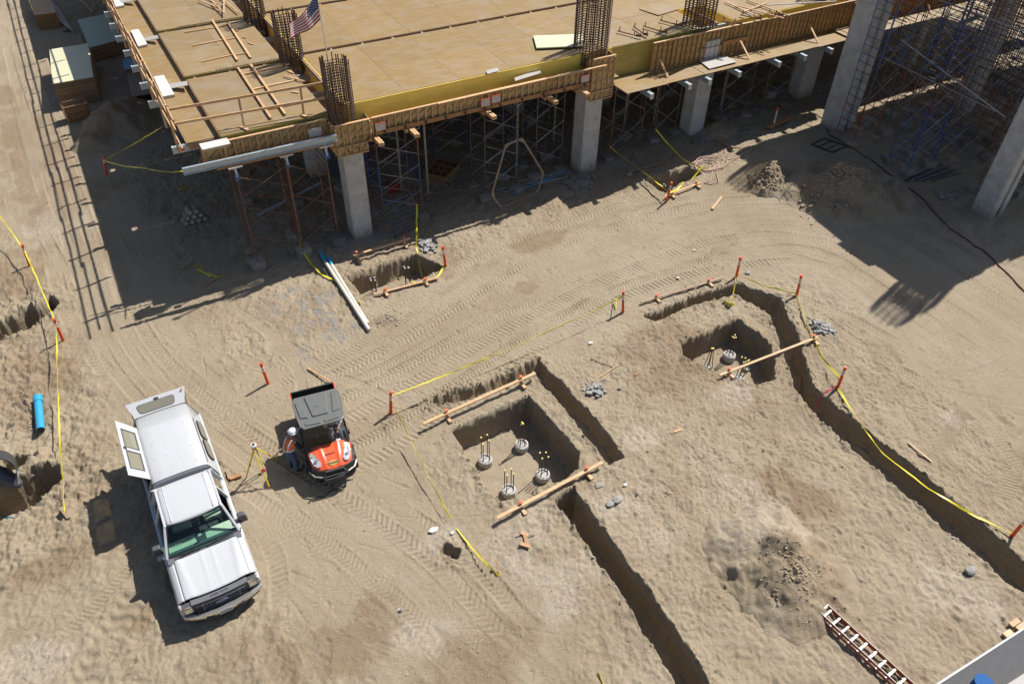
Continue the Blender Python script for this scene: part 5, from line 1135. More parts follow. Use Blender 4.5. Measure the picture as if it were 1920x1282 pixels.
def rb(mt,x0,x1,y0,y1,z0,z1,nm,par,c,an):
    m_=B(mt); ps=[]
    for z in (z0,z1):
        for x,y in ((x0,y0),(x1,y0),(x1,y1),(x0,y1)): ps.append((c.x+x*math.cos(an)-y*math.sin(an),c.y+x*math.sin(an)+y*math.cos(an),c.z+z))
    return m_.hexa(ps).build(nm,par)
for i in range(5): rb('lumber_old',-.95+i*.44,-.83+i*.44,-.75,.75,0,.12,'pallet_board',t,c,an)
for s in (-.66,.62): rb('osb',-.85,.85,s,s+.04,.121,.5,'side',t,c,an)
for s in (-.86,-.3,.26,.82): rb('osb',s,s+.04,-.618,.618,.121,.49,'divider',t,c,an)
for s in (-.2,.2): rb('osb',-.818,-.302,s,s+.03,.121,.47,'divider',t,c,an); rb('osb',-.258,.258,s,s+.03,.121,.47,'divider',t,c,an); rb('osb',.302,.818,s,s+.03,.121,.47,'divider',t,c,an)
tag(B('redbox').box(11.9,12.5,33.0,33.4,gh(12,33),gh(12,33)+.4).box(11.95,12.45,33.05,33.35,gh(12,33)+.401,gh(12,33)+.46).build('tool_box'),'red tool box deep in the shade right of the first column','tool box')
tag(B('block').box(7.75,10.9,29.35,31.0,gh(9,29.5)-.1,gh(9,29.5)+.06).build('footing_slab'),'low grey concrete footing slab at the foot of the first column','footing')
# stack of drums in the shade
t=thing('tube_stack','stack of round concrete test cylinders lying in the shade left of the corner tower','cylinders',gph(368,415)); c=gph(368,420)
for r in range(3):
    for k in range(4-r): 
        x=c.x-.45+k*.3+r*.15; z=c.z+.14+r*.25; B('block').tube([(x,c.y,z),(x,c.y+.5,z)],.14,12).build('cylinder',t); B('pvc').disc((x,c.y-.003,z),(0,-1,0),.06,8).build('pale_end',t)
# --- form panel stacks and boxes at the top left
def stack(label,poly,z0,n,th,top,mt='edgew',name='panel_stack',jit=.03):
    c=Vector((sum(p[0] for p in poly)/4,sum(p[1] for p in poly)/4,z0)); t=thing(name,label,'panel stack',c)
    for i in range(n):
        dx,dy=random.uniform(-jit,jit),random.uniform(-jit,jit); pp=[(p[0]+dx-c.x,p[1]+dy-c.y) for p in poly]; B(mt).prism(pp,i*(th+.006),i*(th+.006)+th).build('form_panel',t,loc=(0,0,0))
    B(top).prism([(p[0]-c.x,p[1]-c.y) for p in poly],n*(th+.006),n*(th+.006)+.02).build('top_sheet',t,loc=(0,0,0))
def quad(ps,z): return [(atz(x,y,z).x,atz(x,y,z).y) for x,y in ps]
stack('tall panel stack with a top sheet coloured in its sunlit cream behind the lettered crate',quad([(98,156),(174,143),(165,80),(92,92)],1.55),0.0,14,.10,'cream')
stack('wide stack of form panels with a top sheet coloured in its shaded grey green beside the left rail',quad([(168,89),(232,72),(200,25),(145,37)],1.0),0.0,9,.10,'seagreen')
stack('open stack of dark pallets half hidden below the left rail',quad([(243,172),(280,165),(262,115),(231,120)],.7),0.0,5,.06,'lumber_old',mt='blacksteel',jit=.1)
stack('short stack of blue grey boards half hidden below the left rail',quad([(229,118),(258,112),(245,95),(226,98)],1.0),0.0,6,.08,'pvcblue',jit=.05)
stack('strand board crates with pale lids at the top left corner of the yard',quad([(64,27),(104,22),(90,-12),(50,-8)],1.1),0.0,2,.5,'lumber',mt='osb',name='crate_stack')
stack('leaning grey sheet stack behind the strand board crates',quad([(104,30),(134,50),(108,8),(90,-8)],.5),0.0,3,.05,'greyply')
stack('stack of boards with a grey green top, further back by the left rail',quad([(160,50),(224,34),(205,4),(140,16)],.9),0.0,8,.10,'seagreen') if False else None
c=gph(152,226); t=thing('rebar_caps_crate','open plywood crate lettered REBAR CAPS in front of the tall panel stack','crate',c)
W=1.25;Hc=.95;Dp=.8; ang=R_(8)
def loc2(x,y): return (x*math.cos(ang)-y*math.sin(ang),x*math.sin(ang)+y*math.cos(ang))
def cb(mt,x0,x1,y0,y1,z0,z1,nm):
    ps=[]
    for z in (z0,z1):
        for x,y in ((x0,y0),(x1,y0),(x1,y1),(x0,y1)): ps.append((*loc2(x,y),z))
    return B(mt).hexa(ps).build(nm,t,loc=(0,0,0))
cb('osb',-W/2,W/2,0,.03,0,Hc,'front_side'); cb('lumber_old',-W/2,W/2,Dp,Dp+.03,0,Hc,'back_side'); cb('lumber',-W/2-.03,-W/2,-.0,Dp+.03,0,Hc,'left_side'); cb('osb',W/2,W/2+.03,0,Dp+.03,0,Hc,'right_side'); cb('osb',-W/2,W/2,.03,Dp,.05,.08,'bottom')
cb('lumber',-W/2-.05,W/2+.05,-.03,.0,Hc-.06,Hc+.01,'rim_batten')
for s,z in (('REBAR',.66),('CAPS',.28)):
    me=textmesh(s,.36,'stencil',.003,True); x,y=loc2(0,-.006); o=link('lettering',me,t,(x,y,z),(R_(90),0,ang))
stick((152,5),(175,27),.2,.1,'pale forked branch of lumber behind the green stack',.12,.06); stick((172,27),(181,12),.1,.3,'short pale stick crossing behind the green stack',.08,.05)
stick((118,60),(131,58),.05,.05,'dark flat piece beside the strand board crates',.3,.05,'blacksteel')
# --- rubble heaps
def rubble(label,px_,py_,rx,ry,n,seed,mt='rubble',smin=.05,smax=.2,rot=0):
    r=random.Random(seed); m_=MB().m(mt); c=gph(px_,py_)
    for i in range(n):
        an=r.uniform(0,6.28); rad=abs(r.gauss(0,.45)); x=c.x+math.cos(an)*rad*rx; y=c.y+math.sin(an)*rad*ry; s=r.uniform(smin,smax)*(1 if rad<.7 else .6); z=(gpm(x,y) if mt=='clod' else gh(x,y))+s*.2+(max(0,.12*(1-rad))*r.random() if mt=='rubble' else 0)
        e=Matrix.Rotation(r.uniform(0,6),3,'Z')@Matrix.Rotation(r.uniform(-.6,.6),3,'X')
        k=[Vector((sx*s*r.uniform(.5,1.1),sy*s*r.uniform(.35,.9),sz*s*r.uniform(.2,.5))) for sz in (-1,1) for sx,sy in ((-1,-1),(1,-1),(1,1),(-1,1))]
        m_.hexa([Vector((x,y,z))+e@v for v in k])
    o=m_.build('rubble' if mt not in ('clod','clodl') else 'clods'); tag(o,label,'rubble',kind='stuff'); return o
rubble('heap of grey broken concrete between the yellow tape and the road',1541,617,.6,.8,130,1,smin=.04,smax=.13)
rubble('scatter of grey broken concrete right of the four pier pit trench',1115,732,.7,.55,80,2,smin=.03,smax=.12)
rubble('white and grey broken concrete at the corner of the pit below the first column',800,462,.6,.9,110,3,smin=.04,smax=.14)
rubble('broken slabs and scraps in the shade left of the second column',1085,345,1.3,.7,50,4,'block',smin=.1,smax=.3)
rubble('scraps and offcuts in the shade below the tall scaffold',1775,370,.9,.5,30,5,'block')
rubble('white wrapped debris in the shade at the foot of the third column',1315,268,.8,.35,50,6,'block')
rubble('debris in the shade between the third column and the white pipe',1462,170,2.2,1.0,60,7,'block',smin=.1,smax=.35)
rubble('small stones scattered round the pit below the first column',735,600,1.3,1.0,60,8,'block',.02,.07)
rubble('scattered stones and clods around the brown heap',1485,1095,1.9,2.1,420,9,'clod',.010,.045)
rubble('scattered clods along the bottom of the yard',900,1200,4.5,1.6,260,12,'clodl',.010,.03)
rubble('scattered clods on the rough left side',60,800,2.0,6.0,300,13,'clodl',.012,.04)
rubble('scattered clods between the two long trenches',1300,900,4.5,5.5,520,14,'clodl',.01,.04)
for a,b_,s,l in ((1157,940,.16,'larger grey stone in front of the four pier pit'),(1143,948,.13,'smaller grey stone in front of the four pier pit'),(1122,913,.14,'dark stone beside the long batter board'),(1820,1070,.17,'smooth pale stone near the right trench'),(1504,1163,.1,'dark round stone beside the orange ladder'),(1482,1165,.12,'pale stone beside the orange ladder'),(1402,513,.12,'stone behind the far corner post of the trench'),(1180,330,.16,'grey stone at the shadow edge left of the square pit'),(1162,730,.08,'small dark stone right of the grey rubble')):
    p=gph(a,b_,s*.3); r=random.Random(a); bm=bmesh.new(); bmesh.ops.create_icosphere(bm,subdivisions=2,radius=s)
    for v in bm.verts: v.co=Vector((v.co.x*1.2,v.co.y*.9,v.co.z*.6))*(1+r.uniform(-.13,.13))
    me=bpy.data.meshes.new('stone'); bm.to_mesh(me); bm.free(); me.materials.append(MT['rubble' if 'dark' not in l else 'block']); tag(link('stone',me,None,p),l,'stone')
for a,b_,s,l,mt in ((813,994,.16,'crumpled white paper by the tape end below the vehicle','whitecloth'),(848,1001,.09,'small white scrap beside the tape end','whitecloth'),(750,1143,.09,'tiny silver scrap in the tyre tracks','galv'),(1271,522,.09,'white scrap at the edge of the road beyond the trench','whitecloth'),(1301,470,.08,'small white scrap in the middle of the road','whitecloth'),(1107,645,.12,'white crumpled paper above the grey rubble','whitecloth'),(1172,912,.1,'small white and red scrap in front of the trench','whitecloth')):
    p=gph(a,b_,.03); r=random.Random(a); m_=MB().m(mt); pts_=[Vector((math.cos(i*1.05)*s*r.uniform(.6,1.2),math.sin(i*1.05)*s*r.uniform(.4,.8),r.uniform(0,.04))) for i in range(6)]
    m_.extr([p+v for v in pts_],(0,0,.012)); tag(m_.build('litter'),l,'litter')
t=thing('bottle','small white and yellow bottle lying beside the brown heap','bottle',gph(1580,1115)); p=gph(1576,1119,.05); q=gph(1585,1112,.05)
B('pvc').tube([p,p.lerp(q,.4)],.05,10).build('base',t); B('brass').tube([p.lerp(q,.4),p.lerp(q,.7)],.051,10).build('label_band',t); B('pvc').tube([p.lerp(q,.7),q,q+(q-p)*.25],[.05,.045,.02],10).build('neck',t)
# crumbs along the rims of the holes and pebbles over the yard
def crumbs(label,gen,seed,mt):
    m_=MB().m(mt); r=random.Random(seed)
    for x,y,s in gen(r):
        z=gh(x,y)+s*.25; a=r.uniform(0,3); ca,sa=math.cos(a)*s,math.sin(a)*s; k=r.uniform(.5,.9); t_=s*r.uniform(.5,.9)
        m_.hexa([(x-ca+sa*k,y-sa-ca*k,z-s*.5),(x+ca+sa*k,y+sa-ca*k,z-s*.5),(x+ca-sa*k,y+sa+ca*k,z-s*.5),(x-ca-sa*k,y-sa+ca*k,z-s*.5),(x-ca*.6,y-sa*.8,z+t_*.5),(x+ca*.5,y+sa*.3-s*.2,z+t_),(x+ca*.3,y+s*.5,z+t_*.7),(x-ca*.6,y+s*.4,z+t_*.4)])
    o=m_.build('clods',fixn=False); tag(o,label,'clods',kind='stuff')
def rimgen(r):
    for poly,dep,ro,sl in HOLES:
        n=len(poly)
        for i in range(n):
            a=Vector(poly[i]); b_=Vector(poly[(i+1)%n]); L_=(b_-a).length; e=(b_-a)/max(L_,.01)
            nn=Vector((-e.y,e.x)); 
            for k in range(int(L_*26)):
                p=a.lerp(b_,r.random())+nn*(r.gauss(0,.16)); 
                if r.random()<.5 or abs(e.x)>.5: yield p.x,p.y,min(.075,r.lognormvariate(-4.0,.55))
def yardgen(r):
    for k in range(5200):
        x=r.uniform(-6.5,25); y=r.uniform(2,29)
        d=float(np.min(np.hypot(road[:,0]-x,road[:,1]-y)))
        if d<3.6 and r.random()<.8: continue
        yield x,y,min(.05,r.lognormvariate(-4.5,.5))
rubble('clumpy brown crumbs over the sunlit dirt heap by the hose coil',1435,350,1.2,1.0,260,31,'clod',smin=.02,smax=.09)
rubble('broken lumps of dirt over the broad shaded heap on the right',1560,375,2.8,2.2,380,32,'clod',smin=.02,smax=.12)
crumbs('crumbled dirt clods along the rims of the pits and trenches',rimgen,3,'clodl'); crumbs('pebbles and small clods strewn over the whole yard',yardgen,4,'clod')
# --- ladder bottom right
t=thing('ladder','orange fibreglass extension ladder lying at the bottom right','ladder',gph(1620,1210))
A=[gph(1534,1153,.10),gph(1549,1142,.10)]; dirn=(gph(1722,1300,.1)-gph(1549,1142,.1)).normalized(); side_=(A[0]-A[1]); side_-=dirn*side_.dot(dirn); side_=side_.normalized()*.46; Lh=4.6; a0=A[1]
for s in (0,1):
    for lv in (0,.12):
        p=a0+side_*(s*(1-.0)+(.04 if lv else 0)*(1 if s==0 else -1)/.46); p=p+Vector((0,0,lv)); B('fibre').beam(p,p+dirn*Lh,.035,.085).build('rail',t); B('whiteboard').beam(p+Vector((0,0,.05)),p+dirn*Lh+Vector((0,0,.05)),.014,.012).build('rail_edge',t)
for k in range(16):
    s=.12+k*.305
    if s<Lh:
        for lv in (0,.12): p=a0+dirn*(s+(.03 if lv else 0))+Vector((0,0,lv)); B('galv').beam(p+side_*.03,p+side_*.97,.05,.03).build('rung',t)
p=a0+Vector((0,0,.06)); B('whiteboard').beam(p,p+side_,.06,.16).build('end_cap',t)
# --- low wall at the bottom right corner
t=thing('concrete_wall','smooth grey concrete wall top cutting the bottom right corner','wall',(15.5,2.2,0))
zt=1.4; q=quad([(1730,1300),(1935,1168),(2100,1240),(1900,1420)],zt); B('kerbgrey').prism(q,-.2,zt).build('wall_block',t)
e1,e2=Vector((*q[0],zt)),Vector((*q[1],zt)); B('greytube').beam(e1+Vector((0,0,.01)),e2+Vector((0,0,.01)),.05,.03).build('pale_edge',t)
q2=quad([(1860,1300),(1935,1252),(2000,1300),(1930,1350)],zt+.25); tag(B('greyply').prism(q2,zt+.004,zt+.25).build('white_block'),'pale block standing on the grey wall at the bottom right corner','block')
p=atz(1842,1283,zt+.2); t=thing('blue_bin','blue round lidded container at the bottom edge beside the grey wall','container',(p.x,p.y,zt)); B('binblue').tube([(p.x,p.y,zt+.004),(p.x,p.y,zt+.3)],.22,18).build('drum',t); B('binblue').tube([(p.x,p.y,zt+.302),(p.x,p.y,zt+.33)],.235,18).build('lid',t)
for a,b_,l in ((1893,1174,'upper'),(1905,1182,'right'),(1880,1195,'lower')): stick((a,b_),(a+14,b_-9),.1,.1,'timber offcut beside the grey wall at the bottom right, '+l,.15,.07)
# --- weeds of plaster powder are part of the soil; small sand hollow lip etc.
# --- survey tripod
p0=Vector((1.12,18.38,0)); t=thing('survey_tripod','yellow survey tripod standing between the truck and the worker','tripod',(p0.x,p0.y,0))
hd_=Vector((1.12,18.40,1.42)); feet=[gph(462,896),gph(506,916),gph(524,863)]
for f in feet:
    f=Vector((f.x,f.y,f.z)); d=(f-hd_); n=d.cross(Vector((0,0,1))).normalized()*.045; m1=hd_+d*.55
    B('yellowp').tube([hd_+n*1.6,m1+n],.017,6).build('upper_leg_rail',t); B('yellowp').tube([hd_-n*1.6,m1-n],.017,6).build('upper_leg_rail',t); B('red').beam(m1-d*.03,m1+d*.03,.13,.05).build('leg_clamp',t); B('yellowp').tube([m1,f-d.normalized()*.1],.024,6).build('lower_leg',t); B('red').tube([f-d.normalized()*.1,f],[.03,.012],6).build('foot_spike',t)
B('red').tube([hd_-Vector((0,0,.06)),hd_+Vector((0,0,.03))],[.07,.1],12).build('head_plate',t)
tag(B('refl').tube([hd_+Vector((0,0,.034)),hd_+Vector((0,0,.12))],.09,14).m('blacksteel').tube([hd_+Vector((0,0,.12)),hd_+Vector((0,0,.15))],.05,10).build('survey_level'),'small white survey level on top of the yellow tripod','survey level')
B('black').tube([hd_+Vector((.02,-.02,-.05)),hd_+Vector((.08,-.1,-.6)),hd_+Vector((.16,-.16,-.95))],.012,5).build('strap',t)
# ------------------------------------------------------------------ VEHICLES
def bil(c,u,v):
    a=Vector(c[0]).lerp(Vector(c[1]),u); b_=Vector(c[3]).lerp(Vector(c[2]),u); return a.lerp(b_,v)
def roundpanel(c,u0,u1,v0,v1,r=.25,off=.0,n=5,th=.012):
    """rounded panel lying on the patch c; corners c[0..3]"""
    pts_=[]; ru=(u1-u0)*r; L1=(Vector(c[1])-Vector(c[0])).length*(u1-u0); L2=(Vector(c[3])-Vector(c[0])).length*(v1-v0); rv=min(.49,r*L1/L2)*(v1-v0); ru=min(ru,.49*(u1-u0))
    for cx,cy,a0 in ((u1-ru,v1-rv,0),(u0+ru,v1-rv,90),(u0+ru,v0+rv,180),(u1-ru,v0+rv,270)):
        for i in range(n): a=R_(a0+90*i/(n-1)); pts_.append(bil(c,cx+ru*math.cos(a),cy+rv*math.sin(a)))
    nn=(Vector(c[1])-Vector(c[0])).cross(Vector(c[3])-Vector(c[0])).normalized()
    return [p+nn*off for p in pts_],nn*th
def wheel(t,x,y,r,wd,name='wheel',hub='chrome',side=1,knob=False):
    m_=B('rubber'); n=28; prof=[(r*.62,-wd/2),(r*.93,-wd/2),(r,-wd*.36),(r,wd*.36),(r*.93,wd/2),(r*.62,wd/2)]; rings=[]
    for i in range(n+1):
        a=2*math.pi*i/n; k=1 if not knob or i%2 else .955; rings.append([(x+q[1],y+math.cos(a)*q[0]*k,r+math.sin(a)*q[0]*k) for q in prof])
    m_.loft(rings,closed=True,cap=False); w_=m_.build(name,t,loc=(0,0,0)); w_['kind_note']='' if False else ''; del w_['kind_note']
    B(hub).tube([(x-wd*.38,y,r),(x+wd*.38,y,r)],r*.62,20).build('rim',w_,loc=(0,0,0)); B('black').tube([(x+side*wd*.381,y,r),(x+side*wd*.46,y,r)],r*.2,12).build('hub_cap',w_,loc=(0,0,0))
def truck():
    t=thing('pickup_truck','white pickup truck with a canopy, its side door and rear hatch raised','pickup truck',(-1.19,17.26,0.0),math.pi)
    Z=(0,0,0)
    def arc(cy,r,a0,a1,n=9): return [(cy+r*math.cos(R_(a0+(a1-a0)*i/n)),.42+r*math.sin(R_(a0+(a1-a0)*i/n))) for i in range(n+1)]
    pl=[(3.38,.62),(3.42,.9),(3.36,1.06),(2.4,1.16),(1.7,1.22),(1.55,1.27),(-3.68,1.27),(-3.72,.62),(-2.42,.55)]
    pl=[(3.30,.6),(3.34,.9),(3.28,.98),(2.4,1.06),(1.85,1.12),(1.62,1.20),(1.5,1.265),(-3.68,1.265),(-3.72,.62)]+arc(-2.05,.50,165,15)[::1]+[(-1.5,.45),(1.9,.45)]+arc(2.45,.50,165,15)
    # order: top front -> rear -> rear arch (rear to front) -> sill -> front arch
    ra=[(-2.05-.5*math.cos(R_(a)),.42+.5*math.sin(R_(a))) for a in range(8,180,18)]; fa=[(2.45-.5*math.cos(R_(a)),.42+.5*math.sin(R_(a))) for a in range(8,180,18)]
    pl=[(3.30,.6),(3.34,.9),(3.28,.98),(2.4,1.06),(1.85,1.12),(1.62,1.20),(1.5,1.265),(-3.68,1.265),(-3.72,.62)]+ra+[(-1.4,.46),(1.85,.46)]+fa
    for s in (-1,1): B('paint_w').extr([(s*.90,y,z) for y,z in pl],(s*.105,0,0)).build('side_panel',t,loc=Z,bevel=.035)
    B('interior').box(-.86,.86,-3.65,3.2,.40,.62).build('chassis',t,loc=Z)
    # hood and fenders: one pressed surface
    def hz_(x,y):
        s=(y-1.86)/(3.32-1.86); ax=abs(x); z=1.285-.11*s-.05*s*s; z-=.035*sst(.74,.84,np.float64(ax)); z-=.13*max(0,(ax-.80)/.20)**2
        z+=.012*math.exp(-((ax-.13-.03*s)/.02)**2); z+=.02*math.exp(-((ax-.70+.12*s)/.07)**2)*(1-s*.4); 
        yf=3.23-.10*ax**2; z-=5*max(0,y-(yf-.07))**2; return z
    nxg,nyg=44,40; xs_=np.linspace(-.995,.995,nxg+1); ysn=np.linspace(1.86,3.21,nyg+1)
    def patch(x0,x1,mt,nm,gapx=None):
        ii=[i for i in range(nxg+1) if x0-1e-6<=xs_[i]<=x1+1e-6]; vs=[]; fs=[]
        for j in range(nyg+1):
            for i in ii: y=ysn[j]-.10*xs_[i]**2*(j/nyg); vs.append((xs_[i],y,hz_(xs_[i],y)))
        n=len(ii)
        for j in range(nyg):
            for i in range(n-1): fs.append((j*n+i,j*n+i+1,(j+1)*n+i+1,(j+1)*n+i))
        m_=B(mt); m_.add(vs,fs); m_.smooth=True; o=m_.build(nm,t,loc=Z); md=o.modifiers.new('th','SOLIDIFY'); md.thickness=.02; md.offset=-1
    patch(xs_[4],xs_[40],'paint_w','hood'); patch(-1,xs_[4],'paint_w','fender'); patch(xs_[40],1,'paint_w','fender')
    for s in (-1,1): B('dgrey').beam((s*.815,1.88,1.243),(s*.815,3.2,1.10),.006,.008).build('hood_seam',t,loc=Z)
    B('black').box(-.97,.97,1.60,1.68,1.10,1.27).build('firewall',t,loc=Z)
    # front end
    B('dgrey').box(-.93,.93,3.18,3.33,.55,1.04).build('front_backing',t,loc=Z)
    arcf=lambda x: 3.42-.10*x*x
    def strip(x0,x1,z0,z1,d0,d1,mt,nm,n=10):
        A_=[(x0+(x1-x0)*i/n,arcf(x0+(x1-x0)*i/n)+d0) for i in range(n+1)]; B__=[(x0+(x1-x0)*i/n,arcf(x0+(x1-x0)*i/n)+d1) for i in range(n+1)]
        return B(mt).prism([*A_,*reversed(B__)],z0,z1).build(nm,t,loc=Z)
    strip(-.70,.70,.69,1.01,-.16,-.02,'black','grille')
    strip(-.70,.70,1.02,1.085,-.19,-.02,'grille','hood_guard'); strip(-.62,.62,.96,.985,-.019,.012,'grille','grille_bar'); strip(-.45,.45,.89,.915,-.019,.018,'grille','grille_bar'); strip(-.45,.45,.80,.825,-.019,.018,'grille','grille_bar'); strip(-.62,.62,.70,.725,-.019,.014,'grille','grille_bar')
    for x in (-.47,.44): strip(x,x+.03,.72,1.0,-.019,.022,'grille','grille_bar',2)
    for s in (-1,1):
        lx=sorted((s*.70,s*.965)); o=strip(lx[0],lx[1],.76,1.03,-.12,-.005,'amber','headlight',4); B('chrome').box(min(s*.72,s*.88),max(s*.72,s*.88),3.36,3.366,.80,.98).build('reflector',o,loc=Z)
    # emblem
    t2=strip(-.001,.001,.8,.801,0,.001,'chrome','emblem_mount',1)
    em=MB().m('chrome'); em.loft([[(math.cos(2*math.pi*i/20)*.15,arcf(0)+.022,.87+math.sin(2*math.pi*i/20)*.06) for i in range(20)],[(math.cos(2*math.pi*i/20)*.15,arcf(0)+.034,.87+math.sin(2*math.pi*i/20)*.06) for i in range(20)]]); eo=em.build('emblem',t,loc=Z)
    B('emblem').loft([[(math.cos(2*math.pi*i/20)*.135,arcf(0)+.0345,.87+math.sin(2*math.pi*i/20)*.049) for i in range(20)],[(math.cos(2*math.pi*i/20)*.135,arcf(0)+.04,.87+math.sin(2*math.pi*i/20)*.049) for i in range(20)]]).build('blue_oval',eo,loc=Z)
    link('script',textmesh('Ford',.085,'chrome',.002),eo,(0,arcf(0)+.043,.87),(R_(90),0,R_(180)))
    link('lettering',textmesh('SUPER  DUTY',.085,'black',.002,True),t,(0,3.32,1.088),(R_(12),0,R_(180)))
    # bumper
    def bump(z0,z1,d,mt,nm,x=.99):
        n=16; xs=[-x+2*x*i/n for i in range(n+1)]; f=lambda q: 3.60-.26*abs(q)**2.6+d
        B(mt).prism([*[(q,f(q)) for q in xs],*[(q,f(q)-.12) for q in reversed(xs)]],z0,z1).build(nm,t,loc=Z,bevel=.012)
    bump(.56,.68,0,'chrome','bumper'); bump(.47,.555,-.03,'chrome','bumper_lower',.97); bump(.36,.465,-.06,'black','air_dam',.9)
    for s in (-1,1): B('black').box(min(s*.28,s*.48),max(s*.28,s*.48),3.545,3.60,.48,.545).build('bumper_slot',t,loc=Z)
    B('whiteboard').box(-.17,.17,3.603,3.612,.48,.63).build('licence_plate',t,loc=Z); link('lettering',textmesh('8H50974',.085,'emblem',.001,True),t,(0,3.615,.555),(R_(90),0,R_(180)))
    # cowl and wipers
    B('grille').hexa([(-.96,1.50,1.24),(.96,1.50,1.24),(.93,1.90,1.23),(-.93,1.90,1.23),(-.96,1.50,1.265),(.96,1.50,1.265),(.93,1.90,1.262),(-.93,1.90,1.262)]).build('cowl',t,loc=Z)
    for k in range(22): 
        x=-.75+k*.03; B('black').box(x,x+.012,1.74,1.86,1.2665,1.275).build('cowl_slat',t,loc=Z); x=.12+k*.03; B('black').box(x,x+.012,1.74,1.86,1.2665,1.275).build('cowl_slat',t,loc=Z)
    B('black').tube([(-.05,1.80,1.29),(-.62,1.66,1.33)],.012,5).build('wiper',t,loc=Z); B('black').tube([(.62,1.80,1.29),(.08,1.70,1.33)],.012,5).build('wiper',t,loc=Z)
    # cab
    ws=[(-.88,1.66,1.285),(.88,1.66,1.285),(.76,1.03,1.90),(-.76,1.03,1.90)]
    def curved(c,nu_,nv_,bulge):
        vs=[];fs=[]
        for j in range(nv_+1):
            for i in range(nu_+1): u=i/nu_; p=bil(c,u,j/nv_); p.y+=bulge*(1-(2*u-1)**2); vs.append(p)
        for j in range(nv_):
            for i in range(nu_): fs.append((j*(nu_+1)+i,j*(nu_+1)+i+1,(j+1)*(nu_+1)+i+1,(j+1)*(nu_+1)+i))
        return vs,fs
    m_=B('glass'); m_.add(*curved(ws,12,3,.10)); m_.smooth=True; m_.build('windshield',t,loc=Z,fixn=False)
    for e in ((0,1),(3,2)):
        p=[bil([ws[e[0]],ws[e[1]],ws[e[1]],ws[e[0]]],i/12,0) for i in range(13)]
        p=[Vector((q.x,q.y+.10*(1-(2*i/12-1)**2),q.z+.004)) for i,q in enumerate(p)]; B('black').tube(p,.018,5).build('windshield_seal',t,loc=Z)
    for s in (-1,1):
        B('black').tube([(s*.885,1.66,1.29),(s*.765,1.03,1.905)],.018,5).build('windshield_seal',t,loc=Z)
        B('paint_w').beam((s*.93,1.68,1.25),(s*.81,1.0,1.90),.07,.07).build('windshield_pillar',t,loc=Z,bevel=.015)
    # roof: rounded pressing
    rings=[]
    for y,w_,z in ((1.05,.72,1.885),(1.0,.78,1.91),(.86,.80,1.925),(.3,.81,1.94),(-.3,.80,1.935),(-.46,.78,1.91),(-.52,.70,1.87)):
        ring=[]
        for i in range(17):
            u=-1+2*i/16; ax=abs(u); zz=z+.022*(1-u*u)-(.055*max(0,(ax-.85)/.15)**2); ring.append((u*w_,y+.05*(1-u*u)*(1 if y>1 else 0),zz))
        rings.append(ring)
    m_=B('paint_w'); m_.loft(rings,closed=False); m_.smooth=True; o=m_.build('roof',t,loc=Z); md=o.modifiers.new('th','SOLIDIFY'); md.thickness=.03; md.offset=-1
    for s in (-1,1): B('paint_w').tube([(s*.60,.98,1.942),(s*.60,-.38,1.952)],.016,6).build('roof_rib',t,loc=Z)
    for s in (-1,1):
        x0,x1=s*.935,s*.80
        B('paint_w').beam((x0,.30,1.25),(x1,.26,1.90),.06,.09).build('door_pillar',t,loc=Z); B('paint_w').beam((x0,-.47,1.25),(x1,-.44,1.90),.06,.12).build('rear_pillar',t,loc=Z)
        B('paint_w').beam((x0*1.01,1.62,1.262),(x0*1.01,-.5,1.262),.12,.05).build('door_sill',t,loc=Z); B('paint_w').beam((x1,1.06,1.895),(x1,-.48,1.895),.07,.05).build('roof_rail',t,loc=Z,bevel=.015)
        c=[(x0,1.42,1.29),(x0,.36,1.29),(x1,.31,1.87),(x1,1.02,1.87)]; 
        if s>0: m_=B('glassd'); m_.add(c,[(0,1,2,3)]); m_.build('side_window',t,loc=Z)
        else: B('tan').extr([(x0*.99,.9,1.285),(x0*.99,.5,1.285),(x0*.985,.5,1.33),(x0*.985,.9,1.33)],(.03,0,0)).build('door_card',t,loc=Z); m_=B('glassd'); m_.add([(x0,1.42,1.29),(x0,.36,1.29),(x0*.985,.35,1.36),(x0*.985,1.36,1.36)],[(0,1,2,3)]); m_.build('side_window',t,loc=Z)
        c=[(x0,.25,1.29),(x0,-.40,1.29),(x1,-.38,1.87),(x1,.21,1.87)]; m_=B('glassd'); m_.add(c,[(0,1,2,3)]); m_.build('quarter_window',t,loc=Z)
        B('black').beam((x0*1.075,.33,1.2),(x0*1.075,.33,.5),.008,.01).build('door_seam',t,loc=Z); B('black').box(min(s*1.0,s*1.025),max(s*1.0,s*1.025),.38,.55,1.09,1.13).build('door_handle',t,loc=Z)
    B('paint_w').box(-.90,.90,-.53,-.49,.9,1.86).build('cab_back',t,loc=Z); B('interior').box(-.88,.88,-.48,1.5,.63,.72).build('cab_floor',t,loc=Z)
    B('tan').hexa([(-.86,1.06,1.0),(.86,1.06,1.0),(.86,1.66,1.0),(-.86,1.66,1.0),(-.86,1.08,1.18),(.86,1.08,1.18),(.86,1.66,1.255),(-.86,1.66,1.255)]).build('dashboard',t,loc=Z,bevel=.03)
    B('dgrey').box(-.12,.12,1.12,1.5,1.235,1.25).build('dash_tray',t,loc=Z)
    for x in (-.42,.42): B('tan').box(x-.25,x+.25,-.05,.5,.75,.93).build('seat',t,loc=Z,bevel=.05); B('dgrey').box(x-.24,x+.24,-.28,-.1,.9,1.5).build('seat_back',t,loc=Z,bevel=.05)
    sw=[(-.42+math.cos(2*math.pi*i/20)*.19,1.02-math.sin(2*math.pi*i/20)*.10,1.22+math.sin(2*math.pi*i/20)*.16) for i in range(21)]; B('black').tube(sw,.018,6,cap=False).build('steering_wheel',t,loc=Z)
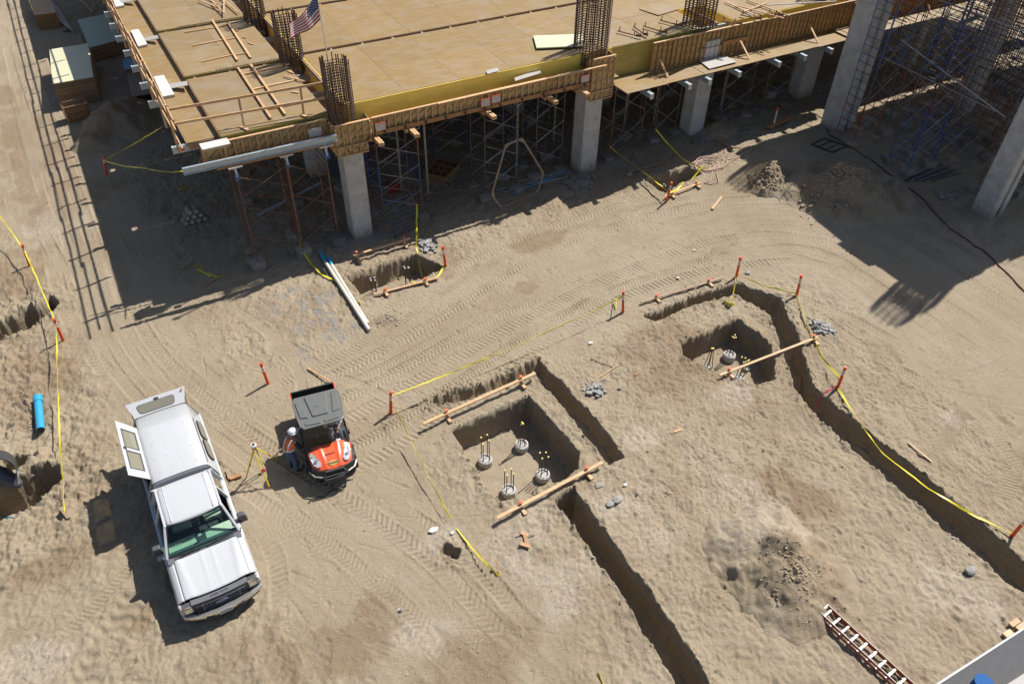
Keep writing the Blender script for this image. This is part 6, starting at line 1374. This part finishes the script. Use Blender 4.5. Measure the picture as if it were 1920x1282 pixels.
    B('tan').box(-.72,-.18,.98,1.08,1.80,1.83).build('sun_visor',t,loc=Z); B('whitecloth').box(-.03,.06,1.42,1.5,1.43,1.5).build('mirror_card',t,loc=Z); B('black').box(-.12,.12,1.12,1.15,1.72,1.79).build('rear_view_mirror',t,loc=Z)
    # mirrors
    for s in (-1,1):
        B('black').tube([(s*.98,1.42,1.27),(s*1.05,1.34,1.30)],.05,8).build('mirror_arm',t,loc=Z); B('dgrey').tube([(s*.98,1.42,1.20),(s*1.06,1.36,1.22)],.035,8).build('mirror_arm',t,loc=Z)
        B('dgrey').box(min(s*1.02,s*1.24),max(s*1.02,s*1.24),1.22,1.40,1.18,1.52).build('mirror_housing',t,loc=Z,bevel=.045)
    # canopy shell
    def sec(y,k=1.0,dz=0): return [(x*k,y,z+dz) for x,z in ((-.945,1.29),(-.93,1.45),(-.885,1.72),(-.845,1.88),(-.80,1.955),(-.72,1.99),(-.4,2.012),(0,2.02),(.4,2.012),(.72,1.99),(.80,1.955),(.845,1.88))]
    yc0,yc1=-.66,-3.62
    m_=B('paint_w'); m_.loft([[(x,yc0+.05,z-.02) for x,_,z in sec(yc0,.97)],sec(yc0),sec(-1.6),sec(-2.6),sec(yc1)],closed=False); m_.smooth=True; o=m_.build('canopy_shell',t,loc=Z); md=o.modifiers.new('th','SOLIDIFY'); md.thickness=.025; md.offset=-1
    B('black').tube([(a,yc0+.015,c+.002) for a,b_,c in sec(yc0,1.003)]+[(.885,yc0+.015,1.72),(.945,yc0+.015,1.29)],.013,5).build('front_gasket',t,loc=Z)
    B('black').tube([(a,yc1-.01,c+.002) for a,b_,c in sec(yc1,1.003)]+[(.885,yc1-.01,1.72),(.945,yc1-.01,1.29)],.013,5).build('rear_gasket',t,loc=Z)
    B('black').box(.845,.86,yc1,yc0,1.86,1.885).build('side_gasket',t,loc=Z)
    m_=B('paint_w'); m_.add([(-.9,yc0+.04,1.29),(.9,yc0+.04,1.29),(.83,yc0+.04,1.9),(.7,yc0+.04,1.97),(-.7,yc0+.04,1.97),(-.83,yc0+.04,1.9)],[(0,1,2,3,4,5)]); m_.build('canopy_front',t,loc=Z)
    for y0,y1 in ((yc0,-.95),(-3.3,yc1)): m_=B('paint_w'); m_.add([(.945,y0,1.29),(.945,y1,1.29),(.845,y1,1.87),(.845,y0,1.87)],[(0,1,2,3)]); m_.build('canopy_side',t,loc=Z)
    B('interior').box(-.86,.86,-3.6,-.62,.70,.75).build('bed_floor',t,loc=Z); B('paint_w').box(-.96,.96,-3.74,-3.66,.62,1.26).build('tailgate',t,loc=Z,bevel=.02); B('chrome').box(-.95,.95,-3.95,-3.76,.48,.62).build('rear_bumper',t,loc=Z,bevel=.02)
    for i,(x,y) in enumerate([(x,y) for x in (-.55,-.18,.18,.55) for y in (-1.0,-1.6,-2.2,-2.8)]): B('black').disc((x+.03*math.sin(i*3),y+.05*math.cos(i*2),2.0215-.02*abs(x)),(0,0,1),.013,6).build('rivet',t,loc=Z)
    # driver side canopy windows (image right)
    cs=[(-.95,-.9,1.30),(-.95,-3.5,1.30),(-.853,-3.5,1.87),(-.853,-.9,1.87)]
    for (u0,u1) in ((.10,.42),(.46,.78)):
        ps,nn=roundpanel(cs,u0-.015,u1+.015,.18,.84,.2,.045); B('black').extr(ps,nn*-1).build('window_frame',t,loc=Z)
        ps,nn=roundpanel(cs,u0,u1,.22,.80,.2,.06); B('hatchglass').extr(ps,nn*-.6).build('canopy_window',t,loc=Z)
    B('black').beam((-.862,-.8,1.90),(-.862,-2.9,1.90),.012,.02).build('window_track',t,loc=Z)
    # raised side door (image left) and rear hatch
    c=[(.83,-.92,1.90),(.83,-3.28,1.90),(1.33,-3.40,2.42),(1.33,-.92,2.42)]
    n_=(Vector(c[1])-Vector(c[0])).cross(Vector(c[3])-Vector(c[0])).normalized(); n_=n_ if n_.z>0 else -n_
    m_=B('paint_w')
    for u0,u1,v0,v1 in ((0,1,0,.2),(0,1,.8,1),(0,.14,.2,.8),(.46,.53,.2,.8),(.87,1,.2,.8)): m_.extr([bil(c,u0,v0),bil(c,u1,v0),bil(c,u1,v1),bil(c,u0,v1)],n_*.02)
    dr=m_.build('side_door',t,loc=Z)
    for u0,u1 in ((.14,.46),(.53,.87)):
        for q0,q1,w0,w1 in ((u0-.01,u1+.01,.16,.22),(u0-.01,u1+.01,.78,.84),(u0-.01,u0+.008,.22,.78),(u1-.008,u1+.01,.22,.78)): B('dgrey').extr([p+n_*.021 for p in (bil(c,q0,w0),bil(c,q1,w0),bil(c,q1,w1),bil(c,q0,w1))],n_*.006).build('window_frame',dr,loc=Z)
        B('dusty').extr([p+n_*.008 for p in (bil(c,u0,.2),bil(c,u1,.2),bil(c,u1,.8),bil(c,u0,.8))],n_*.004).build('door_window',dr,loc=Z)
    B('black').extr([p+n_*.021 for p in (bil(c,.475,.78),bil(c,.52,.78),bil(c,.52,.92),bil(c,.475,.92))],n_*.012).build('lock_handle',dr,loc=Z)
    c=[(.79,-3.66,1.99),(-.79,-3.66,1.99),(-.95,-4.16,2.24),(.95,-4.16,2.24)]; n_=(Vector(c[1])-Vector(c[0])).cross(Vector(c[3])-Vector(c[0])).normalized()
    hd2=B('paint_w').extr(c,n_*-.02).build('rear_hatch',t,loc=Z); sg=1 if n_.y>0 else -1
    for (e,mt,h_) in ((.012,'dgrey',.006),(0,'hatchglass',.010)):
        ps,nn=roundpanel(c,.14-e,.80+e,.17-e*3,.70+e*3,.10,0); base=[p+(n_*.0005 if sg>0 else n_*-.0205) for p in ps]; B(mt).extr(base,n_*(h_*sg)).build('hatch_window' if mt!='dgrey' else 'window_frame',hd2,loc=Z)
    ps,nn=roundpanel(c,.46,.54,.74,.88,.1,0); B('black').extr([p+(n_*.0005 if sg>0 else n_*-.0205) for p in ps],n_*.014*sg).build('lock_handle',hd2,loc=Z)
    for s in (-1,1): B('black').tube([(s*.78,-3.60,1.55),(s*.86,-3.95,2.12)],.012,6).build('gas_strut',t,loc=Z)
    B('black').tube([(.86,-1.1,1.6),(1.15,-1.1,2.22)],.012,6).build('gas_strut',t,loc=Z); B('black').tube([(.86,-3.15,1.6),(1.15,-3.2,2.22)],.012,6).build('gas_strut',t,loc=Z)
    B('red').box(-.86,-.80,-4.08,-4.02,2.235,2.24).build('sticker',hd2,loc=Z)
    for s in (-1,1):
        wheel(t,s*.84,2.45,.40,.26,side=s); wheel(t,s*.84,-2.05,.40,.26,side=s)
        for y in (2.45,-2.05): B('interior').box(min(s*.5,s*.89),max(s*.5,s*.89),y-.52,y+.52,.55,.98).build('wheel_well',t,loc=Z)
    seen=set()
    for o in t.children_recursive:
        if o.type=='MESH' and o.name.split('.')[0] not in ('lettering','script') and o.data.name not in seen:
            seen.add(o.data.name)
            for v in o.data.vertices: v.co.x*=1+.115*min(1,max(0,(1.9-v.co.z)/.6)) if v.co.z<1.9 else 1
    # things inside the open canopy
    for x,y,s,mt,l in ((.45,-1.5,.25,'orange','orange case seen under the raised side door of the truck'),(.5,-2.4,.3,'lumber','pale box seen under the raised side door of the truck')):
        tag(B(mt).box(-1.19-x-s,-1.19-x+s,17.26-y-s,17.26-y+s,.76,1.1).build('storage_box'),l,'box')
    return t
truck()
tag(B('whitecloth').box(-2.62,-2.35,16.55,16.85,gh(-2.5,16.7)+.01,gh(-2.5,16.7)+.05).build('board_scrap'),'pale scrap of board on the ground beside the truck mirror','board')
def utv():
    t=thing('utility_vehicle','orange utility vehicle with a moulded grey roof and a black cargo bed','utility vehicle',(3.45,18.65,0.0),R_(172)); Z=(0,0,0)
    B('black').box(-.62,.62,-1.7,1.5,.30,.48).build('chassis',t,loc=Z)
    # bed
    for x0,x1,y0,y1,n in ((-.76,.76,-1.82,-1.77,'bed_tailgate'),(-.76,.76,-.72,-.68,'bed_front')): B('black').box(x0,x1,y0,y1,.76,1.12).build(n,t,loc=Z)
    for s in (-1,1): B('orangep').box(min(s*.765,s*.80),max(s*.765,s*.80),-1.82,-.68,.72,1.10).build('bed_side',t,loc=Z); B('black').box(min(s*.74,s*.762),max(s*.74,s*.762),-1.76,-.73,.76,1.12).build('bed_liner',t,loc=Z)
    B('black').box(-.735,.735,-1.765,-.725,.74,.78).build('bed_floor',t,loc=Z)
    for k in range(9): B('dgrey').box(-.66+k*.16,-.62+k*.16,-1.74,-.74,.781,.79).build('floor_rib',t,loc=Z)
    # hood
    def hz2(x,y): s=(y-.98)/(1.86-.98); ax=abs(x); z=1.10-.14*s-.16*s**3; z-=.10*max(0,(ax-.40)/.33)**2; z+=.035*math.exp(-((ax-.30+.08*s)/.05)**2)*(1-s*.4); z-=.03*math.exp(-(x/.2)**2)*0; return z
    nx2,ny2=36,24; vs=[];fs=[]
    for j in range(ny2+1):
        for i in range(nx2+1):
            u=-1+2*i/nx2; s=j/ny2; x=u*(.73-.10*s*s); y=.98+.88*s-.16*abs(u)**2.4*s; vs.append((x,y,hz2(x,.98+.88*s)))
    for j in range(ny2):
        for i in range(nx2): fs.append((j*(nx2+1)+i,j*(nx2+1)+i+1,(j+1)*(nx2+1)+i+1,(j+1)*(nx2+1)+i))
    m_=B('orangep'); m_.add(vs,fs); m_.smooth=True; h=m_.build('hood',t,loc=Z); md=h.modifiers.new('th','SOLIDIFY'); md.thickness=.03; md.offset=-1
    for s in (-1,1):
        ps=[]; 
        for (x,y) in ((.40,1.72),(.36,1.62),(.43,1.44),(.55,1.22),(.63,1.12),(.665,1.22),(.65,1.42),(.60,1.62),(.50,1.72)): ps.append((s*x,y,hz2(x,y)+.012))
        o=B('lens').extr(ps,(0,0,.018)).build('headlight',t,loc=Z,bevel=.006); B('chrome').tube([(s*.51,1.52,hz2(.51,1.52)+.031),(s*.51,1.52,hz2(.51,1.52)+.036)],.06,14).build('reflector',o,loc=Z); B('amber').tube([(s*.59,1.30,hz2(.59,1.3)+.031),(s*.59,1.30,hz2(.59,1.3)+.036)],.035,10).build('indicator',o,loc=Z)
    link('lettering',textmesh('203039',.12,'black',.002,True),t,(.02,1.36,hz2(0,1.36)+.01),(R_(-12),0,R_(180)))
    # diamond emblem
    dm=[(0,1.58),(.21,1.68),(0,1.79),(-.21,1.68)]
    def dpt(x,y,o): return (x-.02,y,hz2(x,y)+o)
    for k,o_,mt in ((1,.004,'black'),(.94,.007,'brass'),(.82,.010,'orangep')): 
        B(mt).extr([dpt(x*k,1.685+(y-1.685)*k,o_) for x,y in dm],(0,0,.003)).build('diamond_emblem',h,loc=Z)
    for dy in (-.035,0,.035): B('brass').beam(dpt(-.11,1.685+dy,.016),dpt(.11,1.685+dy,.016),.016,.004).build('emblem_line',h,loc=Z)
    # nose, fenders, guard
    n=12; xs=[-.72+1.44*i/n for i in range(n+1)]; f=lambda q:1.86-.22*abs(q/.72)**2.4
    B('black').prism([*[(q,f(q)+.03) for q in xs],*[(q,f(q)-.3) for q in reversed(xs)]],.52,.80).build('front_fascia',t,loc=Z,bevel=.02)
    B('black').prism([*[(q*.75,f(q)+.05) for q in xs],*[(q*.75,f(q)-.2) for q in reversed(xs)]],.34,.50).build('skid_panel',t,loc=Z)
    for s in (-1,1):
        arc_=[(s*.80,1.25+.46*math.cos(R_(a)),.36+.46*math.sin(R_(a))) for a in range(0,181,20)]
        B('black').loft([[(s*.58,p[1],p[2]+.02) for p in arc_],[(p[0],p[1],p[2]) for p in arc_]],closed=False).build('fender',t,loc=Z).modifiers.new('th','SOLIDIFY').thickness=.03
        wheel(t,s*.66,1.25,.34,.26,hub='dgrey',side=s,knob=True); wheel(t,s*.66,-1.2,.34,.28,hub='dgrey',side=s,knob=True)
        B('galv').tube([(s*.42,1.98,.66),(s*.66,1.86,.66),(s*.78,1.62,.68)],.03,8).build('side_bumper_tube',t,loc=Z)
    B('dgrey').tube([(-.36,1.95,.42),(-.36,2.02,.75),(-.28,1.98,.90),(.28,1.98,.90),(.36,2.02,.75),(.36,1.95,.42)],.028,8).build('brush_guard',t,loc=Z); B('black').box(-.4,.4,1.93,2.03,.40,.52).build('guard_plate',t,loc=Z)
    B('dgrey').tube([(-.35,2.0,.66),(.35,2.0,.66)],.02,6).build('guard_bar',t,loc=Z)
    # cab tub
    B('black').box(-.70,.70,-.68,1.0,.42,.50).build('cab_floor',t,loc=Z); B('black').hexa([(-.70,.78,.62),(.70,.78,.62),(.72,1.06,.62),(-.72,1.06,.62),(-.66,.82,1.00),(.66,.82,1.00),(.72,1.06,1.09),(-.72,1.06,1.09)]).build('dashboard',t,loc=Z,bevel=.02)
    B('black').box(-.68,.68,-.30,.28,.55,.80).build('seat_bench',t,loc=Z,bevel=.05); B('dgrey').box(-.66,.66,-.52,-.36,.80,1.35).build('seat_back',t,loc=Z,bevel=.05)
    for s in (-1,1): B('dgrey').box(min(s*.70,s*.78),max(s*.70,s*.78),-.68,1.0,.38,.62).build('rocker',t,loc=Z)
    P_=[(.70,.98,1.08),(.70,.80,1.55),(.68,.70,1.84),(.70,-.58,1.86),(.72,-.66,.75)]
    for s in (-1,1): B('black').tube([(s*p[0],p[1],p[2]) for p in P_],.028,8).build('roll_cage_side',t,loc=Z); B('black').tube([(s*.70,-.1,1.87),(s*.74,-.05,.6)],.022,6).build('roll_cage_post',t,loc=Z)
    for y,z in ((.72,1.84),(-.58,1.86),(-.64,1.3)): B('black').tube([(-.7,y,z),(.7,y,z)],.028,8).build('cross_tube',t,loc=Z)
    m_=B('clear'); m_.add([(-.66,.96,1.12),(.66,.96,1.12),(.66,.74,1.80),(-.66,.74,1.80)],[(0,1,2,3)]); m_.build('windscreen',t,loc=Z)
    for s in (-1,1): B('black').box(min(s*.74,s*.80),max(s*.74,s*.80),.72,.80,1.08,1.22).build('side_mirror',t,loc=Z)
    # roof
    ol=[(-.62,.86),(.62,.86),(.74,.70),(.80,.05),(.80,-.50),(.70,-.66),(-.70,-.66),(-.80,-.50),(-.80,.05),(-.74,.70)]
    rf=B('greyp').prism(ol,1.885,1.93).build('roof',t,loc=Z,bevel=.018)
    for pl_,h_ in (([(-.40,.50),(.40,.50),(.33,.62),(-.33,.62)],0),([(-.26,.42),(.26,.42),(.38,-.56),(-.38,-.56)],.04),([(.40,.42),(.66,.36),(.72,-.40),(.53,-.50)],.035),([(-.40,.42),(-.66,.36),(-.72,-.40),(-.53,-.50)],.035)):
        if h_: B('greyp').prism(pl_,1.931,1.931+h_).build('raised_panel',rf,loc=Z,bevel=.02)
    B('greyp').tube([(0,-.05,1.972),(0,-.05,1.98)],.10,20).build('round_boss',rf,loc=Z)
    for s in (-1,1): B('greyp').prism([(s*.06,.66),(s*.56,.60),(s*.55,.74),(s*.06,.78)],1.931,1.96).build('visor_panel',rf,loc=Z,bevel=.012)
    for x in (-.45,.45,-.3,.3,): B('black').disc((x,.52 if abs(x)>.4 else -.6,1.9325),(0,0,1),.014,8).build('roof_bolt',rf,loc=Z)
    sw=[(-.34+math.cos(2*math.pi*i/18)*.17,.62-math.sin(2*math.pi*i/18)*.10,1.10+math.sin(2*math.pi*i/18)*.13) for i in range(19)]; B('black').tube(sw,.016,6,cap=False).build('steering_wheel',t,loc=Z); B('black').tube([(-.34,.62,1.10),(-.34,.85,.95)],.02,6).build('steering_column',t,loc=Z)
    B('whitecloth').box(-.45,-.3,.84,.95,1.02,1.05).build('papers',t,loc=Z); B('emblem').box(.2,.3,.2,.35,.81,.86).build('blue_case',t,loc=Z)
    return t
utv()
# ------------------------------------------------------------------ PEOPLE
def skinobj(name,nodes,edges,mt,parent,sub=2,root=0):
    me=bpy.data.meshes.new(name); me.from_pydata([n[0] for n in nodes],edges,[]); me.materials.append(MT[mt]); o=bpy.data.objects.new(name,me); col.objects.link(o); o.parent=parent
    o.modifiers.new('skin','SKIN').use_smooth_shade=True
    if not me.skin_vertices: 
        bm=bmesh.new(); bm.from_mesh(me); bm.verts.layers.skin.verify(); bm.to_mesh(me); bm.free()
    for i,n in enumerate(nodes):
        r=n[1]; me.skin_vertices[0].data[i].radius=(r,r) if not isinstance(r,tuple) else r; me.skin_vertices[0].data[i].use_root=(i==root)
    s=o.modifiers.new('sub','SUBSURF'); s.levels=sub; s.render_levels=sub; return o
def person(label,loc,rotz,J,vestlike,trouser,sleeve,shirt,hat,group=None):
    t=thing('person',label,'person',loc,rotz)
    n=[(J['pelvis'],.12),(J['waist'],.12),(J['chest'],.15),(J['neck'],.058),(J['headb'],.075),(J['head'],.098)]; e=[(0,1),(1,2),(2,3),(3,4),(4,5)]
    for s in ('L','R'):
        b_=len(n); n+=[(J['sh'+s],.062),(J['el'+s],.044),(J['wr'+s],.03),(J['ha'+s],(.042,.022))]; e+=[(2,b_),(b_,b_+1),(b_+1,b_+2),(b_+2,b_+3)]
        hv=(Vector(J['ha'+s])-Vector(J['wr'+s])).normalized(); sd_=hv.cross(Vector((0,0,1))).normalized()
        hb=b_+3
        for k,(o_,l) in enumerate(((-.03,.065),(-.01,.08),(.01,.085),(.03,.07))):
            p=Vector(J['ha'+s])+sd_*o_+hv*.03; q=p+hv*l*.6; r_=q+hv*l*.4-Vector((0,0,.02)); c=len(n); n+=[(p,.011),(q,.009),(r_,.008)]; e+=[(hb,c),(c,c+1),(c+1,c+2)]
        p=Vector(J['ha'+s])-sd_*.045; q=p-sd_*.02+hv*.04; c=len(n); n+=[(p,.013),(q,.009)]; e+=[(hb,c),(c,c+1)]
        b_=len(n); n+=[(J['hip'+s],.085),(J['kn'+s],.055),(J['an'+s],.038),(J['to'+s],.035)]; e+=[(0,b_),(b_,b_+1),(b_+1,b_+2),(b_+2,b_+3)]
    skinobj('body',n,e,'skin',t,1)
    h=Vector(J['head']); f=Vector(J['face']); B('skin').tube([h+f*.09,h+f*.125-Vector((0,0,.02))],[.02,.012],6).build('nose',t,loc=(0,0,0))
    sd_=f.cross(Vector((0,0,1))).normalized()
    for s in (-1,1): B('skin').tube([h+sd_*s*.085,h+sd_*s*.105+Vector((0,0,.03))],[.02,.014],6).build('ear',t,loc=(0,0,0)); B('interior').tube([h+f*.088+sd_*s*.035+Vector((0,0,.015)),h+f*.096+sd_*s*.035+Vector((0,0,.015))],.011,6).build('eye',t,loc=(0,0,0))
    B('interior').tube([h+f*.093-sd_*.025-Vector((0,0,.05)),h+f*.093+sd_*.025-Vector((0,0,.05))],.006,5).build('mouth',t,loc=(0,0,0))
    # trousers
    nn=[(J['pelvis'],.175),(J['waist'],.16)]; ee=[(0,1)]
    for s in ('L','R'): b_=len(nn); an=Vector(J['an'+s]); kn=Vector(J['kn'+s]); nn+=[(J['hip'+s],.13),(J['kn'+s],.10),(an.lerp(kn,.12),.09)]; ee+=[(0,b_),(b_,b_+1),(b_+1,b_+2)]
    skinobj('jeans',nn,ee,trouser,t,2)
    nn=[(Vector(J['waist'])-Vector((0,0,.03)),.175),(J['waist'],.18),(J['chest'],.205),(Vector(J['neck']).lerp(Vector(J['chest']),.35),.10)]; ee=[(0,1),(1,2),(2,3)]
    for s in ('L','R'): b_=len(nn); nn+=[(J['sh'+s],.11)]; ee+=[(2,b_)]
    skinobj('vest' if vestlike=='vest' else 'shirt',nn,ee,vestlike,t,2)
    for s in ('L','R'):
        nn=[(J['sh'+s],.09),(J['el'+s],.075),(Vector(J['el'+s]).lerp(Vector(J['wr'+s]),.75 if sleeve!='whitecloth' else .2),.048)]; skinobj('sleeve',nn,[(0,1),(1,2)],sleeve,t,2)
        an=Vector(J['an'+s]); to=Vector(J['to'+s]); skinobj('boot',[(an+Vector((0,0,.08)),.055),(an-Vector((0,0,.02)),.055),(to,.05)],[(0,1),(1,2)],'boot',t,2)
    if hat:
        hv=[];rings=[]
        for k in range(7):
            a=R_(90*k/6); rings.append([(h.x+math.cos(2*math.pi*i/20)*math.cos(a)*.135*1.08,h.y+math.sin(2*math.pi*i/20)*math.cos(a)*.135,h.z+.045+math.sin(a)*.125) for i in range(20)])
        m_=B('hat'); m_.loft(rings); m_.smooth=True; ho=m_.build('hard_hat',t,loc=(0,0,0))
        B('hat').loft([[(h.x+f.x*.03+math.cos(2*math.pi*i/20)*r,h.y+f.y*.03+math.sin(2*math.pi*i/20)*r*.95,h.z+.04+dz) for i in range(20)] for r,dz in ((.135,.012),(.178,.0),(.178,-.008),(.13,0))]).build('brim',ho,loc=(0,0,0)); B('hat').tube([h+Vector((-.11,0,.12)),h+Vector((0,0,.182)),h+Vector((.11,0,.12))],.015,6).build('crown_ridge',ho,loc=(0,0,0))
    return t
J=dict(pelvis=(-.06,0,.93),waist=(-.02,0,1.06),chest=(.10,0,1.30),neck=(.20,0,1.47),headb=(.24,0,1.54),head=(.27,0,1.62),face=(.9,0,-.4),
 shL=(.12,.19,1.39),elL=(.28,.29,1.14),wrL=(.48,.22,1.02),haL=(.55,.19,.99),shR=(.12,-.19,1.39),elR=(.22,-.30,1.12),wrR=(.36,-.24,.90),haR=(.40,-.21,.83),
 hipL=(-.05,.10,.88),knL=(.02,.14,.49),anL=(-.03,.17,.09),toL=(.14,.19,.04),hipR=(-.05,-.10,.88),knR=(.00,-.14,.49),anR=(-.06,-.17,.09),toR=(.10,-.21,.04))
wk=person('worker in orange vest, white hard hat and jeans leaning towards the utility vehicle',(2.14,18.12,gh(2.14,18.12)-.01),R_(28),J,'vest','denim','blackcloth','vest',True)
for k,(a,b_) in enumerate((((-.05,0,1.10),(.0,0,1.13)),)):
    m_=B('refl'); rings=[]
    for z,r in ((1.10,.20),(1.15,.205)): rings.append([(.0+.02*(z-1.1)/.05+math.cos(2*math.pi*i/20)*r*1.0,math.sin(2*math.pi*i/20)*r*1.05,z) for i in range(20)])
    m_.loft(rings,cap=False); m_.build('reflective_belt',wk,loc=(0,0,0)).modifiers.new('t','SOLIDIFY').thickness=.006
for s in (-1,1):
    B('refl').tube([(-.17,s*.085,1.12),(-.10,s*.10,1.32),(.05,s*.11,1.475),(.22,s*.10,1.40),(.26,s*.09,1.25),(.18,s*.085,1.13)],.022,4).build('shoulder_band',wk,loc=(0,0,0))
def seat_person():
    a=R_(172); 
    J=dict(pelvis=(0,0,.92),waist=(-.02,0,1.05),chest=(.0,0,1.28),neck=(.03,0,1.46),headb=(.05,0,1.52),head=(.06,0,1.60),face=(1,0,-.1),
     shL=(.0,.19,1.38),elL=(.20,.26,1.14),wrL=(.44,.12,1.12),haL=(.52,.10,1.13),shR=(.0,-.19,1.38),elR=(.20,-.26,1.14),wrR=(.44,-.12,1.12),haR=(.52,-.10,1.13),
     hipL=(.05,.11,.90),knL=(.47,.16,.96),anL=(.60,.15,.56),toL=(.76,.16,.52),hipR=(.05,-.11,.90),knR=(.47,-.16,.96),anR=(.60,-.15,.56),toR=(.76,-.16,.52))
    # local forward of the vehicle is +y: seat at x=-.34, y=.0
    px2,py2=-.34,.02; wx=3.45+px2*math.cos(a)-py2*math.sin(a); wy=18.65+px2*math.sin(a)+py2*math.cos(a)
    return person('seated driver in a white shirt and jeans at the wheel of the utility vehicle',(wx,wy,0),a+math.pi/2,J,'whitecloth','denim','whitecloth','whitecloth',False)
seat_person()
